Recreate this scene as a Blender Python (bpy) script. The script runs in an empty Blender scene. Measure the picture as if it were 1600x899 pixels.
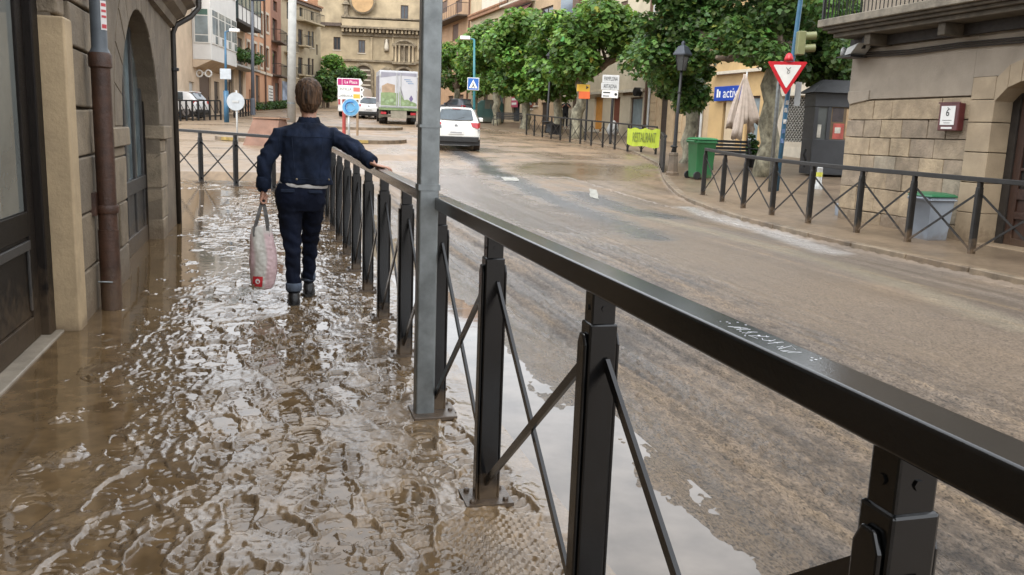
import bpy, bmesh, math, random
import numpy as np
from mathutils import Vector, Matrix, noise as mnoise
from mathutils.bvhtree import BVHTree

# ------------------------------------------------------------------ camera, sky, sun, exposure
SC = bpy.context.scene
COL = SC.collection
F_PX, PITCH, ROLL, EYE = 1340.0, 0.1808, 0.0369, 1.30
_F = Vector((0, math.cos(PITCH), -math.sin(PITCH)))
_R0 = Vector((1, 0, 0)); _U0 = Vector((0, math.sin(PITCH), math.cos(PITCH)))
_R = _R0 * math.cos(ROLL) + _U0 * math.sin(ROLL)
_U = _U0 * math.cos(ROLL) - _R0 * math.sin(ROLL)
cd = bpy.data.cameras.new("camera")
cam = bpy.data.objects.new("camera", cd); COL.objects.link(cam)
cd.sensor_fit = 'HORIZONTAL'; cd.sensor_width = 36.0; cd.lens = F_PX / 1600 * 36
cd.clip_start = 0.05; cd.clip_end = 2000
cam.matrix_world = Matrix(((_R.x, _U.x, -_F.x, 0), (_R.y, _U.y, -_F.y, 0), (_R.z, _U.z, -_F.z, EYE), (0, 0, 0, 1)))
SC.camera = cam

world = bpy.data.worlds.new("World"); SC.world = world; world.use_nodes = True
nt = world.node_tree
bg = nt.nodes["Background"]
sky = nt.nodes.new("ShaderNodeTexSky"); sky.sky_type = 'NISHITA'; sky.sun_disc = False
SUN_EL, SUN_AZ = math.radians(52), math.radians(200)     # azimuth from +Y, clockwise
sky.sun_elevation = SUN_EL; sky.sun_rotation = SUN_AZ
sky.air_density = 1.0; sky.dust_density = 4.0; sky.ozone_density = 1.0
hs = nt.nodes.new("ShaderNodeHueSaturation"); hs.inputs['Saturation'].default_value = 0.22
mx = nt.nodes.new("ShaderNodeMix"); mx.data_type = 'RGBA'; mx.inputs[0].default_value = 0.75
mx.inputs[7].default_value = (10.6, 11.0, 11.6, 1)        # even overcast
nt.links.new(sky.outputs[0], hs.inputs['Color'])
nt.links.new(hs.outputs[0], mx.inputs[6]); nt.links.new(mx.outputs[2], bg.inputs['Color'])
bg.inputs['Strength'].default_value = 0.12

sd = bpy.data.lights.new("sun", 'SUN'); sd.energy = 1.0; sd.angle = math.radians(30); sd.color = (1, 0.96, 0.9)
sun = bpy.data.objects.new("sun", sd); COL.objects.link(sun)
_sd = Vector((math.sin(SUN_AZ) * math.cos(SUN_EL), math.cos(SUN_AZ) * math.cos(SUN_EL), math.sin(SUN_EL)))
sun.rotation_euler = _sd.to_track_quat('Z', 'Y').to_euler()
sun.location = (0, 0, 30)

SC.view_settings.view_transform = 'Standard'; SC.view_settings.look = 'None'
SC.view_settings.exposure = 1.1; SC.view_settings.gamma = 1.0; SC.view_settings.use_curve_mapping = False
SC.render.engine = 'CYCLES'
SC.cycles.use_denoising = True
SC.cycles.max_bounces = 6; SC.cycles.diffuse_bounces = 3; SC.cycles.glossy_bounces = 3; SC.cycles.transmission_bounces = 4
SC.cycles.caustics_reflective = False; SC.cycles.caustics_refractive = False

# ------------------------------------------------------------------ where things are
random.seed(7); RNG = np.random.default_rng(11)
ANG = 0.2755                                   # the street runs this far left of the view
ID = Matrix.Identity(4)
LOC = Matrix.Rotation(ANG, 4, 'Z')             # street frame: x = across to the right, y = along, z up

def smooth(a, b, x):
    t = np.clip((np.asarray(x, float) - a) / (b - a), 0, 1); return t * t * (3 - 2 * t)

def terrain(Y):
    Y = np.asarray(Y, float)
    return 0.04 * 2.0 * np.logaddexp(0, (Y - 15.5) / 2.0)

def tz(Y): return float(terrain(Y))

def ray(x, y): return _F + _R * ((x - 800) / F_PX) + _U * ((449.5 - y) / F_PX)

def at(x, y, Y):                               # point of the place at depth Y seen along a direction
    d = ray(x, y); return Vector((0, 0, EYE)) + d * (Y / d.y)

def gnd(x, y, dz=0.0):                         # the point where that direction meets the terrain
    d = ray(x, y); lo, hi = 0.5, 140.0
    for _ in range(60):
        m = (lo + hi) / 2
        p = Vector((0, 0, EYE)) + d * (m / d.y)
        if p.z > tz(m) + dz: lo = m
        else: hi = m
    return p

def onplane(fr, x, y, depth=0.0):              # (u, z) in a facade frame
    inv = fr.inverted(); o = inv @ Vector((0, 0, EYE)); d = inv.to_3x3() @ ray(x, y)
    k = (depth - o.y) / d.y; p = o + d * k
    return p.x, p.z

def facade(p0, ang, z=0.0):                    # frame: x along the facade, y into the building, z up
    return Matrix.Translation((p0[0], p0[1], z)) @ Matrix.Rotation(ang, 4, 'Z')

# ------------------------------------------------------------------ mesh helpers
ORG = {}

class MB:
    def __init__(self): self.v = []; self.f = []
    def add(self, vs, fs):
        o = len(self.v); self.v += [tuple(p) for p in vs]; self.f += [tuple(i + o for i in q) for q in fs]; return self
    def bb(self, x0, x1, y0, y1, z0, z1, tw=0.0):
        j = (lambda: random.uniform(-tw, tw)) if tw else (lambda: 0)
        vs = [(x + j(), y + j(), z + j()) for z in (z0, z1) for x, y in ((x0, y0), (x1, y0), (x1, y1), (x0, y1))]
        return self.add(vs, [(3, 2, 1, 0), (4, 5, 6, 7), (0, 1, 5, 4), (1, 2, 6, 5), (2, 3, 7, 6), (3, 0, 4, 7)])
    def box(self, c, s, rot=None):
        vs = []
        for z in (-.5, .5):
            for x, y in ((-.5, -.5), (.5, -.5), (.5, .5), (-.5, .5)):
                p = Vector((x * s[0], y * s[1], z * s[2]))
                if rot is not None: p = rot @ p
                vs.append(p + Vector(c))
        return self.add(vs, [(3, 2, 1, 0), (4, 5, 6, 7), (0, 1, 5, 4), (1, 2, 6, 5), (2, 3, 7, 6), (3, 0, 4, 7)])
    def bar(self, a, b, w, h, up=(0, 0, 1)):   # a box-section bar between two points
        a, b = Vector(a), Vector(b); d = (b - a); L = d.length; d.normalize()
        x = d.cross(Vector(up))
        if x.length < 1e-4: x = Vector((1, 0, 0))
        x.normalize(); z = x.cross(d)
        m = Matrix((x, d, z)).transposed()
        return self.box((a + b) / 2, (w, L, h), m)
    def quad(self, a, b, c, d): return self.add([a, b, c, d], [(0, 1, 2, 3)])
    def loft(self, rings, cap=True, closed=True):
        n = len(rings[0]); vs = [p for r in rings for p in r]; fs = []
        for i in range(len(rings) - 1):
            for k in range(n if closed else n - 1):
                a, b = i * n + k, i * n + (k + 1) % n
                fs.append((a, b, b + n, a + n))
        if cap: fs.append(tuple(range(n - 1, -1, -1))); fs.append(tuple((len(rings) - 1) * n + k for k in range(n)))
        return self.add(vs, fs)
    def tube(self, pts, r, n=8, cap=True, squash=None):
        pts = [Vector(p) for p in pts]; rs = r if isinstance(r, (list, tuple)) else [r] * len(pts)
        rings = []; prev = None
        for i, p in enumerate(pts):
            d = (pts[min(i + 1, len(pts) - 1)] - pts[max(i - 1, 0)]).normalized()
            if prev is None:
                x = d.cross(Vector((0, 0, 1)))
                if x.length < 1e-3: x = d.cross(Vector((0, 1, 0)))
            else: x = prev - d * prev.dot(d)
            x.normalize(); y = d.cross(x); prev = x
            q = squash or 1.0
            rings.append([p + x * (rs[i] * math.cos(2 * math.pi * k / n)) + y * (rs[i] * q * math.sin(2 * math.pi * k / n)) for k in range(n)])
        return self.loft(rings, cap)
    def capsule(self, pts, r, n=12):           # tube with rounded ends
        pts = [Vector(p) for p in pts]; rs = list(r) if isinstance(r, (list, tuple)) else [r] * len(pts)
        d0 = (pts[0] - pts[1]).normalized(); d1 = (pts[-1] - pts[-2]).normalized()
        a = [pts[0] + d0 * rs[0] * .97, pts[0] + d0 * rs[0] * .7]; b = [pts[-1] + d1 * rs[-1] * .7, pts[-1] + d1 * rs[-1] * .97]
        return self.tube(a + pts + b, [rs[0] * .25, rs[0] * .72] + rs + [rs[-1] * .72, rs[-1] * .25], n)
    def lathe(self, prof, c=(0, 0, 0), n=16, cap=True):
        return self.loft([[(c[0] + r * math.cos(2 * math.pi * k / n), c[1] + r * math.sin(2 * math.pi * k / n), c[2] + z) for k in range(n)] for r, z in prof], cap)
    def prism(self, poly, axis, a, b):         # poly in the two other axes, extruded along axis
        def P(u, v, w): return {'x': (w, u, v), 'y': (u, w, v), 'z': (u, v, w)}[axis]
        n = len(poly); vs = [P(u, v, a) for u, v in poly] + [P(u, v, b) for u, v in poly]
        fs = [tuple(range(n - 1, -1, -1)), tuple(range(n, 2 * n))] + [(k, (k + 1) % n, (k + 1) % n + n, k + n) for k in range(n)]
        return self.add(vs, fs)
    def disc(self, c, r, axis='y', n=20, th=.01):
        poly = [(r * math.cos(2 * math.pi * k / n), r * math.sin(2 * math.pi * k / n)) for k in range(n)]
        i, j, w = {'x': (1, 2, 0), 'y': (0, 2, 1), 'z': (0, 1, 2)}[axis]
        return self.prism([(u + c[i], v + c[j]) for u, v in poly], axis, c[w] - th / 2, c[w] + th / 2)
    def mesh(self, name, org=(0, 0, 0)):
        me = bpy.data.meshes.new(name)
        ox, oy, oz = org
        me.from_pydata([(x - ox, y - oy, z - oz) for x, y, z in self.v], [], self.f)
        bm = bmesh.new(); bm.from_mesh(me); bmesh.ops.recalc_face_normals(bm, faces=bm.faces); bm.to_mesh(me); bm.free()
        return me
    def build(self, name, mat, parent=None, smooth=False, bevel=0.0, seg=2, **tags):
        org = ORG.get(parent.name, (0, 0, 0)) if parent else (0, 0, 0)
        me = self.mesh(name, org)
        return place(me, name, mat, parent, smooth, bevel, seg, org, **tags)

def place(me, name, mat, parent=None, smooth=False, bevel=0.0, seg=2, org=(0, 0, 0), **tags):
    o = bpy.data.objects.new(name, me); COL.objects.link(o)
    if mat is not None and not me.materials: me.materials.append(mat)
    if parent: o.parent = parent
    ORG[o.name] = org
    if bevel:
        b = o.modifiers.new("bevel", 'BEVEL'); b.width = bevel; b.segments = seg; b.limit_method = 'ANGLE'; b.angle_limit = math.radians(40)
        if smooth is False: smooth = True
        me.shade_smooth()
        for p in me.polygons: p.use_smooth = True
        b.harden_normals = True
    elif smooth:
        for p in me.polygons: p.use_smooth = True
        if smooth == 'auto':
            me.set_sharp_from_angle(angle=math.radians(42))
    tag(o, **tags)
    return o

def tag(o, label=None, cat=None, group=None, kind=None):
    if label: o['label'] = label
    if cat: o['category'] = cat
    if group: o['group'] = group
    if kind: o['kind'] = kind
    return o

def thing(name, label, cat, org=(0, 0, 0), frame=ID, group=None):
    o = bpy.data.objects.new(name, None); COL.objects.link(o); o.empty_display_size = .1
    o.matrix_world = frame @ Matrix.Translation(org); ORG[o.name] = tuple(org)
    return tag(o, label, cat, group)

def copy_tree(o, M=None, parent=None, label=None):
    c = o.copy(); COL.objects.link(c); c.parent = parent
    if parent: c.matrix_local = o.matrix_local
    if M is not None: c.matrix_world = M
    if label: c['label'] = label
    for ch in o.children: copy_tree(ch, None, c)
    return c

def text(s, size, M, mat, parent, name="lettering", align='CENTER', depth=.002, sx=1.0):
    cu = bpy.data.curves.new(name, 'FONT'); cu.body = s; cu.size = size; cu.align_x = align; cu.align_y = 'CENTER'; cu.extrude = depth
    cu.space_character = 1.0; cu.resolution_u = 3
    t = bpy.data.objects.new(name, cu); me = evaluated(t)
    bpy.data.objects.remove(t); bpy.data.curves.remove(cu)
    org = ORG.get(parent.name, (0, 0, 0))
    me.transform(Matrix.Translation([-v for v in org]) @ M @ Matrix.Diagonal((sx, 1, 1, 1)))
    me.materials.clear()
    return place(me, name, mat, parent, org=org)

_TS = bpy.data.scenes.new("workbench")
def evaluated(o):                               # evaluate one object alone, away from the big scene
    _TS.collection.objects.link(o); vl = _TS.view_layers[0]; vl.update()
    me = bpy.data.meshes.new_from_object(o.evaluated_get(vl.depsgraph))
    return me

# upright text facing -y of its frame at (x, y, z)
def upright(x, y, z): return Matrix.Translation((x, y, z)) @ Matrix.Rotation(math.pi / 2, 4, 'X')

def remesh(mb, voxel, iters=6, disp=None):
    me = mb.mesh("tmp"); o = bpy.data.objects.new("tmp", me)
    m = o.modifiers.new("r", 'REMESH'); m.mode = 'VOXEL'; m.voxel_size = voxel; m.adaptivity = 0
    if iters:
        s = o.modifiers.new("s", 'SMOOTH'); s.iterations = iters; s.factor = .5
    out = evaluated(o)
    bpy.data.objects.remove(o); bpy.data.meshes.remove(me)
    if disp:
        cn = [(v.co.copy(), v.normal.copy()) for v in out.vertices]
        out.vertices.foreach_set("co", np.array([tuple(c + disp(c, n)) for c, n in cn], np.float32).reshape(-1)); out.update()
    return out

# ------------------------------------------------------------------ materials
MUD = (0.13, 0.088, 0.052)
_M = {}
def mtl(name, col, rough=.6, var=.18, scale=6.0, bump=.15, bscale=70.0, metal=0.0, spec=.5, col2=None, mud=None, detail=5.0, stretch=None, coat=0.0, trans=0.0, stain=0.0):
    if name in _M: return _M[name]
    m = bpy.data.materials.new(name); m.use_nodes = True; _M[name] = m
    n, l = m.node_tree.nodes, m.node_tree.links; b = n["Principled BSDF"]
    geo = n.new("ShaderNodeNewGeometry"); pos = geo.outputs['Position']
    if stretch:
        mp = n.new("ShaderNodeMapping"); mp.inputs['Scale'].default_value = stretch; l.new(pos, mp.inputs['Vector']); pos = mp.outputs[0]
    def nz(sc, det=4.0, r=.6):
        t = n.new("ShaderNodeTexNoise"); t.inputs['Scale'].default_value = sc; t.inputs['Detail'].default_value = det; t.inputs['Roughness'].default_value = r
        l.new(pos, t.inputs['Vector']); return t.outputs['Fac']
    def ramp(fac, a, c0, bpos, c1):
        r = n.new("ShaderNodeValToRGB"); r.color_ramp.elements[0].position = a; r.color_ramp.elements[0].color = (*c0, 1)
        r.color_ramp.elements[1].position = bpos; r.color_ramp.elements[1].color = (*c1, 1); l.new(fac, r.inputs[0]); return r.outputs[0]
    lo = tuple(max(0, c * (1 - var)) for c in col); hi = tuple(min(1, c * (1 + var)) for c in (col2 or col))
    out = ramp(nz(scale, detail), .33, lo, .67, hi)
    def mix(fac, a, bcol):
        x = n.new("ShaderNodeMix"); x.data_type = 'RGBA'
        if hasattr(fac, 'links'): l.new(fac, x.inputs[0])
        else: x.inputs[0].default_value = fac
        l.new(a, x.inputs[6])
        if hasattr(bcol, 'links'): l.new(bcol, x.inputs[7])
        else: x.inputs[7].default_value = (*bcol, 1)
        return x.outputs[2]
    if stain:
        st = ramp(nz(scale * .35, 6, .7), .5, (0, 0, 0), .68, (stain,) * 3)
        out = mix(st, out, tuple(c * .42 for c in col))
    rsrc = None
    if mud:                                     # splashed mud up to a height above the pavement
        z0, h, amt = mud
        sp = n.new("ShaderNodeSeparateXYZ"); l.new(geo.outputs['Position'], sp.inputs[0])
        t1 = n.new("ShaderNodeMapRange"); t1.inputs[1].default_value = z0; t1.inputs[2].default_value = z0 + h; t1.inputs[3].default_value = 1; t1.inputs[4].default_value = 0
        l.new(sp.outputs['Z'], t1.inputs[0])
        t2 = n.new("ShaderNodeTexNoise"); t2.inputs['Scale'].default_value = 14; t2.inputs['Detail'].default_value = 6; l.new(geo.outputs['Position'], t2.inputs['Vector'])
        ad = n.new("ShaderNodeMath"); ad.operation = 'ADD'; l.new(t1.outputs[0], ad.inputs[0]); l.new(t2.outputs['Fac'], ad.inputs[1])
        rr = n.new("ShaderNodeMapRange"); rr.inputs[1].default_value = .85; rr.inputs[2].default_value = 1.25; rr.inputs[4].default_value = amt; l.new(ad.outputs[0], rr.inputs[0])
        out = mix(rr.outputs[0], out, MUD)
    l.new(out, b.inputs['Base Color'])
    rv = n.new("ShaderNodeMapRange"); rv.inputs[3].default_value = max(.02, rough * .8); rv.inputs[4].default_value = min(1, rough * 1.2)
    l.new(nz(scale * 2.3, 3), rv.inputs[0]); l.new(rv.outputs[0], b.inputs['Roughness'])
    b.inputs['Metallic'].default_value = metal; b.inputs['Specular IOR Level'].default_value = spec
    if coat: b.inputs['Coat Weight'].default_value = coat; b.inputs['Coat Roughness'].default_value = .05
    if bump:
        bp = n.new("ShaderNodeBump"); bp.inputs['Strength'].default_value = bump; bp.inputs['Distance'].default_value = .02
        l.new(nz(bscale, 5, .65), bp.inputs['Height']); l.new(bp.outputs[0], b.inputs['Normal'])
    return m

def glassy(name, col, rough=.06, spec=.6, var=.25, scale=1.2):
    return mtl(name, col, rough, var, scale, bump=.0, spec=spec)

BLACK = mtl("black_paint", (.004, .0043, .0048), .16, .35, 26, .03, 120, spec=.55, mud=(-.02, .20, .7))
BLACK_FAR = mtl("worn_black_paint", (.011, .010, .009), .5, .3, 9, .08, 120, mud=(-.05, .42, .8))
IRON = mtl("dark_iron", (.007, .007, .0075), .5, .25, 12, .05)
GALV = mtl("galvanised_steel", (.19, .205, .205), .42, .22, 14, .05, 200, metal=.55)
GALV_L = mtl("pale_grey_steel", (.46, .47, .46), .5, .12, 4, .03, metal=.2)
BLUEPOLE = mtl("blue_painted_steel", (.035, .115, .20), .4, .15, 5, .03)
CONC = mtl("concrete_pole", (.36, .36, .34), .75, .12, 3, .1)
# ------------------------------------------------------------------ the ground
def vnoise(x, y, seed=0):                       # smooth value noise on arrays
    r = np.random.default_rng(seed); tab = r.random((256, 256))
    xi = np.floor(x).astype(int); yi = np.floor(y).astype(int); fx = x - xi; fy = y - yi
    fx = fx * fx * (3 - 2 * fx); fy = fy * fy * (3 - 2 * fy)
    g = lambda a, b: tab[a % 256, b % 256]
    return (g(xi, yi) * (1 - fx) + g(xi + 1, yi) * fx) * (1 - fy) + (g(xi, yi + 1) * (1 - fx) + g(xi + 1, yi + 1) * fx) * fy

def fbm(x, y, sc, octv=4, seed=0, gain=.5):
    s = 0; a = 1; tot = 0
    for k in range(octv):
        s = s + a * vnoise(x * sc + 17.3 * k, y * sc + 5.7 * k, seed + k); tot += a; a *= gain; sc *= 2.03
    return s / tot

def sheet(name, P, col, rough, mat, kind='structure', mask=None):
    ny, nx = P.shape[:2]
    idx = np.arange(ny * nx).reshape(ny, nx)
    q = np.stack([idx[:-1, :-1], idx[:-1, 1:], idx[1:, 1:], idx[1:, :-1]], -1).reshape(-1, 4)
    if mask is not None:
        mk = mask.reshape(-1); q = q[mk[q].all(1)]
    me = bpy.data.meshes.new(name)
    me.vertices.add(ny * nx); me.vertices.foreach_set("co", P.reshape(-1).astype(np.float32))
    me.loops.add(q.size); me.loops.foreach_set("vertex_index", q.reshape(-1).astype(np.int32))
    me.polygons.add(len(q)); me.polygons.foreach_set("loop_start", np.arange(0, q.size, 4, dtype=np.int32))
    me.update(calc_edges=True)
    if col is not None:
        a = me.attributes.new("tint", 'FLOAT_COLOR', 'POINT')
        c4 = np.ones((ny * nx, 4), np.float32); c4[:, :3] = col.reshape(-1, 3); a.data.foreach_set("color", c4.reshape(-1))
        a = me.attributes.new("dry", 'FLOAT', 'POINT'); a.data.foreach_set("value", rough.reshape(-1).astype(np.float32))
    me.polygons.foreach_set("use_smooth", np.ones(len(q), bool))
    return place(me, name, mat, kind=kind)

def ground_mtl(name, bump, bscale, dist=.01, spec=.5, stretch=None, contrast=.28):
    m = bpy.data.materials.new(name); m.use_nodes = True
    n, l = m.node_tree.nodes, m.node_tree.links; b = n["Principled BSDF"]
    a = n.new("ShaderNodeAttribute"); a.attribute_name = "tint"; r = n.new("ShaderNodeAttribute"); r.attribute_name = "dry"
    geo = n.new("ShaderNodeNewGeometry"); src = geo.outputs['Position']
    if stretch:
        m0 = n.new("ShaderNodeMapping"); m0.inputs['Rotation'].default_value = (0, 0, -ANG); l.new(src, m0.inputs[0])
        mp = n.new("ShaderNodeMapping"); mp.inputs['Scale'].default_value = stretch; l.new(m0.outputs[0], mp.inputs[0]); src = mp.outputs[0]
    t = n.new("ShaderNodeTexNoise"); t.inputs['Scale'].default_value = bscale; t.inputs['Detail'].default_value = 6; t.inputs['Roughness'].default_value = .65
    l.new(src, t.inputs['Vector'])
    mr = n.new("ShaderNodeMapRange"); mr.inputs[1].default_value = .25; mr.inputs[2].default_value = .75; mr.inputs[3].default_value = 1 - contrast; mr.inputs[4].default_value = 1 + contrast; l.new(t.outputs['Fac'], mr.inputs[0])
    mu = n.new("ShaderNodeMix"); mu.data_type = 'RGBA'; mu.blend_type = 'MULTIPLY'; mu.inputs[0].default_value = 1
    l.new(a.outputs['Color'], mu.inputs[6]); l.new(mr.outputs[0], mu.inputs[7]); cout = mu.outputs[2]
    if contrast > .4:                                        # small dark pits between the grains
        t2 = n.new("ShaderNodeTexNoise"); t2.inputs['Scale'].default_value = 120; t2.inputs['Detail'].default_value = 3; l.new(src, t2.inputs['Vector'])
        m2 = n.new("ShaderNodeMapRange"); m2.inputs[1].default_value = .36; m2.inputs[2].default_value = .50; m2.inputs[3].default_value = .42; m2.inputs[4].default_value = 1.08; l.new(t2.outputs['Fac'], m2.inputs[0])
        mu2 = n.new("ShaderNodeMix"); mu2.data_type = 'RGBA'; mu2.blend_type = 'MULTIPLY'; mu2.inputs[0].default_value = 1; l.new(cout, mu2.inputs[6]); l.new(m2.outputs[0], mu2.inputs[7]); cout = mu2.outputs[2]
    l.new(cout, b.inputs['Base Color'])
    l.new(r.outputs['Fac'], b.inputs['Roughness']); b.inputs['Specular IOR Level'].default_value = spec
    bp = n.new("ShaderNodeBump"); bp.inputs['Distance'].default_value = dist
    ms = n.new("ShaderNodeMapRange"); ms.inputs[1].default_value = .05; ms.inputs[2].default_value = .6; ms.inputs[3].default_value = bump * .5; ms.inputs[4].default_value = bump
    l.new(r.outputs['Fac'], ms.inputs[0]); l.new(ms.outputs[0], bp.inputs['Strength'])
    l.new(t.outputs['Fac'], bp.inputs['Height']); l.new(bp.outputs[0], b.inputs['Normal'])
    return m

def water_mtl(name, col, rough, bump, bscale):
    m = bpy.data.materials.new(name); m.use_nodes = True
    n, l = m.node_tree.nodes, m.node_tree.links; b = n["Principled BSDF"]
    b.inputs['Roughness'].default_value = rough; b.inputs['IOR'].default_value = 1.33; b.inputs['Specular IOR Level'].default_value = .72
    geo = n.new("ShaderNodeNewGeometry")
    t = n.new("ShaderNodeTexNoise"); t.inputs['Scale'].default_value = bscale; t.inputs['Detail'].default_value = 5; l.new(geo.outputs['Position'], t.inputs['Vector'])
    r = n.new("ShaderNodeValToRGB"); r.color_ramp.elements[0].position = .35; r.color_ramp.elements[1].position = .7
    r.color_ramp.elements[0].color = (*[c * .7 for c in col], 1); r.color_ramp.elements[1].color = (*[c * 1.25 for c in col], 1)
    l.new(t.outputs['Fac'], r.inputs[0]); l.new(r.outputs[0], b.inputs['Base Color'])
    bp = n.new("ShaderNodeBump"); bp.inputs['Strength'].default_value = bump; bp.inputs['Distance'].default_value = .01
    l.new(t.outputs['Fac'], bp.inputs['Height']); l.new(bp.outputs[0], b.inputs['Normal'])
    return m

M_PAVE = ground_mtl("wet_trodden_mud", .40, 80, .005, .8)
M_ROAD = ground_mtl("rutted_road_mud", 1.0, 85, .012, .35, stretch=(1.0, .42, 1.0), contrast=.5)
M_FAR = ground_mtl("flooded_street_mud", .3, 9, .02, .45)

# --- kerb line between the carriageway and the square on the right (X as a function of Y)
KY = np.array([-5, 8.6, 10, 11.6, 14.4, 17.6, 20, 22, 27, 33, 40, 46, 52, 70, 140.])
KX = np.array([9.0, 5.2, 4.85, 4.35, 3.72, 3.40, 3.55, 3.75, 4.4, 4.45, 3.0, .1, -2.9, -10, -38.])
def kerbx(Y): return np.interp(Y, KY, KX)

def seg_dist(X, Y, pts):
    best = np.full(X.shape, 1e9)
    for (x0, y0), (x1, y1) in zip(pts[:-1], pts[1:]):
        dx, dy = x1 - x0, y1 - y0; t = np.clip(((X - x0) * dx + (Y - y0) * dy) / (dx * dx + dy * dy), 0, 1)
        best = np.minimum(best, np.hypot(X - x0 - t * dx, Y - y0 - t * dy))
    return best

def trace(pp): return [tuple(gnd(*p))[:2] for p in pp]
ASPH1 = trace([(700, 226), (735, 243), (775, 266), (850, 299), (930, 331), (1020, 362)])
ASPH2 = trace([(905, 296), (955, 315), (1030, 331)])
LANE = trace([(930, 331), (1020, 362), (1150, 405), (1350, 475), (1600, 560)])
PALE = trace([(1015, 333), (1130, 358), (1300, 400), (1450, 446), (1600, 497)])
SHEEN = trace([(690, 262), (740, 290), (800, 318), (880, 345)])
FOAM = trace([(1075, 318), (1130, 336), (1190, 352), (1240, 366), (1300, 385)])
POND = gnd(905, 262)

def street_look(X, Y):
    """colour, dryness and height of the flooded street, from where things lie on the ground"""
    T = X * math.cos(ANG) + Y * math.sin(ANG); S = -X * math.sin(ANG) + Y * math.cos(ANG)
    n1 = fbm(X, Y, .9, 5, 3); n2 = fbm(X, Y, 4.0, 4, 9); ns = fbm(T * 5.0, S * .16, 1.0, 4, 21); nf = fbm(T * 24, S * 1.1, 1.0, 4, 31)
    base = np.array([.142, .114, .089]); tan = np.array([.178, .133, .092]); asph = np.array([.088, .096, .106]); pale = np.array([.23, .20, .14])
    k = (smooth(.35, .68, n1))[..., None]
    col = base * (1 - k) + tan * k
    col = col * (.78 + .44 * ns[..., None])
    col = col * (.72 + .56 * nf[..., None])
    dry = .34 + .32 * smooth(.3, .7, ns)
    far = smooth(14, 24, Y)
    col = col * (1 - far[..., None] * (1 - np.array([1.22, 1.08, .90])))
    dry = dry * (1 - far) + far * (.26 + .3 * smooth(.35, .65, n1))
    # churned strip nearest the gutter
    churn = smooth(1.45, 1.7, T) * (1 - smooth(4.1, 5.1, T)) * (1 - smooth(16, 22, S))
    h = -.08 + .045 * (1 - smooth(1.4, 2.4, T)) * (1 - smooth(20, 26, S))
    calm = 1.0
    col = col * (1 - .30 * churn[..., None] * smooth(.5, .3, nf)[..., None])
    def strip(pts, w, c, rough, amt, soft=.5):
        d = seg_dist(X, Y, pts) + (n2 - .5) * w * .9
        m = (1 - smooth(w * (1 - soft), w * (1 + soft * .6), d)) * amt
        return m, np.array(c), rough
    for m, c, r in (strip(LANE, .85, (.165, .126, .090), .42, .8), strip(ASPH1, .40, asph, .14, .85, .8), strip(ASPH2, .40, asph, .15, .85, .8),
                    strip(PALE, .20, pale, .45, .5, .9), strip(SHEEN, .9, (.13, .105, .088), .12, .8), strip(FOAM, .22, (.36, .345, .33), .2, .8, .8)):
        col = col * (1 - m[..., None]) + c * m[..., None]; dry = dry * (1 - m) + r * m
        calm = calm * (1 - m * .9)
    h = h + calm * churn * (.034 * (nf - .5) + .022 * (ns - .5) + .016 * (n2 - .5))
    side = X - kerbx(Y)                                     # square on the right
    up = smooth(-.02, .10, side)
    sq = np.array([.160, .116, .075]) * (.5 + .6 * n1[..., None] + .4 * n2[..., None])
    col = col * (1 - up[..., None] * .8) + sq * up[..., None] * .8
    dry = dry * (1 - up) + up * (.25 + .35 * n1)
    h = h + up * .085 + up * .012 * (n2 - .5)
    # standing brown water in the wide mouth of the square
    pm = np.exp(-(((X - POND.x) / 2.6) ** 2 + ((Y - POND.y) / 4.5) ** 2)) * (1 - up)
    pm = .7 * smooth(.50, .72, pm + (n1 - .5) * .5)
    col = col * (1 - pm[..., None]) + np.array([.12, .085, .045]) * pm[..., None]; dry = dry * (1 - pm) + .14 * pm
    left = smooth(1.0, -1.0, T) * smooth(15, 17, S)
    col = col * (1 - .6 * left[..., None]) + np.array([.20, .145, .09]) * .6 * left[..., None]
    return col, np.clip(dry, .04, 1), h, calm

# far sheet: to the horizon
xs = np.concatenate([np.linspace(-400, -30, 14), np.linspace(-29, -9, 90), np.arange(-8.9, 9, .07), np.linspace(9.1, 40, 90), np.linspace(45, 400, 12)])
ys = np.concatenate([np.linspace(-60, 4, 12), np.arange(5, 14, .12), 14 + np.cumsum(.10 * 1.012 ** np.arange(260))])
ys = np.concatenate([ys, np.linspace(ys[-1] + 4, 900, 25)])
X, Y = np.meshgrid(xs, ys)
col, dry, h, calm = street_look(X, Y)
T = X * math.cos(ANG) + Y * math.sin(ANG); S = -X * math.sin(ANG) + Y * math.cos(ANG)
under = ((T > -2.35) & (T < 7.15) & (S < 20.6)) | ((T <= -2.0) & (S < 12))
Z = terrain(np.minimum(Y, 130)) + h - .25 * under
sheet("ground", np.stack([X, Y, Z], -1), col, dry, M_FAR)

# carriageway beside the railing
ts = np.concatenate([np.arange(.985, 4.6, .016), np.arange(4.6, 7.25, .03)])
ss = 1.1 * 1.0062 ** np.arange(0, 487); ss = ss[ss < 21.4]
T, S = np.meshgrid(ts, ss)
X = T * math.cos(ANG) - S * math.sin(ANG); Y = T * math.sin(ANG) + S * math.cos(ANG)
col, dry, h, calm = street_look(X, Y)
gut = smooth(1.68, 1.30, T + .16 * (fbm(X, Y, 3.2, 5, 77, .65) - .5)) * smooth(19, 15, S)
h = h * (1 - gut) + gut * (-.052 + .048 * (fbm(T * 1.6, S * .45, 2.0, 5, 5, .62) - .56))
edge = smooth(1.2, 1.45, T) * smooth(1.85, 1.55, T)
h = h + .018 * edge * (fbm(X, Y, 5, 4, 41) - .25)
col = col * (1 - .5 * edge[..., None]) + .5 * edge[..., None] * np.array([.15, .10, .052])
dry = dry * (1 - .6 * edge) + .6 * edge * .22
Z = terrain(Y) + h
shore = smooth(1.15, 1.32, T) * smooth(1.95, 1.65, T) * smooth(19, 15, S)
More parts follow.
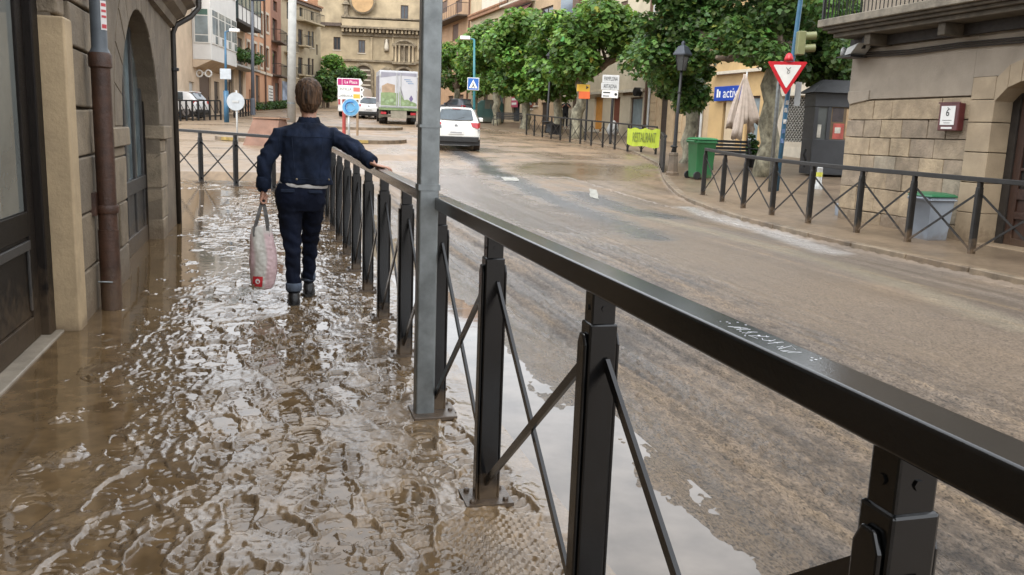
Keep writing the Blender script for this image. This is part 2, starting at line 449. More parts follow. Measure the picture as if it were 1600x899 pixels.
Z = Z + shore * (.030 * (fbm(T * 5, S * 2.2, 1.0, 6, 91, .72) - .5))
wetb = np.maximum(shore, gut) * smooth(.020, .002, Z - terrain(Y) + .0445)             # soaked rim round the gutter water
dry = dry * (1 - .85 * wetb) + .05 * wetb; col = col * (1 - .25 * wetb[..., None])
# fine clods and tyre combing
nf2 = fbm(T * 34, S * 5, 1.0, 3, 88); cl = smooth(1.5, 1.8, T) * (1 - smooth(4.2, 5.0, T)) * calm * (1 - smooth(12, 17, S))
for tc, wd, hh in ((1.95, .05, .012), (2.55, .035, .014), (3.12, .05, .012), (3.62, .03, .010), (4.28, .045, .016), (4.80, .03, .012), (5.75, .03, .010), (6.2, .04, .010)):
    rg = np.exp(-((T - tc - .05 * np.sin(S * .35 + tc * 5) - .02 * (fbm(S * 1.5, T * 0 + tc * 9, 1.0, 3, 7) - .5)) / wd) ** 2) * calm * smooth(.3, .6, fbm(S * 2.2, T * 3 + tc, 1.0, 3, 19)) * (1 - smooth(14, 19, S))
    Z = Z + hh * rg * (.5 + fbm(T * 40, S * 18, 1.0, 2, 23)); col = col * (1 - .6 * rg[..., None]) + np.array([.235, .170, .105]) * .6 * rg[..., None]  # tan crests tinted lighter, since soft light barely models the ridges
for tc in (2.15, 2.85, 3.4, 3.95):                                   # tyre treads pressed along the lane
    bnd = smooth(.13, .09, np.abs(T - tc - .06 * np.sin(S * .3 + tc))) * calm * (1 - smooth(9, 13, S))
    col = col * (1 - .26 * bnd[..., None]); dry = dry * (1 - .35 * bnd)  # bands darkened in colour to make up for soft shading
    Z = Z - bnd * (.005 + .004 * np.tanh(3 * np.sin(S * 70 + 90 * np.abs(T - tc))))
clod = fbm(T * 30, S * 16, 1.0, 3, 55, .65)
Z = Z + cl * .020 * (nf2 - .5) + cl * .055 * np.maximum(0, clod - .52)
Z = Z + (1 - cl) * smooth(1.6, 2, T) * .005 * (fbm(T * 24, S * 4, 1.0, 2, 61) - .5)
col = col * (1 - .35 * (cl * smooth(.50, .40, clod))[..., None])
sheet("road", np.stack([X, Y, Z], -1), col, dry, M_ROAD)

# trodden pavement: boot prints pressed one over another into wet mud
ts = np.arange(-2.35, .9852, .0075)
ss = 1.05 * 1.0036 ** np.arange(0, 800); ss = ss[ss < 18.7]
T, S = np.meshgrid(ts, ss)
H = .022 * (fbm(T, S, 2.2, 4, 100) - .5) + .012 * (fbm(T, S, 9, 3, 120) - .5)
wall_side = smooth(-.35, -.95, T + .12 * np.sin(S * 1.3))          # soupy strip along the house
H = H - .010 * wall_side
pr = random.Random(5)
def boot(Sx, Tx, a, ln, dep):
    global H
    i0, i1 = np.searchsorted(ss, [Sx - ln, Sx + ln]); j0, j1 = np.searchsorted(ts, [Tx - ln, Tx + ln])
    if i1 - i0 < 4 or j1 - j0 < 4: return
    t = T[i0:i1, j0:j1] - Tx; s = S[i0:i1, j0:j1] - Sx
    u = (s * math.cos(a) + t * math.sin(a)) / ln * 2; v = -s * math.sin(a) + t * math.cos(a)
    w = .046 * (1 + .16 * np.sin(u * 2.2 + .4) - .25 * (u < -.1) * smooth(-.05, -.35, u)) * ln / .28
    d = np.maximum(np.abs(u) - 1 + .0, 0) * .14
    rr = np.sqrt((np.clip(np.abs(u) - .72, 0, 9) / .30) ** 2 + (v / w) ** 2)
    inside = smooth(1.08, .90, rr); rim = np.exp(-((rr - 1.28) / .20) ** 2)
    tread = .0055 * np.tanh(3 * np.sin(u * (15 + 8 * (Sx * 7 % 1)) + np.abs(v) * 55)) * smooth(.95, .7, rr)
    pat = -dep + tread + .004 * np.cos(u * 5)
    h = H[i0:i1, j0:j1]
    H[i0:i1, j0:j1] = h * (1 - .85 * inside) + inside * (pat + .25 * h) + rim * dep * 1.5 * np.maximum(0, fbm(t + 9, s + Tx * 7, 34, 3, 3, .7) - .28)
for k in range(680):
    Sx = 1.2 + 14.5 * pr.random() ** 1.35; Tx = pr.uniform(-1.05, .85)
    boot(Sx, Tx, pr.gauss(0, .35) + (math.pi if pr.random() < .4 else 0), pr.uniform(.25, .31), pr.uniform(.004, .012) * (1 - .45 * (Tx < -.5)))
# drag smears
rdg = 1 - np.abs(2 * fbm(T * 1.3, S, 17, 3, 145) - 1) * 2.6
fine = .30 + .70 * smooth(.38, .58, fbm(T, S, 1.7, 3, 166))               # some stretches lie smooth, others are churned
H = H + fine * (.009 * (fbm(T * 9 + S * 3, S * 4 - T * 2, 1.6, 4, 140) - .5) + .0075 * (fbm(T, S * .8, 34, 3, 150, .6) - .5) + .0045 * np.maximum(rdg, 0) * (1 - .4 * wall_side))
isl = smooth(.52, .74, fbm(T * 1.4 + 3, S, 4.6, 2, 155)) * wall_side                # lumps standing out of the soup
H = H + .011 * isl
# the freshest prints, sharpest in the foreground
for k in range(34):
    Sx = 1.9 + 4.2 * pr.random(); Tx = pr.uniform(-.85, .62); boot(Sx, Tx, pr.gauss(.1, .3) + (math.pi if pr.random() < .45 else 0), pr.uniform(.26, .30), pr.uniform(.007, .012))
H = H + .0035 * (fbm(T, S, 46, 3, 152, .6) - .5)
# tactile paving showing through near the kerb
tac = smooth(.50, .56, T) * smooth(.88, .82, T) * smooth(2.0, 2.1, S) * smooth(2.75, 2.6, S)
H = H * (1 - .65 * tac) + tac * (.004 * np.sign(np.sin(T * 160) * np.sin(S * 160 + 1)) + .002)
H = H * (1 - smooth(.84, .96, T) * .7)
X = T * math.cos(ANG) - S * math.sin(ANG); Y = T * math.sin(ANG) + S * math.cos(ANG)
n1 = fbm(X, Y, 1.3, 4, 160); n2 = fbm(X, Y, 8, 4, 170)
c0 = np.array([.100, .065, .034]); c1 = np.array([.205, .138, .074])
k = smooth(.3, .7, n1 * .5 + n2 * .5)[..., None]; col = c0 * (1 - k) + c1 * k
lump = smooth(.006, .022, H)[..., None] * wall_side[..., None]
col = col * (1 - .6 * lump) + np.array([.27, .178, .082]) * .6 * lump
dry = .03 + .10 * n2 + .08 * smooth(.55, .75, n1)
dryer = smooth(.2, -.3, T) * smooth(3.6, 2.2, S)
dry = dry * (1 - wall_side * .25)
beyond = smooth(15.2, 16.0, S + T * 1.21 - .86)                     # past the end railing it is carriageway
Hf = H * (1 - .6 * beyond) - .02 * beyond
Z = terrain(Y) + Hf
keep = ~((T < -1.75) & (S < 11.2))
sheet("pavement", np.stack([X, Y, Z], -1), col, dry, M_PAVE, mask=keep)

# standing water on the pavement and in the gutter: level sheets that the mud pokes through
def pool(name, ts, ss, lvl, mat):
    T, S = np.meshgrid(ts, ss); X = T * math.cos(ANG) - S * math.sin(ANG); Y = T * math.sin(ANG) + S * math.cos(ANG)
    sheet(name, np.stack([X, Y, terrain(Y) + lvl(T, S)], -1), None, None, mat)
M_SOUP = water_mtl("muddy_standing_water", (.130, .084, .042), .025, .10, 9)
M_GUT = water_mtl("gutter_water", (.165, .140, .115), .05, .08, 4)
pool("puddle_water", np.arange(-1.75, .93, .05), np.arange(1.05, 16.4, .1),
     lambda T, S: -.0086 + .0090 * smooth(-.60, -1.12, T) + .0030 * smooth(2.8, 5.5, S) + .0016 * smooth(4, 8, S) + .0025 * np.sin(S * .9) * np.cos(T * 2.1) - .004 * smooth(.55, .9, T) , M_SOUP)
pool("gutter_puddle", np.arange(.99, 1.60, .05), np.arange(1.05, 17.5, .2), lambda T, S: -.0445 + 0 * T + .003 * np.sin(S * .7), M_GUT)

# painted dashes still showing through the mud
MARK = mtl("worn_road_paint", (.30, .29, .25), .4, .35, 22, .1, stain=1.0)
for pp in (((783, 277), (808, 278), (811, 283), (789, 283)), ((921, 295), (932, 297), (936, 312), (922, 308))):
    b = MB(); vs = []
    for a_, b_ in zip(pp, pp[1:] + pp[:1]):                       # worn, broken outline
        for k in range(6):
            u = k / 6; j = .0 if k == 0 else 1.0
            q = gnd(a_[0] + (b_[0] - a_[0]) * u + j * random.uniform(-.9, .9), a_[1] + (b_[1] - a_[1]) * u + j * random.uniform(-.45, .45), -.078); vs.append((q.x, q.y, q.z + .004))
    b.add(vs, [tuple(range(24))]).build("road_marking", MARK, kind='structure')
# kerb stones along the square and the far pavement
KERB = [mtl("kerb_stone_a", (.165, .122, .08), .55, .4, 4, .4, 40, stain=.7), mtl("kerb_stone_b", (.20, .155, .105), .55, .4, 4, .4, 40, stain=.7)]
kr = bpy.data.objects.new("kerb", None); COL.objects.link(kr); kr['kind'] = 'structure'
yy = 5.5; i = 0
while yy < 51:
    x0 = float(kerbx(yy)); dyv = 1.0 / math.hypot(1, (float(kerbx(yy + .5)) - x0) / .5); y1 = yy + dyv; x1 = float(kerbx(y1))
    z0, z1 = tz(yy) + .004, tz(y1) + .004
    b = MB(); d = Vector((x1 - x0, y1 - yy, 0)).normalized(); nn = Vector((d.y, -d.x, 0))
    a, c = Vector((x0, yy, 0)) + d * .012, Vector((x1, y1, 0)) - d * .012
    vs = [(*(p + nn * w).xy, z + dz) for dz in (-.2, random.uniform(-.006, .006)) for p, w, z in ((a, 0, z0), (c, 0, z1), (c, .16, z1), (a, .16, z0))]
    b.add(vs, [(3, 2, 1, 0), (4, 5, 6, 7), (0, 1, 5, 4), (1, 2, 6, 5), (2, 3, 7, 6), (3, 0, 4, 7)])
    b.build("kerb_stone", KERB[i % 2], kr, bevel=.012); yy = y1; i += 1
# ------------------------------------------------------------------ old stone house on the left
STONE_L = [mtl("left_stone_%d" % i, c, .75, .22, 5, .55, 35, stain=.55, mud=(-.02, .35, .6)) for i, c in enumerate(((.20, .155, .103), (.235, .185, .125), (.17, .135, .094)))]
STUCCO_L = mtl("dark_stucco", (.150, .118, .082), .8, .25, 3, .4, 45, stain=.6, mud=(-.02, .4, .6))
CREAM = mtl("cream_painted_jamb", (.41, .305, .18), .7, .14, 3.5, .25, 40, mud=(-.02, .16, .6), stain=.35)
WOOD_D = mtl("dark_stained_wood", (.010, .007, .005), .5, .35, 10, .25, 60, stretch=(9, 9, 1.2), mud=(-.02, .62, .4), spec=.18)
WOOD_G = mtl("grey_weathered_wood", (.035, .032, .029), .5, .25, 10, .25, 60, stretch=(9, 9, 1.2), mud=(-.02, .5, .6))
GLASS_L = glassy("shop_glass", (.15, .16, .15), .03, .7)
CURTAIN = mtl("curtain_behind_glass", (.17, .18, .165), .8, .25, 5, .1)
PIPE_B = mtl("rust_brown_cast_iron", (.055, .024, .013), .5, .35, 12, .3, 60, stain=.6, mud=(-.02, .5, .45))
PIPE_G = mtl("grey_blue_pipe", (.075, .088, .10), .45, .2, 8, .1)
STICK = mtl("white_sticker", (.7, .66, .64), .5, .05, 5, 0)
STICKR = mtl("red_sticker_print", (.5, .06, .07), .5, .1, 5, 0)
WT = -1.15                                                     # the wall plane
lb = thing("stone_house", "dark old stone house on the left with arched doorway and cream door jamb", "house", (WT, 5.6, 0), LOC)
# wall mass: pieces round the door recess and the arched opening
w = MB()
SA0, SA1, ZS, ZA = 7.55, 9.9, 1.16, 2.25                        # arched opening: from, to, springing, crown
w.bb(-6, WT - .06, 5.62, 6.62, -.3, 3.4)                       # between door and pipe (stones stand proud of it)
w.bb(-6, WT, 6.62, SA0, -.3, 3.4)
w.bb(-6, WT, SA1, 11.4, -.3, 3.4)
w.bb(-6, -1.62, -4, 5.62, -.3, 3.4)
w.bb(-1.62, WT, -4, 3.3, -.3, 3.4)
w.bb(-1.62, WT - .06, 3.3, 5.62, 2.62, 3.4)
w.bb(-6, -1.75, SA0, SA1, -.3, 3.4)
n = 18; mid = (SA0 + SA1) / 2; rad = (SA1 - SA0) / 2
arc = [(mid - rad * math.cos(math.pi * k / n), ZS + (ZA - ZS) * math.sin(math.pi * k / n)) for k in range(n + 1)]
for (s0, z0), (s1, z1) in zip(arc[:-1], arc[1:]):               # spandrel over the arch with its soffit
    w.add([(WT, s0, z0), (WT, s1, z1), (WT, s1, 3.4), (WT, s0, 3.4), (-1.75, s0, z0), (-1.75, s1, z1)], [(0, 1, 2, 3), (0, 4, 5, 1)])
w.build("wall", STUCCO_L, lb)
for side, s0, s1 in ((0, SA0, SA0 + .02), (1, SA1 - .02, SA1)): pass
# upper storeys, seen only in reflections
MB().bb(-6, WT + .02, -4, 11.4, 3.4, 7.5).build("upper_wall", mtl("upper_stucco", (.20, .165, .12), .8, .2, 2, .3, stain=.4), lb)
# ashlar blocks between the door jamb and the downpipe, each its own
zz = -.1; i = 0
while zz < 3.3:
    hgt = random.choice((.30, .36, .27, .42)); cut = 5.83 + random.uniform(0, .35)
    segs = ((5.80 if zz < 1.80 else 5.63, cut + .12), (cut + .125, 6.60)) if i % 2 else ((5.80 if zz < 1.80 else 5.63, 6.60),)
    for a, b_ in segs:
        MB().bb(WT - .08, WT + random.uniform(-.004, .012), a + .006, b_ - .006, zz + .006, min(3.38, zz + hgt) - .006, .006).build("stone", STONE_L[random.randrange(3)], lb, bevel=.014)
    zz += hgt; i += 1
# stones round the arch: jamb blocks and wedge blocks
for base, sg in ((SA0, -1), (SA1, 1)):
    zz = -.1
    while zz < 1.05:
        hgt = min(random.uniform(.3, .42), 1.07 - zz); wd = random.choice((.36, .5))
        a, b_ = sorted((base, base + sg * wd))
        MB().bb(-1.60, WT + .012 + random.uniform(0, .006), a, b_, zz + .005, zz + hgt - .005, .004).build("stone", STONE_L[random.randrange(3)], lb, bevel=.012); zz += hgt
    a, b_ = sorted((base - sg * .015, base + sg * .70))
    MB().bb(-1.60, WT + .055, a, b_, 1.075, 1.215, .003).build("impost", STONE_L[1], lb, bevel=.012)
nv = 13
for k in range(nv):
    a0, a1 = math.pi * (k + .02) / nv, math.pi * (k + .98) / nv
    def P(a, r): return (mid - (rad + r) * math.cos(a), ZS + .06 + (ZA - ZS - .06 + r) * math.sin(a))
    poly = [P(a0, 0), P((a0 + a1) / 2, 0), P(a1, 0), P(a1, .34), P((a0 + a1) / 2, .34), P(a0, .34)]
    MB().prism(poly, 'x', -1.62, WT + .004 + random.uniform(0, .005)).build("arch_stone", STUCCO_L if k % 3 else STONE_L[2], lb, bevel=.006)
# cornice under the eaves, turning the corner
c = MB(); prof = [(0, 2.36), (.05, 2.38), (.07, 2.46), (.15, 2.52), (.18, 2.60), (.27, 2.66), (.30, 2.80), (.0, 2.80)]
for (u0, z0), (u1, z1) in zip(prof[:-1], prof[1:]):
    c.add([(WT + u0, 6.7, z0 + .12), (WT + u0, 11.4 + u0, z0), (-3, 11.4 + u0, z0), (WT + u1, 6.7, z1 + .12), (WT + u1, 11.4 + u1, z1), (-3, 11.4 + u1, z1)], [(0, 1, 4, 3), (1, 2, 5, 4)])
c.build("cornice", STUCCO_L, lb)
# cream plastered jamb of the shop door
MB().bb(-1.62, WT + .016, 5.60, 5.80, -.1, 1.85).build("door_jamb", CREAM, lb, bevel=.016, seg=3)
MB().bb(-1.62, WT - .02, 5.615, 5.80, 1.86, 3.4).build("jamb_stone", STONE_L[0], lb, bevel=.02)
# shop door
dt = -1.315
d = MB().bb(dt - .06, dt + .045, 5.46, 5.60, -.1, 2.6).bb(dt - .06, dt + .03, 3.3, 3.42, -.1, 2.6).bb(dt - .06, dt + .03, 3.42, 5.46, 2.45, 2.6).build("door_frame", WOOD_D, lb, bevel=.01)
for s0, s1 in ((4.50, 5.455), (3.43, 4.47)):
    lf = MB().bb(dt - .04, dt, s0, s0 + .12, .02, 2.44).bb(dt - .04, dt, s1 - .14, s1, .02, 2.44).bb(dt - .04, dt, s0 + .12, s1 - .14, .02, .16).bb(dt - .04, dt, s0 + .12, s1 - .14, .62, .76).bb(dt - .04, dt, s0 + .12, s1 - .14, 2.3, 2.44)
    o = lf.build("door_leaf", WOOD_D, lb, bevel=.006)
    MB().bb(dt - .032, dt - .012, s0 + .122, s1 - .142, .162, .618).build("panel", WOOD_D, o, bevel=.008)
    MB().bb(dt - .012, dt + .006, s0 + .12, s1 - .14, .545, .60).bb(dt - .012, dt + .004, s0 + .135, s0 + .16, .2, .55).bb(dt - .012, dt + .004, s1 - .18, s1 - .155, .2, .55).build("moulding", WOOD_G, o, bevel=.006)
    MB().bb(dt - .026, dt - .018, s0 + .121, s1 - .141, .762, 2.298).build("pane", GLASS_L, o)
MB().bb(dt - .25, dt + .09, 3.3, 5.6, -.1, .018).build("door_sill", mtl("stone_sill", (.26, .22, .17), .5, .2, 6, .2, stain=.4), lb, bevel=.008)
# glazed double door in the arch
at_ = -1.30; lb_d = MB()
for s in (SA0 + .03, SA0 + .62, mid - .04, SA1 - .68, SA1 - .10): lb_d.bb(at_ - .05, at_, s, s + .08, .0, 2.2)
lb_d.bb(at_ - .05, at_ + .01, SA0 + .03, SA1 - .02, .56, .70).bb(at_ - .05, at_ + .01, SA0 + .03, SA1 - .02, 0, .17)
ad = lb_d.build("arched_door", WOOD_G, lb, bevel=.008)
MB().bb(at_ - .04, at_ - .02, SA0 + .03, SA1 - .02, .17, .56).build("panel", WOOD_G, ad)
MB().bb(at_ - .034, at_ - .026, SA0 + .03, SA1 - .02, .70, 2.22).build("pane", glassy("arch_door_glass", (.14, .18, .19), .03, .8, .5, 2.5), ad)
MB().bb(at_ - .05, at_ + .015, SA1 - .05, SA1 + .0, 0, 2.2).build("door_frame", WOOD_D, ad)
# downpipe: cast-iron shoe below, plastic above
pp = thing("downpipe", "downpipe on dark house wall, rusty brown iron below and grey above", "downpipe", (-1.06, 6.22, 0), LOC)
px_, py_ = -1.065, 6.24
MB().tube([(px_, py_, -.02), (px_, py_, .55)], .066, 18).build("shoe", PIPE_B, pp, smooth='auto')
MB().tube([(px_, py_, .55), (px_, py_, 1.66)], .060, 18).build("iron_pipe", PIPE_B, pp, smooth='auto')
MB().lathe([(.061, 0), (.072, .01), (.072, .085), (.064, .10)], (px_, py_, 1.60), 18).build("collar", PIPE_B, pp, smooth='auto')
MB().lathe([(.063, 0), (.05, .03), (.048, 1.9)], (px_, py_, 1.70), 18).build("plastic_pipe", PIPE_G, pp, smooth='auto')
MB().lathe([(.070, 0), (.074, .01), (.074, .045), (.070, .055)], (px_, py_, .66), 18).bb(px_ - .09, px_ - .05, py_ - .10, py_ - .02, .65, .80).build("clamp", PIPE_B, pp, smooth='auto')
MB().tube([(px_ + .02, py_ - .062, .20), (px_ - .03, py_ - .10, .21), (px_ - .06, py_ - .10, .21)], .006, 6).build("wire_tie", GALV, pp)
def arcplate(mb, cx, cy, r, a0, a1, z0, z1, n=6):
    A = [a0 + (a1 - a0) * k / n for k in range(n + 1)]
    for p, q in zip(A[:-1], A[1:]):
        mb.add([(cx + r * math.cos(p), cy + r * math.sin(p), z0), (cx + r * math.cos(q), cy + r * math.sin(q), z0), (cx + r * math.cos(q), cy + r * math.sin(q), z1), (cx + r * math.cos(p), cy + r * math.sin(p), z1)], [(0, 1, 2, 3)])
    return mb
arcplate(MB(), px_, py_, .0515, -1.1, -.1, 1.84, 2.02).build("sticker", STICK, pp)
for z0, z1 in ((1.85, 1.875), (1.915, 1.93), (1.95, 1.965), (1.985, 2.005)): arcplate(MB(), px_, py_, .0525, -1.0, -.25, z0, z1).build("sticker_print", STICKR, pp)
MB().tube([(px_ - .0, py_ + .03, 2.12), (px_ - .10, py_ + .16, 2.16), (px_ - .12, py_ + .17, 2.16)], .008, 6).build("pipe_hook", IRON, pp)
# dark pipe at the far corner, running up round the cornice
PIPE_D = mtl("dark_brown_pipe", (.030, .024, .018), .5, .25, 10, .1)
cp = thing("corner_downpipe", "thin dark downpipe at far corner of the stone house under its cornice", "downpipe", (-1.1, 11.42, 0), LOC)
MB().tube([(-1.125, 11.37, 0), (-1.125, 11.37, 2.30), (-1.09, 11.40, 2.40), (-.93, 11.52, 2.52), (-.84, 11.60, 2.64), (-.82, 11.62, 3.2)], .032, 12).build("pipe", PIPE_D, cp, smooth=True)
MB().lathe([(.045, 0), (.058, .005), (.058, .035), (.045, .04)], (-1.125, 11.37, 1.86), 12).build("clamp", IRON, cp)

# ------------------------------------------------------------------ railings
def make_post(h=1.0, sleeve=.875):
    """one railing post with its pieces, in a frame with y along the railing"""
    p = MB().bb(-.034, .034, -.030, .030, -.06, sleeve).mesh("post")
    t = MB().bb(-.029, .029, -.025, .025, sleeve - .1, h - .045).mesh("post_top")
    fl = MB()
    prof = [(-.024, -.03), (.024, -.03), (.024, sleeve - .05), (.012, sleeve - .025), (-.012, sleeve - .025), (-.024, sleeve - .05)]
    fl.prism([(y, z) for y, z in prof], 'x', -.044, -.0345).prism([(y, z) for y, z in prof], 'x', .0345, .044)
    bo = MB(); bo.add([], [])
    poly = [(.007 * math.cos(k * math.pi / 3), .007 * math.sin(k * math.pi / 3)) for k in range(6)]
    bo.prism([(u, v + sleeve + .035) for u, v in poly], 'x', -.032, .032).prism([(u, v + sleeve + .035) for u, v in poly], 'y', -.028, .028)
    bp = MB().bb(-.085, .085, -.075, .075, -.004, .010)
    for x in (-.06, .06):
        for y in (-.05, .05): bp.lathe([(.011, 0), (.011, .009), (.006, .013)], (x, y, .010), 6)
    return p, t, fl.mesh("flange"), bo.mesh("bolt"), bp.mesh("base_plate")
POST = make_post()
POST_MUDDY = mtl("base_plate_mud", (.085, .06, .04), .3, .3, 20, .2)

def railing(name, label, pts, mat, h=1.0, rw=.072, rh=.055, detail=True, group=None, brace_mat=None, rail_gap=None):
    """pts: world points of the posts, in order"""
    root = thing(name, label, "railing", tuple(pts[0]), group=group)
    org = Vector(pts[0])
    rr = []
    for i, p in enumerate(pts):
        p = Vector(p); q = Vector(pts[min(i + 1, len(pts) - 1)]); o = Vector(pts[max(i - 1, 0)])
        d = (q - o); ang = math.atan2(-d.x, d.y)
        M = Matrix.Translation(p - org) @ Matrix.Rotation(ang, 4, 'Z') @ Matrix.Diagonal((1, 1, h, 1))
        po = bpy.data.objects.new("post", POST[0]); COL.objects.link(po); po.parent = root; po.matrix_local = M
        if detail:
            for nm, me in (("post_top", POST[1]), ("flange", POST[2]), ("bolt", POST[3]), ("base_plate", POST[4])):
                c = bpy.data.objects.new(nm, me); COL.objects.link(c); c.parent = po
                if not me.materials: me.materials.append(POST_MUDDY if nm == "base_plate" else mat)
                if nm in ("flange", "post_top"):
                    b = c.modifiers.new("b", 'BEVEL'); b.width = .004; b.segments = 2
        else:
            c = bpy.data.objects.new("post_top", POST[1]); COL.objects.link(c); c.parent = po
            c.material_slots
        if not POST[0].materials: POST[0].materials.append(mat)
        for ob in [po] + list(po.children):
            if ob.name.startswith("base_plate"): continue
            if ob.data.materials and ob.data.materials[0] is not mat:
                ob.material_slots[0].link = 'OBJECT'; ob.material_slots[0].material = mat
        b = po.modifiers.new("b", 'BEVEL'); b.width = .005; b.segments = 2
    for i, (a, b_) in enumerate(zip(pts[:-1], pts[1:])):
        a, b_ = Vector(a), Vector(b_)
        up0, up1 = Vector((0, 0, .785 * h)), Vector((0, 0, .075 * h))
        dd = (b_ - a).normalized(); side = Vector((dd.y, -dd.x, 0))
        for k, (z0, z1) in enumerate(((up0, up1), (up1, up0))):
            off = side * (.010 if k else -.010)
            MB().bar(a + z0 + dd * .03 + off, b_ + z1 - dd * .03 + off, .010, .026).build("brace", brace_mat or mat, root)
    return root

def rail(root, path, mat, h, rw, rh, name="handrail"):
    """one handrail length along a path of points on the ground"""
    P = [Vector(p) for p in path]; rings = []
    for i, p in enumerate(P):
        d = (P[min(i + 1, len(P) - 1)] - P[max(i - 1, 0)]).normalized(); sd_ = Vector((d.y, -d.x, 0)).normalized()
        k = 1.0
        if 0 < i < len(P) - 1:
            k = 1 / max(.4, sd_.dot(Vector(((P[i + 1] - P[i]).normalized().y, -(P[i + 1] - P[i]).normalized().x, 0)).normalized()))
        rings.append([p + sd_ * (x * rw / 2 * k) + Vector((0, 0, h + z)) for x, z in ((-1, -rh), (1, -rh), (1, 0), (-1, 0))])
    return MB().loft(rings).build(name, mat, root, bevel=.007, seg=3)

def Lw(s, t, z=None):
    x = t * math.cos(ANG) - s * math.sin(ANG); y = t * math.sin(ANG) + s * math.cos(ANG)
    return Vector((x, y, tz(y) if z is None else z))
near_pts = [Lw(.805 + .997 * i, .722) for i in range(-1, 15)]
near_pts.append(Lw(15.43, .722))
nr = railing("near_railing", "long black steel railing with crossed braces running from the right foreground to the woman", near_pts, BLACK)
HR = rail(nr, [Lw(-1.4, .722), Lw(3.76, .722)], BLACK, 1.0, .072, .055)
rail(nr, [Lw(3.79, .722), Lw(15.43, .722)], BLACK, 1.0, .072, .055)
# scratched scribble on top of the near handrail
sc_ = MB(); sr = random.Random(3); cs, ct = 1.13, .722
M_SCR = mtl("scratched_paint", (.55, .57, .58), .6, .2, 40, 0)
for k in range(8):
    q = [Lw(cs + (.5 - k / 7) * .16 + sr.uniform(-.014, .014), ct + sr.uniform(-.015, .02), 1.0) for _ in range(5)]
    sc_.tube(q, .0009, 4, squash=.5)
for k in range(14): sc_.disc(tuple(Lw(cs + sr.uniform(-.13, .12), ct + sr.uniform(-.02, .025), 1.0)), sr.uniform(.0012, .003), 'z', 6, .0012)
sc_.build("scratch", M_SCR, nr, kind="stuff")
# short end railing that turns left towards the corner of the house
lp = []
a, b_ = Vector((-3.50, 15.0)), Vector((-6.18, 16.86)); dirv = (b_ - a).normalized()
for k in range(0, 6):
    p = a + dirv * (1.07 * k + .02); lp.append(Vector((p.x, p.y, tz(p.y))))
lr = railing("end_railing", "black railing with crossed braces crossing behind the woman towards the house corner", lp, BLACK)
rail(lr, [lp[0] + Vector((.03, -.02, 0)), lp[-1]], BLACK, 1.0, .072, .055)
# railing of the opposite pavement
rp = [(6.45, 8.6), (6.02, 9.55), (5.66, 10.55), (5.33, 11.58), (4.98, 12.46), (4.64, 13.56), (4.37, 14.62), (4.15, 15.66), (4.02, 16.75), (3.91, 18.0)]
rp = [Vector((x, y, tz(y) - .045 + .0045 * (y - 8.6))) for x, y in rp]
rr_ = railing("far_pavement_railing", "muddy black railing in front of the stone house with the wooden door", rp, BLACK_FAR, h=.98)
rail(rr_, rp, BLACK_FAR, .98, .075, .06)

# galvanised sign pole fixed beside the near railing
gp = thing("sign_pole", "square galvanised steel pole standing against the near black railing", "pole", (.655, 3.76, 0), LOC)
b = MB(); poly = [(.616, 3.72), (.704, 3.72), (.704, 3.80), (.616, 3.80)]
b.prism(poly, 'z', -.05, 3.6); b.build("pole", GALV, gp, bevel=.010, seg=3)
MB().bb(.60, .80, 3.66, 3.86, -.01, .012).build("base_plate", POST_MUDDY, gp, bevel=.004)
for z0, z1 in ((1.03, 1.055), (1.30, 1.312)): MB().bb(.612, .708, 3.716, 3.804, z0, z1).build("clamp", GALV, gp)
# ------------------------------------------------------------------ the woman
SKIN = mtl("skin", (.45, .24, .165), .5, .10, 20, .05, 200)
DENIM_J = mtl("dark_denim_jacket", (.0095, .0155, .033), .85, .5, 9, .35, 260, spec=.2)
DENIM_P = mtl("dark_denim_jeans", (.0045, .0072, .018), .85, .4, 6, .3, 260, spec=.2)
SEAM = mtl("denim_seam", (.016, .023, .042), .85, .3, 30, .2, 200, spec=.2)
CUFF = mtl("pale_turned_cuff", (.075, .095, .13), .85, .25, 30, .2, 200)
TEE = mtl("white_cotton", (.62, .60, .58), .8, .06, 10, .1, 60)
SHOE = mtl("black_shoe", (.008, .008, .009), .35, .3, 15, .1)
SOLE = mtl("shoe_sole", (.02, .018, .016), .6, .2, 15, .1)
WO = (.20, 6.34, -.02)
def ell(c, rx, ry, n=28, pw=2.0, tilt=0.0):
    out = []
    for k in range(n):
        a = 2 * math.pi * k / n; ca, sa = math.cos(a), math.sin(a)
        x = rx * math.copysign(abs(ca) ** (2 / pw), ca); y = ry * math.copysign(abs(sa) ** (2 / pw), sa)
        out.append((c[0] + x, c[1] + y, c[2] + tilt * x))
    return out
hx = .257                                                        # head / spine line
# ---- body: one continuous surface under the clothes
bd = MB()
bd.loft([ell((hx + .0, 6.40, z), rx, ry) for z, rx, ry in ((1.362, .035, .045), (1.375, .058, .075), (1.41, .066, .090), (1.45, .072, .096), (1.50, .075, .097), (1.545, .071, .090), (1.58, .052, .068), (1.598, .02, .03))])
bd.capsule([(hx - .005, 6.355, 1.27), (hx, 6.375, 1.34), (hx, 6.39, 1.42)], [.058, .052, .054], 16)
bd.capsule([(hx, 6.488, 1.46), (hx, 6.505, 1.437)], [.010, .014], 8)                                      # nose
for sg in (-1, 1): bd.capsule([(hx + sg * .074, 6.40, 1.435), (hx + sg * .080, 6.39, 1.475)], [.011, .016], 8)   # ears
bd.loft([ell((.225 + dx, 6.35, z), rx, ry, pw=2.4) for z, rx, ry, dx in ((.74, .11, .09, -.03), (.82, .158, .10, -.028), (.92, .135, .09, -.015), (1.0, .128, .088, 0), (1.12, .145, .095, .01), (1.22, .16, .088, .015), (1.27, .13, .07, .02), (1.30, .06, .05, .025))])
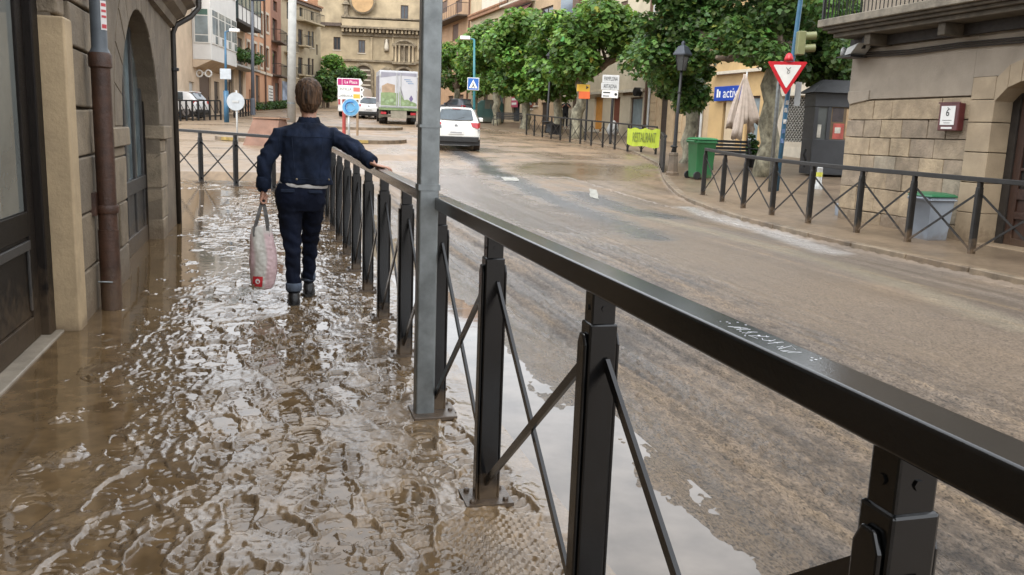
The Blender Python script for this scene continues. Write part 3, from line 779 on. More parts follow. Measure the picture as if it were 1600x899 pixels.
HIPL, KNL, ANL = (.115, 6.35, .78), (.132, 6.33, .43), (.140, 6.30, .075)
HIPR, KNR, ANR = (.275, 6.37, .78), (.268, 6.54, .44), (.256, 6.66, .085)
bd.capsule([HIPL, KNL, (ANL[0], ANL[1], .10)], [.07, .043, .033]); bd.capsule([HIPR, KNR, (.256, 6.655, .11)], [.07, .043, .033])
for (x, y, z) in (ANL, ANR): bd.capsule([(x, y - .03, z - .03), (x + .0, y + .16, .03)], [.036, .03])
SHL, ELL, WRL = (.075, 6.36, 1.22), (-.045, 6.325, 1.03), (-.062, 6.315, .84)
SHR, ELR, WRR = (.405, 6.36, 1.22), (.560, 6.215, 1.135), (.668, 6.055, 1.048)
bd.capsule([SHL, ELL, WRL], [.045, .037, .026]); bd.capsule([SHR, ELR, WRR], [.045, .037, .026])
# right hand lies on the handrail, fingers over its far edge
bd.loft([[(x, y0 + .040 * w * math.cos(a), z + .013 * math.sin(a)) for a in [2 * math.pi * k / 12 for k in range(12)]] for x, y0, z, w in ((.66, 6.05, 1.045, .6), (.682, 6.042, 1.036, .85), (.705, 6.035, 1.026, 1.0), (.732, 6.03, 1.0215, 1.02), (.748, 6.028, 1.0195, .95))])
for i, (dy, ln) in enumerate(((.031, .060), (.011, .070), (-.010, .066), (-.030, .050))):
    y = 6.030 + dy; bd.capsule([(.735, y, 1.020), (.735 + ln * .55, y - .003 + dy * .15, 1.017), (.735 + ln * .86, y - .004 + dy * .25, 1.006), (.735 + ln, y - .004 + dy * .25, .992)], [.0093, .0086, .0078, .0068], 8)
bd.capsule([(.69, 6.068, 1.024), (.715, 6.093, 1.016), (.742, 6.105, 1.011)], [.0125, .0105, .0085], 8)
# left hand closed on the bag handles
hc = Vector((-.066, 6.325, .775))
bd.loft([[(hc.x + dx + .017 * math.cos(a), hc.y + .036 * w * math.sin(a), z) for a in [2 * math.pi * k / 12 for k in range(12)]] for dx, z, w in ((.004, .845, .62), (.002, .82, .85), (-.002, .795, 1.0), (-.006, .77, .98), (-.008, .757, .85))])
for i, dy in enumerate((.029, .010, -.010, -.028)):
    y = hc.y + dy; L = (1, 1.08, 1.02, .86)[i]
    bd.capsule([(-.074, y, .772), (-.082, y, .748), (-.068, y, .730), (-.048 + .002 * i, y, .738), (-.045, y, .755 * 1.0 - (1 - L) * .02)], [.0092, .0088, .0083, .0078, .007], 8)
bd.capsule([(-.055, hc.y + .032, .805), (-.040, hc.y + .030, .775), (-.043, hc.y + .012, .752)], [.012, .0105, .0085], 8)
me = remesh(bd, .0055, 2); me.transform(LOC)
org = tuple(LOC @ Vector(WO)); me.transform(Matrix.Translation([-v for v in org]))
wom = place(me, "person", SKIN, smooth=True, org=(0, 0, 0))
wom.location = org
tag(wom, "woman in dark denim walking away with one hand on the railing and a tote bag", "person")
WORG = WO
def dress(me, name, mat, parent=None, smooth=True):
    me.transform(LOC); me.transform(Matrix.Translation([-v for v in org]))
    return place(me, name, mat, parent or wom, smooth=smooth)
class WB(MB):
    def put(self, name, mat, parent=None, smooth=True, bevel=0):
        me = self.mesh(name); me.transform(LOC); me.transform(Matrix.Translation([-v for v in org]))
        return place(me, name, mat, parent or wom, smooth=smooth, bevel=bevel)
def folds(scale, amp, zs=1.0, fine=.3):
    def f(co, n):
        p = Vector((co.x * scale, co.y * scale, co.z * scale * zs))
        return n * (amp * mnoise.noise(p) + amp * fine * mnoise.noise(p * 2.7))
    return f
# ---- hair: short, brown, rounded at the back, tapering to the nape
hr_ = MB()
hr_.loft([ell((hx, 6.385 + dy, z), rx, ry, 28) for z, rx, ry, dy in ((1.372, .024, .014, -.058), (1.382, .046, .034, -.048), (1.405, .063, .062, -.034), (1.435, .081, .092, -.018), (1.47, .088, .108, -.004), (1.515, .093, .114, .002), (1.555, .087, .107, .003), (1.587, .068, .086, .002), (1.607, .044, .055, 0), (1.614, .014, .018, 0))])
strand = lambda co, n: n * (.0055 * mnoise.noise(Vector((co.x * 95, co.y * 95, co.z * 14))) + .006 * mnoise.noise(Vector((co.x * 28, co.y * 28, co.z * 9))))
hm = remesh(hr_, .0045, 1, strand)
HAIR = mtl("brown_hair", (.028, .014, .007), .5, .55, 60, .5, 180, col2=(.075, .038, .017), stretch=(1, 1, .12), spec=.35)
hair = dress(hm, "hair", HAIR)
hl = MB()
hr2 = random.Random(8)
for k in range(420):                                               # loose strands over the cap of hair
    a = hr2.uniform(0, 2 * math.pi); z1 = hr2.uniform(1.385, 1.5); pts = []
    for j in range(5):
        u = j / 4; zz = 1.612 - (1.612 - z1) * u ** 1.25
        prof = np.interp(zz, [1.38, 1.435, 1.515, 1.555, 1.587, 1.614], [.045, .077, .0925, .086, .067, .01]); aa = a + .5 * (u - .5) * hr2.uniform(-.4, .4)
        pts.append((hx + prof * 1.025 * math.cos(aa), 6.388 + prof * 1.24 * math.sin(aa) + .002, zz + .002))
    hl.tube(pts, [.0012, .0021, .0021, .0018, .0006], 3, cap=False)
m2 = hl.mesh("strand"); st = dress(m2, "strands", HAIR, hair); st['kind'] = 'stuff'
# ---- eyes (turned away from us)
for sg in (-1, 1): WB().lathe([(.004, -.008), (.009, -.004), (.0095, .002), (.005, .008)], (hx + sg * .031, 6.482, 1.478), 10).put("eye", SHOE)
# ---- jacket
jk = MB()
jk.loft([ell((.225 + dx, 6.352, z), rx, ry, 36, 2.5, tl) for z, rx, ry, dx, tl in ((.872, .184, .128, .012, -.03), (.90, .185, .130, .012, -.03), (.97, .174, .123, .008, -.01), (1.06, .172, .118, .010, 0), (1.14, .178, .120, .012, 0), (1.21, .182, .114, .014, 0), (1.245, .170, .104, .018, 0), (1.275, .142, .088, .024, 0), (1.302, .092, .072, .028, 0))])
jk.capsule([(.095, 6.355, 1.215), (.062, 6.355, 1.215), (.010, 6.34, 1.12), ELL, (-.056, 6.318, .93), (-.062, 6.315, .855)], [.060, .062, .060, .056, .050, .046], 18)
jk.capsule([(.385, 6.352, 1.215), (.418, 6.35, 1.215), (.49, 6.285, 1.175), ELR, (.615, 6.13, 1.092), (.658, 6.07, 1.056)], [.060, .062, .060, .055, .048, .043], 18)
def jfold(co, n):
    w = .0085 * mnoise.noise(Vector((co.x * 13, co.y * 13, co.z * 9 + co.x * 6)))
    w += .005 * mnoise.noise(Vector((co.x * 34, co.y * 34, co.z * 20)))
    arm = max(0, abs(co.x - .235) - .17) * 6
    w += min(1, arm) * .0055 * math.sin(co.z * 55 + 30 * co.x + 7 * mnoise.noise(co * 11))
    return n * w
jm = remesh(jk, .007, 7, jfold)
bvh = BVHTree.FromPolygons([v.co.copy() for v in jm.vertices], [tuple(p.vertices) for p in jm.polygons])
def cling(pts, off=.002, dirn=(0, 1, 0)):                          # lay a line on the jacket's back
    out = []
    for x, z in pts:
        hit = bvh.ray_cast(Vector((x, 5.6, z)), Vector(dirn))
        if hit[0] is not None: out.append(hit[0] + hit[1] * off)
    return out
seams = []
def lerp_line(a, b, n=14): return [(a[0] + (b[0] - a[0]) * k / n, a[1] + (b[1] - a[1]) * k / n) for k in range(n + 1)]
for a, b in (((.075, 1.205), (.405, 1.205)), ((.135, 1.20), (.155, .925)), ((.345, 1.20), (.325, .925)), ((.042, .922), (.43, .905)), ((.062, 1.27), (.040, 1.10)), ((.425, 1.27), (.437, 1.10))):
    seams.append(cling(lerp_line(a, b)))
jacket = dress(jm, "jacket", DENIM_J)
for q in seams:
    if len(q) > 3: WB().tube(q, .0022, 5).put("seam", SEAM, jacket)
cl_ = MB(); cl_.loft([ell((hx + .0, 6.365, z), rx, ry, 28) for z, rx, ry in ((1.275, .105, .088), (1.306, .084, .078), (1.336, .072, .071), (1.346, .067, .067), (1.337, .060, .060), (1.29, .062, .062))])
dress(remesh(cl_, .006, 2, folds(25, .004)), "collar", DENIM_J, jacket)
for wr, el in ((WRL, ELL), (WRR, ELR)):
    w_, e_ = Vector(wr), Vector(el); dv = (w_ - e_).normalized()
    WB().tube([w_ - dv * .075, w_ - dv * .06, w_ + dv * .002, w_ + dv * .006], [.050, .0525, .0515, .040], 18).put("cuff", DENIM_J, jacket)
for x in (.165, .385):
    q = cling([(x, .91)], .004)
    if q: WB().disc(tuple(q[0]), .008, 'y', 10, .004).put("button", mtl("dull_brass", (.25, .21, .15), .4, .1, 20, 0, metal=.7), jacket)
# ---- white top showing below the jacket
ws = MB(); ws.loft([ell((.212 + dx, 6.355, z), rx, ry, 32, 2.3, -.05) for z, rx, ry, dx in ((.845, .158, .112, 0), (.852, .172, .121, 0), (.88, .174, .120, .005), (.91, .168, .115, .008))])
dress(remesh(ws, .008, 2, folds(18, .004)), "top", TEE)
# ---- jeans
jn = MB()
jn.loft([ell((.195 + dx, 6.355, z), rx, ry, 32, 2.5) for z, rx, ry, dx in ((.68, .150, .100, 0), (.74, .178, .122, 0), (.80, .181, .128, 0), (.85, .170, .118, .004), (.88, .162, .110, .008))])
jn.capsule([(.118, 6.35, .76), (.122, 6.345, .62), KNL, (.138, 6.305, .26), (.142, 6.30, .14), (.142, 6.30, .115)], [.092, .084, .061, .053, .050, .050], 20)
jn.capsule([(.274, 6.37, .76), (.275, 6.45, .62), KNR, (.262, 6.605, .27), (.257, 6.65, .15), (.256, 6.66, .115)], [.090, .082, .060, .052, .048, .048], 20)
def pfold(co, n):
    k = 1.0 if co.z < .58 else .5
    return n * (.007 * mnoise.noise(Vector((co.x * 16, co.y * 16, co.z * 11))) + k * .0045 * math.sin(co.z * 62 + 20 * co.x + 4 * mnoise.noise(co * 9)) + .003 * mnoise.noise(co * 40))
jeans = dress(remesh(jn, .0075, 5, pfold), "jeans", DENIM_P)
for x0, z0 in ((.055, .80), (.245, .795)):
    WB().bb(x0, x0 + .095, 6.216, 6.232, z0 + .018, z0 + .04).put("pocket_trim", SEAM, jeans, bevel=.004)
for (x, y, z), r in ((ANL, .057), (ANR, .055)):
    WB().tube([(x, y, z + .028), (x, y, z + .034), (x, y, z + .082), (x, y, z + .088)], [r * .9, r, r * 1.02, r * .9], 20).put("turned_cuff", CUFF, jeans)
for (x, y, z), yw in ((ANL, .0), (ANR, .05)):
    s_ = MB(); zz = -.008 if x < .2 else -.004
    s_.loft([ell((x + yw * (yy + .06), y + yy, zz + h / 2 + .012), w, h / 2, 18) if 0 else [(x + yw * (yy + .06) + w * math.cos(a), y + yy, zz + .012 + h / 2 + h / 2 * math.sin(a)) for a in [2 * math.pi * k / 16 for k in range(16)]] for yy, w, h in ((-.075, .014, .04), (-.062, .034, .085), (-.02, .042, .115), (.05, .044, .10), (.11, .046, .07), (.16, .040, .055), (.185, .018, .03))])
    sh = dress(remesh(s_, .005, 2), "shoe", SHOE)
    WB().loft([[(x + yw * (yy + .06) - w, y + yy, zz + zc), (x + yw * (yy + .06) + w, y + yy, zz + zc)][::1] + [(x + yw * (yy + .06) + w, y + yy, zz + zc + .022), (x + yw * (yy + .06) - w, y + yy, zz + zc + .022)] for yy, w, zc in ((-.08, .026, 0), (-.05, .04, 0), (.0, .042, .0), (.06, .045, 0), (.12, .047, 0), (.17, .036, .004), (.19, .015, .006))]).put("sole", SOLE, sh, smooth=False)

# ------------------------------------------------------------------ tote bag in her left hand
bagM = bpy.data.materials.new("printed_tote_fabric"); bagM.use_nodes = True
n_, l_ = bagM.node_tree.nodes, bagM.node_tree.links; bs = n_["Principled BSDF"]; bs.inputs['Roughness'].default_value = .42
va = n_.new("ShaderNodeAttribute"); va.attribute_name = "tint"; l_.new(va.outputs['Color'], bs.inputs['Base Color'])
bn = n_.new("ShaderNodeTexNoise"); bn.inputs['Scale'].default_value = 30; gg = n_.new("ShaderNodeNewGeometry"); l_.new(gg.outputs['Position'], bn.inputs['Vector'])
bp_ = n_.new("ShaderNodeBump"); bp_.inputs['Strength'].default_value = .2; bp_.inputs['Distance'].default_value = .01; l_.new(bn.outputs['Fac'], bp_.inputs['Height']); l_.new(bp_.outputs[0], bs.inputs['Normal'])
by = 6.30
bg_ = MB()
bg_.loft([[(cx + w * math.copysign(abs(math.cos(a)) ** .8, math.cos(a)), by + dy * math.sin(a), z) for a in [2 * math.pi * k / 28 for k in range(28)]]
          for z, cx, w, dy in ((.118, -.075, .035, .025), (.128, -.075, .068, .045), (.16, -.074, .083, .056), (.24, -.068, .096, .062), (.32, -.069, .098, .060), (.42, -.074, .091, .050), (.50, -.078, .080, .034), (.565, -.080, .068, .020), (.572, -.080, .060, .012))])
bm_ = remesh(bg_, .006, 2, lambda co, n: n * (.007 * mnoise.noise(Vector((co.x * 22, co.y * 22, co.z * 9))) + .003 * mnoise.noise(co * 45)))
tint = np.ones((len(bm_.vertices), 4), np.float32); co = np.array([v.co[:] for v in bm_.vertices])
u = co[:, 0] + .072 + .01 * np.sin(co[:, 2] * 14)
white = np.array([.52, .50, .45]); pink = np.array([.56, .40, .40]); dpink = np.array([.44, .31, .31])
wv = smooth(.0, .03, u + .078) * smooth(.030, .006, u); top = smooth(.50, .54, co[:, 2])
k = np.maximum(wv, top * .8)[:, None]; base = np.where((u > 0)[:, None], pink, dpink) * (.92 + .16 * fbm(co[:, 0] * 20, co[:, 2] * 12, 1.0, 3, 4))[:, None]
tint[:, :3] = base * (1 - k) + white * k
ta = bm_.attributes.new("tint", 'FLOAT_COLOR', 'POINT'); ta.data.foreach_set("color", tint.reshape(-1))
borg = tuple(LOC @ Vector((-.07, by, .11)))
bm_.transform(LOC); bm_.transform(Matrix.Translation([-v for v in borg]))
bag = place(bm_, "tote_bag", bagM, smooth=True); bag.location = borg
tag(bag, "pink and white tote bag with a red logo square hanging from the woman's hand", "bag")
def bagput(mb, name, mat, smooth=True, bevel=0):
    me = mb.mesh(name); me.transform(LOC); me.transform(Matrix.Translation([-v for v in borg])); return place(me, name, mat, bag, smooth=smooth, bevel=bevel)
STRAP = mtl("grey_webbing", (.11, .105, .10), .8, .2, 40, .2, 200)
for yy, dxs in ((by - .030, 0), (by + .022, .004)):
    for x0, x1 in ((-.125, -.072), (-.036, -.062)):
        sb = MB(); pts = [(x0 + dxs, yy * .5 + by * .5 - .012, .50), (x0 + dxs, yy * .6 + by * .4, .56), ((x0 + x1) / 2 + dxs, yy * .8 + by * .2, .655), (x1, by + .02, .745), (x1 + .002, by + .025, .757)]
        rings = [[(x - .0115, y - .0015, z), (x + .0115, y - .0015, z), (x + .0115, y + .0015, z), (x - .0115, y + .0015, z)] for x, y, z in pts]
        bagput(sb.loft(rings), "strap", STRAP, smooth=False)
RED = mtl("logo_red", (.55, .03, .04), .45, .06, 10, 0); WHT = mtl("print_white", (.75, .72, .70), .45, .05, 10, 0)
bvb = BVHTree.FromPolygons([LOC.inverted() @ (v.co + Vector(borg)) for v in bm_.vertices], [tuple(p.vertices) for p in bm_.polygons])
def bagcling(poly, off):
    out = []
    for x, z in poly:
        h_ = bvb.ray_cast(Vector((x, 5.7, z)), Vector((0, 1, 0)))
        out.append((x, (h_[0].y if h_[0] is not None else by - .05) - off, z))
    return out
lx, lz, q = -.113, .178, .034
gr = [(lx - q + 2 * q * i / 4 + .006 * j / 4, lz - q + 2.2 * q * j / 4) for j in range(5) for i in range(5)]
mbq = MB().add(bagcling(gr, .004), [(j * 5 + i, j * 5 + i + 1, j * 5 + i + 6, j * 5 + i + 5) for j in range(4) for i in range(4)]); bagput(mbq, "logo_square", RED)
ring = MB(); ro = [(lx + .003 + .016 * math.cos(a), lz + .006 + .019 * math.sin(a)) for a in [2 * math.pi * k / 20 for k in range(20)]]; ri = [(lx + .005 + .007 * math.cos(a), lz + .003 + .008 * math.sin(a)) for a in [2 * math.pi * k / 20 for k in range(20)]]
ring.add(bagcling(ro, .0065) + bagcling(ri, .0065), [(k, (k + 1) % 20, 20 + (k + 1) % 20, 20 + k) for k in range(20)]); bagput(ring, "logo_ring", WHT)
# ------------------------------------------------------------------ stone house on the right
STONE_R = [mtl("right_stone_%d" % i, c, .78, .22, 5, .8, 30, stain=.6, mud=(-.05, .55, .55)) for i, c in enumerate(((.34, .265, .175), (.29, .23, .16), (.37, .29, .19), (.27, .215, .155), (.32, .275, .205)))]
PLAST_R = mtl("grey_beige_plaster", (.30, .255, .20), .85, .14, 1.6, .25, 40, stain=.55)
MORTAR = mtl("mortar", (.20, .16, .112), .9, .2, 10, .3)
JAMB = mtl("dressed_sandstone", (.35, .275, .185), .75, .12, 3, .3, 45, stain=.3, mud=(-.05, .45, .6))
BALC = mtl("weathered_balcony_stone", (.20, .175, .135), .8, .3, 5, .4, 40, stain=.7)
BALC_D = mtl("shaded_balcony_moulding", (.085, .07, .05), .8, .3, 5, .3, 40, stain=.5)  # shade of the balcony underside put into the moulding colour
DARKW = mtl("dark_beam_wood", (.025, .02, .016), .7, .3, 9, .2)
RT = 9.25; RC = 12.55                                          # wall plane and corner
rb = thing("corner_stone_house", "sandstone house on the right with balcony above and arched wooden door", "house", (RT, RC, 0), LOC)
w = MB()
w.bb(RT + .05, RT + 7, RC - .05 - 2.72, RC - .05, -.4, 2.0)     # core behind the blocks
w.bb(RT + .05, RT + 7, 5, 8.2, -.4, 3.0)
w.bb(RT + .6, RT + 7, 8.2, RC - 2.77, -.4, 3.0)
w.build("wall_core", MORTAR, rb)
pz = MB()
pz.bb(RT - .012, RT + 7, 9.93, RC + .03, 2.0, 2.80)
pz.build("plaster_wall", PLAST_R, rb, bevel=.01)
MB().bb(RT + .02, RT + 7, 4, RC - .05, 2.78, 7.5).build("upper_wall", PLAST_R, rb)
MB().bb(RT - .014, RT + 7, 7.4, 9.925, 2.245, 2.78).build("plaster_panel", PLAST_R, rb)
# ashlar, course by course
zs = [-.15, .22, .60, .86, 1.12, 1.40, 1.68, 1.985]
for ci, (z0, z1) in enumerate(zip(zs[:-1], zs[1:])):
    s = RC; first = True
    while s > 9.95:
        wd = random.uniform(.42, .62) if (z1 - z0) > .3 else random.uniform(.30, .55)
        if first: wd = .42 if ci % 2 else .62
        s1 = max(9.90, s - wd)
        if s1 - 9.90 < .15: s1 = 9.90
        MB().bb(RT - random.uniform(0, .012), RT + (.5 if first else .2), s1 + .006, s - (.0 if first else .006), z0 + .006, z1 - .006, .006).build("stone", STONE_R[random.randrange(5)], rb, bevel=.008)
        first = False; s = s1
# the return face round the corner
for ci, (z0, z1) in enumerate(zip(zs[:-1], zs[1:])):
    x = RT + .52
    while x < RT + 4:
        wd = random.uniform(.4, .65); MB().bb(x + .006, x + wd - .006, RC - .2, RC - random.uniform(0, .01), z0 + .006, z1 - .006).build("stone", STONE_R[random.randrange(5)], rb, bevel=.012); x += wd
# chamfered corbel block at the corner
MB().prism([(RC + .03, 2.14), (RC + .03, 2.02), (RC - .03, 1.93), (RC - .5, 1.99), (RC - .5, 2.14)], 'x', RT - .03, RT + .5).build("corner_corbel", PLAST_R, rb, bevel=.008)
# door surround with shallow arch
zj = 0
for z0, z1 in ((-.1, .42), (.42, .83), (.83, 1.24), (1.24, 1.64), (1.64, 1.94)):
    MB().bb(RT - .022, RT + .42, 9.50 + .004, 9.92, z0 + .004, z1 - .004, .003).build("jamb_stone", JAMB, rb, bevel=.008)
dm, dr = 8.72, .80
def arch(s, base, rise): return base + rise * max(0, 1 - ((s - dm) / dr) ** 2) ** .6
pts = [9.52 - .2 * k for k in range(9)]
for k, (a, b_) in enumerate(zip(pts[:-1], pts[1:])):
    poly = [(a - .003, arch(a, 1.90, .30)), (b_ + .003, arch(b_, 1.90, .30)), (b_ + .003, arch(b_, 2.22, .26)), (a - .003, arch(a, 2.22, .26))]
    MB().prism(poly, 'x', RT - .024 - .003 * (k % 2), RT + .42).build("arch_stone", JAMB, rb, bevel=.006)
MB().bb(RT - .022, RT + .42, 9.524, 9.92, 1.945, 2.24).build("arch_stone", JAMB, rb, bevel=.008)
for z0, z1 in ((-.1, .5), (.5, 1.0), (1.0, 1.5), (1.5, 1.94)): MB().bb(RT - .022, RT + .42, 7.5, 7.92, z0 + .004, z1 - .004).build("jamb_stone", JAMB, rb, bevel=.008)
WOOD_R = mtl("dark_red_brown_door", (.040, .018, .011), .4, .35, 8, .2, 50, stretch=(8, 8, 1), mud=(-.05, .4, .4))
dx = RT + .30
for s0, s1 in ((9.38, 9.50), (7.92, 8.02)): MB().bb(dx - .02, dx + .1, s0, s1, -.05, 2.2).build("door_frame", DARKW, rb)
for s0, s1 in ((8.72, 9.375), (8.03, 8.71)):
    lf = MB().bb(dx, dx + .06, s0, s0 + .12, .0, 2.2).bb(dx, dx + .06, s1 - .12, s1, .0, 2.2)
    for z0, z1 in ((0, .12), (.38, .48), (.64, .78), (1.02, 1.06), (1.32, 1.36), (1.62, 1.66), (1.95, 2.2)): lf.bb(dx, dx + .06, s0 + .12, s1 - .12, z0, z1)
    o = lf.build("door_leaf", WOOD_R, rb, bevel=.008)
    MB().bb(dx + .03, dx + .05, s0 + .12, s1 - .12, .12, .38).build("panel", WOOD_R, o); MB().bb(dx + .03, dx + .05, s0 + .12, s1 - .12, .48, .64).build("panel", WOOD_R, o)
    for z0, z1 in ((.78, 1.02), (1.06, 1.32), (1.36, 1.62), (1.66, 1.95)): MB().bb(dx + .03, dx + .04, s0 + .12, s1 - .12, z0, z1).build("pane", glassy("door_glass", (.02, .02, .02), .08, .5), o)
    MB().capsule([(dx - .03, s0 + .05 if s0 > 8.5 else s1 - .05, 1.0), (dx - .03, s0 + .05 if s0 > 8.5 else s1 - .05, 1.14)], .012, 8).build("handle", mtl("dull_brass", (.25, .21, .15), .4, .1, 20, 0, metal=.7), o)
MB().bb(dx + .028, dx + .029, 8.98, 9.12, 1.70, 1.80).build("notice", mtl("paper", (.7, .7, .68), .7, .05, 5, 0), rb)
MB().bb(RT - .06, RT + .5, 7.9, 9.55, -.2, .03).build("door_step", JAMB, rb, bevel=.012)
# balcony: slab in three mouldings, beams below, iron balustrade above
bl = MB().bb(8.60, RT + 1, 4.5, RC + .16, 3.13, 3.25).build("balcony_slab", BALC, rb, bevel=.015)
for i, (e, z0, z1) in enumerate(((.06, 3.085, 3.13), (.12, 3.035, 3.085), (.19, 2.965, 3.035))):
    MB().bb(8.60 + e, RT + .9, 4.5, RC + .16 - e, z0, z1 - .001).build("moulding", BALC_D, bl, bevel=.01)
for s in (11.75, 10.2, 8.6):
    MB().bb(8.85, RT + .1, s - .07, s + .07, 2.80, 2.964).build("beam_end", BALC_D, rb, bevel=.01)
for k in range(3): MB().tube([(RT - .05, RC - .1, 2.74 - .03 * k), (RT - .06, 11.2, 2.70 - .03 * k), (RT - .05, 10.2, 2.72 - .03 * k), (RT - .06, 8.8, 2.69 - .03 * k), (RT - .05, 6, 2.7)], .012, 6).build("cable", DARKW, rb)
s = RC + .34
tops = MB().bb(8.65, 8.68, 4.5, RC + .12, 4.14, 4.17).bb(8.68, RT + .9, RC + .09, RC + .12, 4.14, 4.17).build("balcony_handrail", IRON, rb)
bal = MB(); 
m_b = MB().tube([(0, 0, 0), (0, 0, .9)], .008, 6).mesh("baluster"); m_b.materials.append(IRON)
sp_ = RC + .06
while sp_ > 6.6:
    o = place(m_b, "baluster", IRON, rb); o.location = (8.665 - RT, sp_ - RC, 3.25); o.rotation_euler = (0, 0, 0); sp_ -= .088
x = 8.74
while x < RT + .9:
    o = place(m_b, "baluster", IRON, rb); o.location = (x - RT, .105, 3.25); x += .09
for sp_ in (RC + .105, 9.9, 8.0): MB().bb(8.645, 8.685, sp_ - .02, sp_ + .02, 3.25, 4.2).build("balcony_post", IRON, rb)
MB().bb(RT - .09, RT - .014, 4.6, RC + .02, 2.812, 2.962).build("dark_backing", DARKW, rb)  # dark strip added to paint in the shaded band below the slab
# flood lamp under the balcony
fl = thing("flood_lamp", "small floodlight with pale bracket fixed under the balcony corner", "lamp", (RT - .15, 12.25, 2.75), LOC)
MB().prism([(12.02, 2.86), (12.30, 2.80), (12.36, 2.68), (12.20, 2.70)], 'x', RT - .34, RT - .06).build("housing", GALV_L, fl, bevel=.01)
MB().bb(RT - .36, RT - .05, 12.16, 12.52, 2.655, 2.675).build("visor", IRON, fl); MB().bb(RT - .22, RT - .18, 12.05, 12.10, 2.78, 2.96).build("bracket", IRON, fl)
MB().lathe([(.05, 0), (.045, .10), (.02, .13)], (RT - .25, 12.5, 2.70), 12).build("sensor", GALV_L, fl, smooth=True)
# dark red box with a notice on the wall
BX = mtl("dark_red_box_paint", (.085, .018, .018), .4, .2, 8, .1)
mb_ = thing("notice_box", "dark red metal notice box on the stone wall left of the door", "box", (RT - .02, 10.18, 1.53), LOC)
MB().bb(RT - .13, RT - .02, 9.99, 10.36, 1.52, 1.90).build("case", BX, mb_, bevel=.012)
MB().bb(RT - .135, RT - .125, 9.97, 10.38, 1.895, 1.915).build("lid", BX, mb_)
MB().bb(RT - .138, RT - .131, 10.05, 10.31, 1.60, 1.86).build("sheet", mtl("paper", (.7, .7, .68), .7, .05, 5, 0), mb_)
fr = LOC @ Matrix.Translation((RT - .139, 10.18, 0)) @ Matrix.Rotation(-math.pi / 2, 4, 'Z')
INK = mtl("black_ink", (.02, .02, .02), .6, .1, 5, 0)
def wall_text(s, size, x, z, mat, parent, sx=1): return text(s, size, Matrix.Translation((RT - .1395, 10.18 + x, z)) @ Matrix.Rotation(-math.pi / 2, 4, 'Z') @ Matrix.Rotation(math.pi / 2, 4, 'X'), mat, parent, sx=sx)
wall_text("6", .14, 0, 1.765, INK, mb_); MB().bar((RT - .1395, 10.19, 1.84), (RT - .1395, 10.14, 1.81), .003, .012, (1, 0, 0)).build("mark", INK, mb_)
wall_text("~~~~~~", .05, 0, 1.665, INK, mb_); wall_text("~~~~", .05, 0, 1.63, INK, mb_)
MB().bb(RT - .137, RT - .129, 10.08, 10.28, 1.545, 1.572).build("slot", mtl("paper", (.7, .7, .68), .7, .05, 5, 0), mb_)

# ------------------------------------------------------------------ waste bins
def wheelie(name, label, pos, yaw, body, lid, h=1.0, w=.56, dp=.6, lidtilt=0.0, wheels=True, group=None):
    r = thing(name, label, "bin", pos, ID, group); r.matrix_world = Matrix.Translation(pos) @ Matrix.Rotation(yaw, 4, 'Z'); ORG[r.name] = (0, 0, 0)
    k = .82
    rings = [[(x * w / 2 * s, y * dp / 2 * s + oy, z) for x, y in ((-1, -1), (1, -1), (1, 1), (-1, 1))] for z, s, oy in ((.03, k * .98, 0), (.10, k, 0), (h * .86, .97, 0), (h * .87, 1.0, 0), (h * .92, 1.0, 0))]
    MB().loft(rings).build("body", body, r, bevel=.025, seg=3)
    MB().bb(-w / 2 - .02, w / 2 + .02, -dp / 2 - .02, dp / 2 + .02, h * .855, h * .885).build("rim", body, r, bevel=.01)
    l = MB(); n = 8
    rg = [[(x, y, h * .925 + zz) for x, y in ((-a, -b), (a, -b), (a, b), (-a, b))] for a, b, zz in ((w / 2 + .015, dp / 2 + .02, 0), (w / 2 + .02, dp / 2 + .025, .02), (w / 2 - .01, dp / 2 - .01, .045), (w / 2 - .10, dp / 2 - .12, .065))]
    o = l.loft(rg).build("lid", lid, r, bevel=.012)
    o.rotation_euler = (lidtilt, 0, 0)
    MB().tube([(-w / 2 + .06, dp / 2 + .06, h * .9), (w / 2 - .06, dp / 2 + .06, h * .9)], .016, 8).bb(-w / 2 + .05, -w / 2 + .08, dp / 2 - .02, dp / 2 + .06, h * .86, h * .92).bb(w / 2 - .08, w / 2 - .05, dp / 2 - .02, dp / 2 + .06, h * .86, h * .92).build("handle", body, r)
    if wheels:
        for x in (-w / 2 + .02, w / 2 - .02): MB().disc((x, dp / 2 - .06, .10), .10, 'x', 18, .05).build("wheel", IRON, r, bevel=.008)
    return r
BIN_G = mtl("green_bin_plastic", (.020, .12, .042), .42, .12, 4, .05, mud=(.2, .35, .5))
BIN_GL = mtl("green_lid_plastic", (.025, .165, .055), .4, .12, 4, .05)
BIN_B = mtl("grey_blue_bin_plastic", (.24, .275, .32), .45, .1, 3, .05, mud=(-.02, .22, .5))
BIN_BG = mtl("bright_green_lid", (.025, .13, .06), .4, .12, 4, .05)
p = gnd(1090, 280); wheelie("wheelie_bin", "tall green wheelie bin with lid closed near the lamp post", (p.x + .05, p.y, p.z), .30 + math.pi / 2, BIN_G, BIN_GL, h=1.06, w=.52, dp=.55)
q = Lw(9.99, 8.86)
gb = wheelie("waste_bin", "grey-blue waste bin with green lid against the stone wall by the door", (q.x, q.y, -.02), ANG + math.pi / 2, BIN_B, BIN_BG, h=.68, w=.44, dp=.40, wheels=False)
MB().tube([(-.16, -.205, .42), (0, -.23, .47), (.16, -.205, .42)], .008, 6).build("pull_handle", IRON, gb)
q = gnd(1318, 338)
cb = thing("crate", "small pale box lying at the foot of the stone house corner", "box", (q.x, q.y, 0))
MB().bb(q.x - .12, q.x + .06, q.y - .12, q.y + .1, 0, .26, .015).build("carton", BIN_B, cb, bevel=.01)
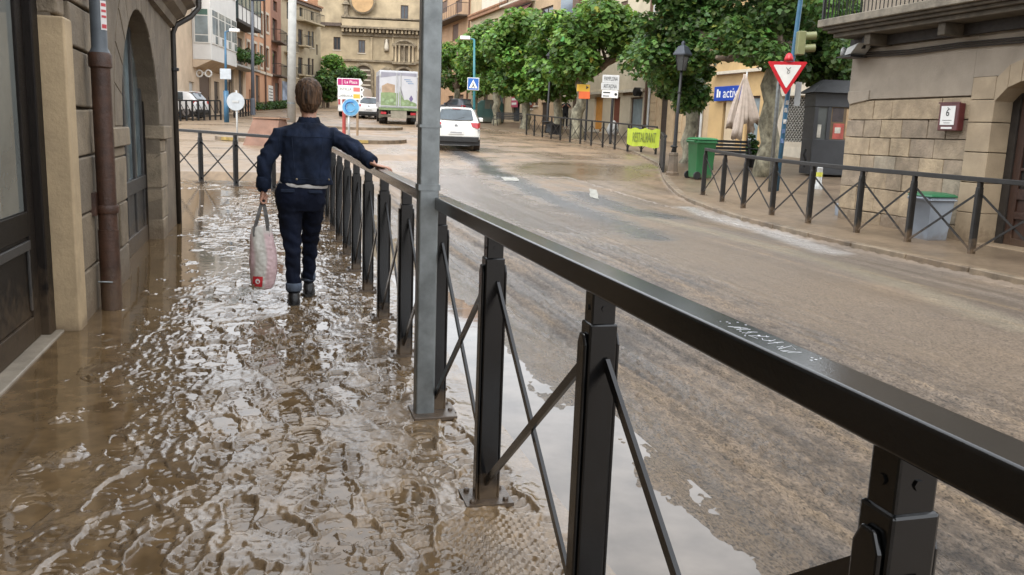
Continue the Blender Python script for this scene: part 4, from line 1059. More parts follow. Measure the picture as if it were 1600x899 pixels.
# ------------------------------------------------------------------ trees
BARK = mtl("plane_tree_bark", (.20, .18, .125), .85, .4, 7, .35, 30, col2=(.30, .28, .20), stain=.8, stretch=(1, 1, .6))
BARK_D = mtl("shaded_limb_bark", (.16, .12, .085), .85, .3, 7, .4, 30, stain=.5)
def leaf_mtl(name, c):
    m = bpy.data.materials.new(name); m.use_nodes = True; n, l = m.node_tree.nodes, m.node_tree.links
    b = n["Principled BSDF"]; b.inputs['Roughness'].default_value = .45; b.inputs['Specular IOR Level'].default_value = .35
    a = n.new("ShaderNodeAttribute"); a.attribute_name = "tint"
    mu = n.new("ShaderNodeMix"); mu.data_type = 'RGBA'; mu.blend_type = 'MULTIPLY'; mu.inputs[0].default_value = 1; mu.inputs[7].default_value = (*c, 1); l.new(a.outputs['Color'], mu.inputs[6])
    l.new(mu.outputs[2], b.inputs['Base Color'])
    tr = n.new("ShaderNodeBsdfTranslucent"); hs_ = n.new("ShaderNodeHueSaturation"); hs_.inputs['Value'].default_value = 1.5; hs_.inputs['Hue'].default_value = .48; l.new(mu.outputs[2], hs_.inputs['Color']); l.new(hs_.outputs[0], tr.inputs['Color'])
    ms = n.new("ShaderNodeMixShader"); ms.inputs[0].default_value = .35; l.new(b.outputs[0], ms.inputs[1]); l.new(tr.outputs[0], ms.inputs[2]); l.new(ms.outputs[0], n["Material Output"].inputs[0])
    return m
LEAF = leaf_mtl("plane_leaf", (.125, .235, .048)); LEAF_D = leaf_mtl("dark_plane_leaf", (.085, .165, .042)); LEAF_B = leaf_mtl("bush_leaf", (.06, .13, .03))
# lobed leaf outline, folded along its midrib
LEAF_OUT = np.array([(0, -.5, 0), (.30, -.38, .04), (.52, -.02, .10), (.26, .06, .03), (.22, .34, .05), (0, .56, -.04), (-.22, .34, .05), (-.26, .06, .03), (-.52, -.02, .10), (-.30, -.38, .04)])
LEAF_F = [(0, 1, 2, 3), (0, 3, 4, 5), (0, 5, 6, 7), (0, 7, 8, 9)]
def leaves(name, centres, radii, n, size, mat, parent, org, seed, squash=.75):
    """leaf-sized faces gathered in clumps through the crown; each leaf has its own tint and tilt"""
    r = np.random.default_rng(seed); C = np.array(centres); R = np.array(radii); w = R ** 2; w = w / w.sum()
    k = r.choice(len(C), n, p=w)
    d = r.normal(size=(n, 3)); d /= np.linalg.norm(d, axis=1)[:, None]
    rad = r.random(n) ** .30
    P = C[k] + d * (rad * R[k])[:, None] * np.array([1, 1, squash])
    nrm = d * .55 + np.array([0, 0, .75]) + r.normal(size=(n, 3)) * .42; nrm /= np.linalg.norm(nrm, axis=1)[:, None]
    a = r.normal(size=(n, 3)); a -= nrm * (a * nrm).sum(1)[:, None]; a /= np.linalg.norm(a, axis=1)[:, None]; b = np.cross(nrm, a)
    s = size * r.uniform(.6, 1.3, n)
    L = LEAF_OUT
    V = P[:, None, :] + s[:, None, None] * (a[:, None, :] * L[None, :, 0:1] + b[:, None, :] * L[None, :, 1:2] + nrm[:, None, :] * L[None, :, 2:3])
    V = V.reshape(-1, 3) - np.array(org)
    m = len(L); Fq = (np.array(LEAF_F)[None] + (np.arange(n) * m)[:, None, None]).reshape(-1, 4)
    me = bpy.data.meshes.new(name); me.vertices.add(len(V)); me.vertices.foreach_set("co", V.astype(np.float32).reshape(-1))
    me.loops.add(Fq.size); me.loops.foreach_set("vertex_index", Fq.astype(np.int32).reshape(-1)); me.polygons.add(len(Fq)); me.polygons.foreach_set("loop_start", np.arange(0, Fq.size, 4, dtype=np.int32)); me.update(calc_edges=True)
    t = r.uniform(.4, 1.5, (n, 1)) * (np.array([[1, 1, 1]]) + r.normal(size=(n, 3)) * np.array([[.14, .04, .1]]))
    clump = r.uniform(.55, 1.35, len(C))[k][:, None]; t = t * clump  # leaf and clump tints spread wide to mimic highlights on a darker crown
    old = r.random(n) < .035; t[old] = t[old] * np.array([1.9, 1.15, .9])
    t4 = np.ones((n, m, 4), np.float32); t4[:, :, :3] = t[:, None, :]
    at_r = me.attributes.new("tint", 'FLOAT_COLOR', 'POINT'); at_r.data.foreach_set("color", np.clip(t4, 0, 3).reshape(-1))
    o = place(me, name, mat, parent); o['kind'] = 'stuff'; return o

def limb_path(a, b, bend, n=6, seed=0):
    r = random.Random(seed); a, b = Vector(a), Vector(b); out = []
    for i in range(n + 1):
        u = i / n; p = a.lerp(b, u) + Vector(bend) * math.sin(math.pi * u) + Vector((r.uniform(-1, 1), r.uniform(-1, 1), r.uniform(-.5, .5))) * .04 * (b - a).length * (0 < i < n)
        out.append(p)
    return out

def tree(name, label, base, r0, hfork, limbs, clumps, nleaf, lsize, mat, seed, group=None, lean=(0, 0)):
    base = Vector(base); root = thing(name, label, "tree", tuple(base), group=group)
    top = base + Vector((lean[0], lean[1], hfork))
    path = limb_path(base + Vector((0, 0, -.1)), top, (0, 0, 0), 7, seed)
    rs = [r0 * f for f in (1.35, 1.12, 1.02, .97, .93, .90, .92, .85)]
    mb = MB().tube(path, rs, 14); me = mb.mesh("trunk", tuple(base))
    for v in me.vertices: v.co += Vector((mnoise.noise(v.co * 2.6), mnoise.noise(v.co * 2.6 + Vector((9, 3, 1))), 0)) * r0 * .22
    place(me, "trunk", BARK, root, smooth=True)
    rr = random.Random(seed + 5); cs, rd = [], []
    for e, rl in limbs:
        e = Vector(e); bnd = (0, 0, -.06 * (e - top).length)
        pth = limb_path(top + Vector((0, 0, -.1)), e, bnd, 6, rr.randrange(999))
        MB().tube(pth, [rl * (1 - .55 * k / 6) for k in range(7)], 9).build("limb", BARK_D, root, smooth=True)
        for k in range(3):
            q = pth[3 + k]; tip = q + Vector((rr.uniform(-.8, .8), rr.uniform(-.8, .8), rr.uniform(.3, 1.0)))
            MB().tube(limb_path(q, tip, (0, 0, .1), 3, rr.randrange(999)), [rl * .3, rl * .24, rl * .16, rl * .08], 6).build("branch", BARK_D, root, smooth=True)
    leaves("crown", [c[:3] for c in clumps], [c[3] for c in clumps], nleaf, lsize, mat, root, tuple(base), seed)
    return root

def clumps_at(px, Y, n, seed, ry=1.6, rad=(.5, .95), jitter=.5):
    """clump centres spread inside an outline given as directions, at a real depth"""
    r = random.Random(seed); out = []
    xs_ = [p[0] for p in px]; ys_ = [p[1] for p in px]
    def inside(x, y):
        c = False; m = len(px)
        for i in range(m):
            (x0, y0), (x1, y1) = px[i], px[(i + 1) % m]
            if (y0 > y) != (y1 > y) and x < (x1 - x0) * (y - y0) / (y1 - y0) + x0: c = not c
        return c
    while len(out) < n:
        x, y = r.uniform(min(xs_), max(xs_)), r.uniform(min(ys_), max(ys_))
        if inside(x, y):
            p = at(x, y, Y + r.uniform(-ry, ry)); out.append((p.x, p.y, p.z, r.uniform(*rad)))
    return out

# the big plane tree in front of the shops
b0 = gnd(1194, 276)
YT = b0.y
cl = clumps_at([(1010, -60), (1005, 60), (1030, 110), (1070, 125), (1130, 95), (1172, 80), (1225, 92), (1270, 100), (1320, 110), (1330, 60), (1330, -120), (1150, -160)], YT, 110, 3, 2.6, (.35, .72))
_lq = gnd(1050, 274); _lt = at(1066, 95, _lq.y)
cl = [(x, _lq.y + 1.3 + .3 * r_ if abs(x - _lt.x) < 1.05 and y < _lq.y + 1.2 else y, z, r_) for x, y, z, r_ in cl]
lim = [(tuple(at(1060, 40, YT + .6)), .17), (tuple(at(1185, -60, YT - .3)), .22), (tuple(at(1290, 30, YT + 1.2)), .15), (tuple(at(1120, 90, YT - 1.2)), .13), (tuple(at(1240, 0, YT + 2)), .13)]
tree("plane_tree", "large plane tree with mottled pale trunk beside the give-way sign", b0, .27, at(1188, 70, YT).z - b0.z, lim, cl, 36000, .135, LEAF_D, 21, "plane trees of the square")
# thinner tree behind the lamp post
b1 = gnd(1074, 255)
cl0 = None
cl = clumps_at([(1012, 60), (1028, 130), (1050, 160), (1080, 168), (1098, 145), (1100, 100), (1080, 40), (1030, 20)], b1.y, 34, 5, 1.6, (.35, .65))
tree("plane_tree", "plane tree with short whitish trunk right behind the black lamp post", b1, .22, at(1076, 170, b1.y).z - b1.z, [(tuple(at(1040, 100, b1.y)), .11), (tuple(at(1090, 60, b1.y + .5)), .12), (tuple(at(1070, 30, b1.y - .6)), .1)], cl, 13000, .135, LEAF_D, 22, "plane trees of the square")
# dark tree standing behind the kiosk
b2 = at(1305, 262, 27.5); b2.z = tz(27.5) + .05
cl = clumps_at([(1235, 60), (1232, 110), (1260, 122), (1300, 128), (1345, 125), (1350, 20), (1290, -20), (1240, 10)], b2.y, 40, 6, 1.8, (.4, .8))
tree("plane_tree", "dark plane tree rising behind the kiosk roof", b2, .22, at(1300, 110, b2.y).z - b2.z, [(tuple(at(1260, 70, b2.y)), .12), (tuple(at(1320, 40, b2.y)), .12)], cl, 8000, .19, LEAF_D, 23, "plane trees of the square")
# the clipped row down the square
ROW = [((902, 226), 41.5, [(885, 60), (900, 25), (940, 12), (985, 22), (1005, 55), (995, 78), (955, 76), (925, 90), (905, 120), (872, 125)], (905, 118), 46, "plane tree with wide arching limb behind the orange and yellow signs"),
       ((869, 212), 47.0, [(838, 60), (855, 28), (885, 25), (900, 50), (895, 110), (882, 150), (848, 146), (834, 105)], (868, 135), 34, "clipped plane tree behind the slim dark lamp post"),
       ((820, 209), 51.0, [(768, 70), (790, 42), (820, 25), (848, 35), (848, 95), (838, 146), (798, 146), (770, 115)], (821, 135), 40, "clipped plane tree with pale trunk right of the green kiosk"),
       ((775, 203), 57.0, [(740, 65), (765, 45), (790, 45), (800, 85), (797, 142), (757, 146), (740, 115)], (776, 135), 30, "clipped plane tree directly in front of the green kiosk"),
       ((741, 196), 64.0, [(722, 72), (740, 55), (762, 58), (766, 115), (747, 150), (722, 135)], (741, 138), 22, "clipped plane tree behind the zebra crossing sign"),
       ((713, 190), 70.0, [(692, 82), (708, 66), (730, 72), (737, 125), (715, 152), (692, 142)], (713, 140), 22, "clipped plane tree farthest down the row beside the steel pole")]
for i, (bp, Yd, outl, fk, nc, lab) in enumerate(ROW):
    b = at(bp[0], bp[1], Yd); b.z = tz(Yd)
    cl = clumps_at(outl, Yd, nc, 30 + i, 1.9, (.55, 1.0))
    zf = at(fk[0], fk[1], Yd).z - b.z
    xs_ = [p[0] for p in outl]; x0, x1 = min(xs_), max(xs_); ym = sum(p[1] for p in outl) / len(outl)
    lim = [(tuple(at(x0 + (x1 - x0) * .2, ym, Yd)), .16), (tuple(at(x0 + (x1 - x0) * .8, ym, Yd + .5)), .17), (tuple(at((x0 + x1) / 2, ym - 25, Yd - .5)), .14)]
    if i == 0: lim.append((tuple(at(972, 82, Yd - .4)), .30)); lim.append((tuple(at(868, 84, Yd)), .22))
    tree("plane_tree", lab, b, .25 if i else .28, zf, lim, cl, (13000, 10000, 11500, 8000, 6000, 6000)[i], .24, LEAF, 50 + i, "plane trees of the square")

# ------------------------------------------------------------------ street furniture of the square
REDP = mtl("sign_red", (.50, .018, .028), .35, .08, 5, 0); WHITEP = mtl("sign_white", (.72, .72, .69), .4, .06, 6, 0); BLUEP = mtl("sign_blue", (.022, .12, .42), .35, .08, 5, 0)
GREYB = mtl("sign_back_grey", (.42, .45, .47), .45, .1, 6, .02, metal=.3)
def signframe(p, yaw=0.0): return Matrix.Translation(p) @ Matrix.Rotation(yaw, 4, 'Z')

# give-way sign on a grey post beside a leaning blue mast with traffic light
Yg = 19.3
gb_ = at(1207, 268, Yg); gb_.z = tz(Yg)
gs = thing("give_way_sign", "red and white give-way triangle on a grey post before the large tree", "sign", tuple(gb_))
sc = at(1230, 119, Yg - .08)
tl, tr_, bt = at(1199, 96, Yg - .08), at(1262, 97, Yg - .08), at(1227, 149, Yg - .08)
def tri(scale, y, th):
    cen = (tl + tr_ + bt) / 3
    poly = []
    V = [tl, tr_, bt]
    for i in range(3):
        a, b_, c = V[i - 1], V[i], V[(i + 1) % 3]
        for u in (.10, .035): q = b_.lerp(a, u); poly.append((q.x, q.z))
        for u in (.035, .10): q = b_.lerp(c, u); poly.append((q.x, q.z))
    poly = [(cen.x + (x - cen.x) * scale, cen.z + (z - cen.z) * scale) for x, z in poly]
    return MB().prism(poly, 'y', y, y + th)
tri(1.0, Yg - .10, .02).build("plate", REDP, gs); tri(.70, Yg - .105, .004).build("face", WHITEP, gs)
ink = MB(); c0 = at(1232, 111, Yg - .11)
ink.tube([c0 + Vector((x, 0, z)) for x, z in ((-.05, .07), (-.02, .03), (.0, .0), (-.03, -.03), (.0, -.06), (.035, -.03), (.03, .01), (-.02, .02), (.02, .05), (.05, .08))], .004, 4)
ink.build("scribble", INK, gs)
MB().tube([gb_ + Vector((-.02, 0, -.1)), at(1216, 140, Yg), at(1222, 96, Yg)], .045, 12).build("post", GALV, gs, smooth=True)
cap = at(1233, 88, Yg - .05); MB().lathe([(.10, 0), (.095, .06), (.06, .14), (.015, .17)], (cap.x, cap.y, cap.z - .10), 14).build("red_cap", REDP, gs, smooth=True)
bm0 = at(1216, 268, Yg + .25); bm0.z = tz(Yg)
tm = thing("traffic_mast", "leaning blue traffic-light mast behind the give-way sign", "mast", tuple(bm0))
MB().tube([bm0, at(1228, 170, Yg + .25), at(1251, 0, Yg + .25), at(1257, -60, Yg + .25)], .052, 12).build("mast", BLUEPOLE, tm, smooth=True)
STK = [mtl("torn_sticker_a", (.45, .45, .44), .6, .3, 20, 0), mtl("torn_sticker_b", (.10, .16, .30), .6, .3, 20, 0)]
for k, (sx_, sy_) in enumerate(((1226, 190), (1224, 205), (1228, 172), (1222, 220), (1230, 160))):
    q = at(sx_, sy_, Yg + .19); MB().bb(q.x - .03, q.x + .03, q.y - .005, q.y, q.z - .05, q.z + .04, .008).build("sticker", STK[k % 2], tm)
YEL = mtl("olive_signal_housing", (.20, .21, .10), .45, .1, 6, .02)
q = at(1252, 67, Yg + .1)
MB().bb(q.x - .10, q.x + .07, q.y - .1, q.y + .1, q.z - .26, q.z + .24).build("signal_housing", YEL, tm, bevel=.02)
for dz in (.14, -.12):
    o = MB().tube([(q.x + .05, q.y, q.z + dz), (q.x + .30, q.y - .02, q.z + dz + .02)], .085, 12, cap=False).build("signal_visor", YEL, tm, smooth=True)
    MB().disc((q.x + .09, q.y, q.z + dz), .08, 'x', 14, .01).build("lens", glassy("dark_lens", (.02, .02, .02)), o)
q = at(1244, 150, Yg + .3); MB().bb(q.x - .03, q.x + .10, q.y, q.y + .02, q.z - .22, q.z + .30).build("side_plate", GREYB, tm)

# kiosk
Yk = gnd(1290, 277).y
kb0, kb1 = at(1258, 275, Yk), at(1322, 275, Yk)
kx0, kx1 = at(1266, 250, Yk).x, at(1330, 250, Yk).x; kz = tz(Yk)
KP = mtl("dark_grey_kiosk_paint", (.040, .043, .048), .45, .12, 4, .05)
ki = thing("kiosk", "dark grey ticket kiosk with posters in its windows beside the stone house", "kiosk", (kx0, Yk, kz))
zw0, zw1, ze = at(1290, 218, Yk).z, at(1290, 167, Yk).z, at(1290, 145, Yk).z
MB().bb(kx0, kx1 + .3, Yk, Yk + .9, kz + .06, zw0).build("lower_panel", KP, ki, bevel=.02)
for xa, xb, yb in ((kx0, kx0 + .10, .9), (kx1 + .2, kx1 + .3, .9), (kx0 + .36, kx0 + .46, .08)): MB().bb(xa, xb, Yk, Yk + yb, zw0, zw1).build("window_post", KP, ki)
MB().bb(kx0 - .02, kx1 + .32, Yk - .02, Yk + .9, zw1, ze).build("fascia", KP, ki, bevel=.01)
MB().add([(kx0 - .16, Yk - .2, ze), (kx1 + .5, Yk - .2, ze), (kx1 + .5, Yk + 1.1, ze), (kx0 - .16, Yk + 1.1, ze), (kx0 + .35, Yk + .5, ze + .38), (kx1, Yk + .5, ze + .38), (kx1, Yk + .8, ze + .38), (kx0 + .35, Yk + .8, ze + .38)], [(3, 2, 1, 0), (0, 1, 5, 4), (1, 2, 6, 5), (2, 3, 7, 6), (3, 0, 4, 7), (4, 5, 6, 7)]).build("roof", mtl("kiosk_roof", (.018, .018, .02), .5, .2, 6, .1), ki)
MB().bb(kx0 + .10, kx0 + .36, Yk + .03, Yk + .04, zw0, zw1).build("pane", glassy("kiosk_pane", (.10, .11, .11), .05, .5), ki)
MB().bb(kx0 + .46, kx1 + .2, Yk + .03, Yk + .04, zw0, zw1).build("pane", glassy("kiosk_pane_b", (.16, .12, .08), .05, .5), ki)
for (a0, a1, c0_, c1_, m_) in ((.12, .22, .05, .45, "poster_pale"), (.50, .80, .55, .98, "poster_dark"), (.55, .85, .02, .50, "poster_red"), (.60, .76, .2, .38, "poster_pale"), (.88, 1.02, .05, .95, "poster_tan")):
    cc = dict(poster_pale=(.5, .48, .42), poster_dark=(.05, .04, .04), poster_red=(.42, .09, .07), poster_tan=(.36, .25, .14))[m_]
    MB().bb(kx0 + a0, kx0 + a1, Yk + .022 - (.004 if m_ == "poster_pale" else 0), Yk + .028, zw0 + (zw1 - zw0) * c0_, zw0 + (zw1 - zw0) * c1_).build("poster", mtl(m_, cc, .6, .3, 6, 0), ki)
MB().tube([(kx0 - .12, Yk + .1, kz + .75), (kx0 - .16, Yk + .1, kz + .6), (kx0 - .10, Yk + .1, kz + .45), (kx0 - .14, Yk + .1, kz + .25)], .03, 6).build("iron_bracket", IRON, ki)
# little bollard with a yellow band
q = gnd(1278, 296); bo_ = thing("bollard", "short grey bollard with yellow band before the kiosk", "bollard", tuple(q))
MB().lathe([(.10, 0), (.10, .10), (.07, .14), (.065, .46), (.07, .50), (.03, .54)], tuple(q), 14).build("shaft", GALV_L, bo_, smooth='auto')
MB().lathe([(.075, .30), (.075, .40)], tuple(q), 14, cap=False).build("band", mtl("reflective_yellow", (.55, .55, .08), .4, .1, 5, 0), bo_)

# benches with black slats
def bench(label, pos, yaw, L=1.7):
    r = thing("bench", label, "bench", pos, ID, "benches on the square"); r.matrix_world = Matrix.Translation(pos) @ Matrix.Rotation(yaw, 4, 'Z'); ORG[r.name] = (0, 0, 0)
    for k in range(4): MB().bb(-L / 2, L / 2, -.25 + .11 * k, -.17 + .11 * k, .42, .455).build("seat_slat", IRON, r, bevel=.008)
    for k in range(4): MB().bar((-L / 2, .22 + .03 * k, .52 + .10 * k), (L / 2, .22 + .03 * k, .52 + .10 * k), .03, .075).build("back_slat", IRON, r, bevel=.006)
    for x in (-L / 2 + .12, L / 2 - .12):
        MB().tube([(x, -.26, 0), (x, -.24, .22), (x, -.24, .42), (x, .18, .42), (x, .30, .90)], .024, 8).tube([(x, .16, .42), (x, .28, 0)], .024, 8).tube([(x, -.24, .42), (x, -.27, .62), (x, .22, .64)], .018, 8).build("side_frame", IRON, r)
    return r
q = gnd(1140, 266); bench("black slatted bench between the green bin and the large tree trunk", tuple(q), .45, 1.9)
q = at(795, 207, 54); bench("black bench beside the green kiosk under the trees", (q.x, q.y, tz(54)), -.5, 2.2)
# bench rails seen edge-on behind the railing: café furniture swept together by the flood
def cafe_heap(label, px, Yd, n, seed):
    r = random.Random(seed)
    for k in range(n):
        q = at(px + r.uniform(-16, 16), 210, Yd + r.uniform(-.6, .6)); z = tz(q.y) + .085
        t = thing("cafe_chair", label[k], "chair", (q.x, q.y, z), ID, "flood-tossed cafe chairs")
        t.matrix_world = Matrix.Translation((q.x, q.y, z + .22)) @ Matrix.Rotation(r.uniform(-3, 3), 4, 'Z') @ Matrix.Rotation(r.choice((1.35, 1.5, -1.4)), 4, 'X'); ORG[t.name] = (0, 0, 0)
        MB().bb(-.22, .22, -.22, .22, .44, .47).build("seat", IRON, t); MB().bb(-.22, .22, .20, .23, .55, .88).build("backrest", IRON, t)
        for x in (-.2, .2):
            for y in (-.2, .2): MB().tube([(x, y, 0), (x, y, .44)], .016, 6).build("leg", IRON, t)
            MB().tube([(x, .21, .44), (x, .22, .9)], .016, 6).build("back_post", IRON, t)
cafe_heap(["dark cafe chair tipped over at left of the heap by the railing", "dark cafe chair on its side in the middle of the heap", "dark cafe chair upturned at right of the heap near the pale trunk"], 876, 43, 3, 4)

# lamp post with four-sided lantern
q = gnd(1050, 274); lp_ = thing("lamp_post", "old style black lamp post with lantern on a stone base", "lamp post", tuple(q))
tp = at(1066, 95, q.y); hgt = tp.z - q.z
MB().lathe([(.17, 0), (.17, .07), (.14, .10), (.115, .5), (.125, .52), (.125, .58), (.09, .6)], (q.x, q.y, q.z), 8).build("base", mtl("mud_splashed_base", (.11, .085, .06), .6, .3, 8, .2, mud=(.2, .6, .7)), lp_)
MB().tube([(q.x, q.y, q.z + .58), (q.x + .02, q.y, q.z + .75), (q.x + (tp.x - q.x) * .5, q.y, q.z + hgt * .5), (tp.x, q.y, q.z + hgt - .25)], [.075, .055, .042, .035], 12).build("shaft", IRON, lp_, smooth=True)
MB().lathe([(.08, 0), (.10, .03), (.07, .06)], (q.x, q.y, q.z + .72), 12).lathe([(.05, 0), (.065, .02), (.05, .04)], (q.x + (tp.x - q.x) * .75, q.y, q.z + hgt * .72), 12).build("rings", IRON, lp_, smooth=True)
zz = q.z + hgt - .25
MB().lathe([(.10, 0), (.17, .38)], (tp.x, q.y, zz), 4, cap=True).build("lantern_glass", glassy("lantern_glass", (.04, .045, .045), .1), lp_)
MB().lathe([(.24, .38), (.25, .41), (.13, .60), (.05, .64), (.05, .70), (.02, .74)], (tp.x, q.y, zz), 4).build("lantern_roof", mtl("slate_blue_lantern_roof", (.045, .052, .065), .45, .1, 8, .03), lp_)
for k in range(4):
    a = math.pi / 2 * k; MB().tube([(tp.x + .10 * math.cos(a), q.y + .10 * math.sin(a), zz), (tp.x + .175 * math.cos(a), q.y + .175 * math.sin(a), zz + .38)], .012, 6).build("lantern_bar", IRON, lp_)
# second, slimmer lamp far down the square
q = at(854, 219, 44.5); q.z = tz(44.5) + .08; l2 = thing("lamp_post", "slim dark lamp post standing behind the railing among the trees", "lamp post", tuple(q))
MB().tube([tuple(q), (q.x, q.y, q.z + .6), (q.x + .03, q.y, q.z + 3.4)], [.12, .07, .05], 10).build("shaft", IRON, l2, smooth=True)
MB().lathe([(.12, 0), (.20, .4), (.26, .42), (.10, .62), (.02, .72)], (q.x + .03, q.y, q.z + 3.4), 4).build("lantern", IRON, l2)

# railing round the square, with the yellow banner
fp = []
A, B = at(822, 216, 45), at(1024, 244, 31.5)
N = 12
for k in range(N + 1):
    u = k / N; x = A.x + (B.x - A.x) * u; y = A.y + (B.y - A.y) * u - 1.2 * math.sin(math.pi * u) * .3; fp.append(Vector((x, y, tz(y) + .005)))
sr_ = railing("square_railing", "thin black railing along the square under the clipped trees", fp, BLACK_FAR, h=1.0, detail=False)
rail(sr_, fp, BLACK_FAR, 1.0, .07, .06)
e0, e1 = Vector((B.x, B.y, 0)), gnd(1036, 270)
fp2 = [Vector((e1.x + (e0.x - e1.x) * u, e1.y + (e0.y - e1.y) * u, 0)) for u in (0, .1, .2, .32)]
for p in fp2: p.z = tz(p.y)
s2 = railing("square_end_railing", "end of black railing seen edge-on beside the stone lamp base", fp2, BLACK_FAR, h=1.0, detail=False)
rail(s2, fp2, BLACK_FAR, 1.0, .09, .06)
MB().bar(fp2[0] + Vector((0, 0, .5)), fp2[-1] + Vector((0, 0, .5)), .05, .82).build("dark_panel", IRON, s2)
# banner
bn0, bn1 = at(980, 200, 33.6), at(1031, 203, 30.6); bh = .74
M_BAN = mtl("fluorescent_banner", (.42, .52, .04), .6, .10, 3, .2, 30)
bn_ = thing("banner", "fluorescent yellow banner with hand-painted black letters tied to the railing", "banner", (bn0.x, bn0.y, bn0.z - bh))
nx_, nz_ = 40, 10; vs = []; rb_ = random.Random(2)
for j in range(nz_ + 1):
    for i in range(nx_ + 1):
        u, v = i / nx_, j / nz_; p = bn0.lerp(bn1, u); sag = .07 * math.sin(math.pi * u) * v + .03 * math.sin(u * 19) * (1 - v)
        vs.append((p.x + .03 * math.sin(u * 40 + v * 2) * .4, p.y - .10 + .05 * math.sin(u * 33 + 2 * v), p.z - v * bh * (.80 + .05 * math.sin(u * 9)) - sag))
MB().add(vs, [(j * (nx_ + 1) + i, j * (nx_ + 1) + i + 1, (j + 1) * (nx_ + 1) + i + 1, (j + 1) * (nx_ + 1) + i) for j in range(nz_) for i in range(nx_)]).build("cloth", M_BAN, bn_, smooth=True)
dirb = (bn1 - bn0).normalized(); yawb = math.atan2(dirb.y, dirb.x)
midb = bn0.lerp(bn1, .52)
text("RESTAURANT", .50, Matrix.Translation((midb.x, midb.y - .22, midb.z - .33)) @ Matrix.Rotation(yawb, 4, 'Z') @ Matrix.Rotation(math.pi / 2, 4, 'X'), mtl("banner_ink", (.14, .18, .03), .7, .1, 5, 0), bn_, sx=.95 * (bn1 - bn0).length / 4.1)

# closed parasol hanging in folds
q = gnd(1160, 246); Yp = q.y + 1.0; q = at(1156, 240, Yp); q.z = tz(Yp) + .06
pa = thing("closed_parasol", "closed pinkish beige parasol hanging in ragged folds beside the large tree", "parasol", tuple(q))
MB().tube([tuple(q), (q.x + .02, q.y, at(1163, 112, Yp).z)], .03, 10).build("pole", GALV_L, pa, smooth=True)
MB().lathe([(.32, 0), (.32, .06), (.06, .10)], tuple(q), 14).build("foot", CONC, pa, smooth='auto')
PAR = mtl("faded_parasol_cloth", (.50, .42, .36), .85, .12, 5, .2, 50)
px0 = at(1163, 116, Yp)
for k, (xa, ya, w0, w1) in enumerate(((1150, 215, .10, .30), (1165, 190, .12, .26), (1181, 192, .12, .34), (1140, 198, .08, .22), (1172, 205, .10, .2))):
    e = at(xa, ya, Yp - .1 + .08 * k); rings = []
    for i in range(9):
        u = i / 8; c = px0.lerp(e, u) + Vector((.05 * math.sin(3 * u + k), -.08 * k * .2, .0)); wd = w0 * .35 + (w1 - w0 * .35) * min(1, u * 1.3)
        ring_ = []
        for a in range(30):
            th = 2 * math.pi * a / 30; rr_w = wd * (.42 + .26 * abs(math.sin(th * 2.5 + k)) * min(1, u * 2)); ring_.append((c.x + rr_w * math.cos(th), c.y + rr_w * .5 * math.sin(th), c.z + (.10 * math.sin(th * 2 + k * 1.7) * u if i == 8 else 0)))
        rings.append(ring_)
    MB().loft(rings).build("fold", PAR, pa, smooth=True)
# small potted shrub by the bench
q = gnd(1172, 262); ps = thing("potted_shrub", "small dark green shrub in a pot behind the bench end", "plant", tuple(q))
MB().lathe([(.14, 0), (.18, .3), (.19, .32)], tuple(q), 12).build("pot", IRON, ps)
leaves("foliage", [(q.x + dx, q.y, q.z + dz) for dx, dz in ((0, .5), (.05, .75), (-.03, .95), (.02, .6))], [.2, .17, .12, .2], 420, .10, LEAF_B, ps, tuple(q), 77)
# ------------------------------------------------------------------ houses: shared builders
PANE = glassy("window_glass", (.035, .042, .048), .06, .6, .5, 1.5); PANE_L = glassy("pale_window_glass", (.20, .24, .25), .08, .6, .3, 1.0)
FRAME_W = mtl("white_window_frame", (.62, .61, .57), .5, .06, 4, .02); FRAME_B = mtl("brown_window_frame", (.075, .045, .03), .5, .2, 6, .05)
SHUT = mtl("brown_shutter", (.12, .065, .04), .6, .2, 8, .1); TRIM = mtl("pale_stone_trim", (.52, .47, .38), .75, .1, 4, .15, stain=.2)
TILE = mtl("clay_roof_tile", (.30, .155, .085), .8, .3, 6, .3, stain=.4); SLATE = mtl("dark_eave", (.09, .065, .05), .7, .2, 5, .1)
def wallmat(name, c, **k): return mtl(name, c, .85, k.pop('var', .10), k.pop('scale', 1.1), .2, 25, stain=k.pop('stain', .35), **k)

def rect(fr, r, dep=0.0):
    x0, y0, x1, y1 = r
    (a, t0), (b, t1), (c, b0), (d, b1) = (onplane(fr, x0, y0, dep), onplane(fr, x1, y0, dep), onplane(fr, x0, y1, dep), onplane(fr, x1, y1, dep))
    return (a + c) / 2, (b + d) / 2, (b0 + b1) / 2, (t0 + t1) / 2          # u0, u1, z0, z1

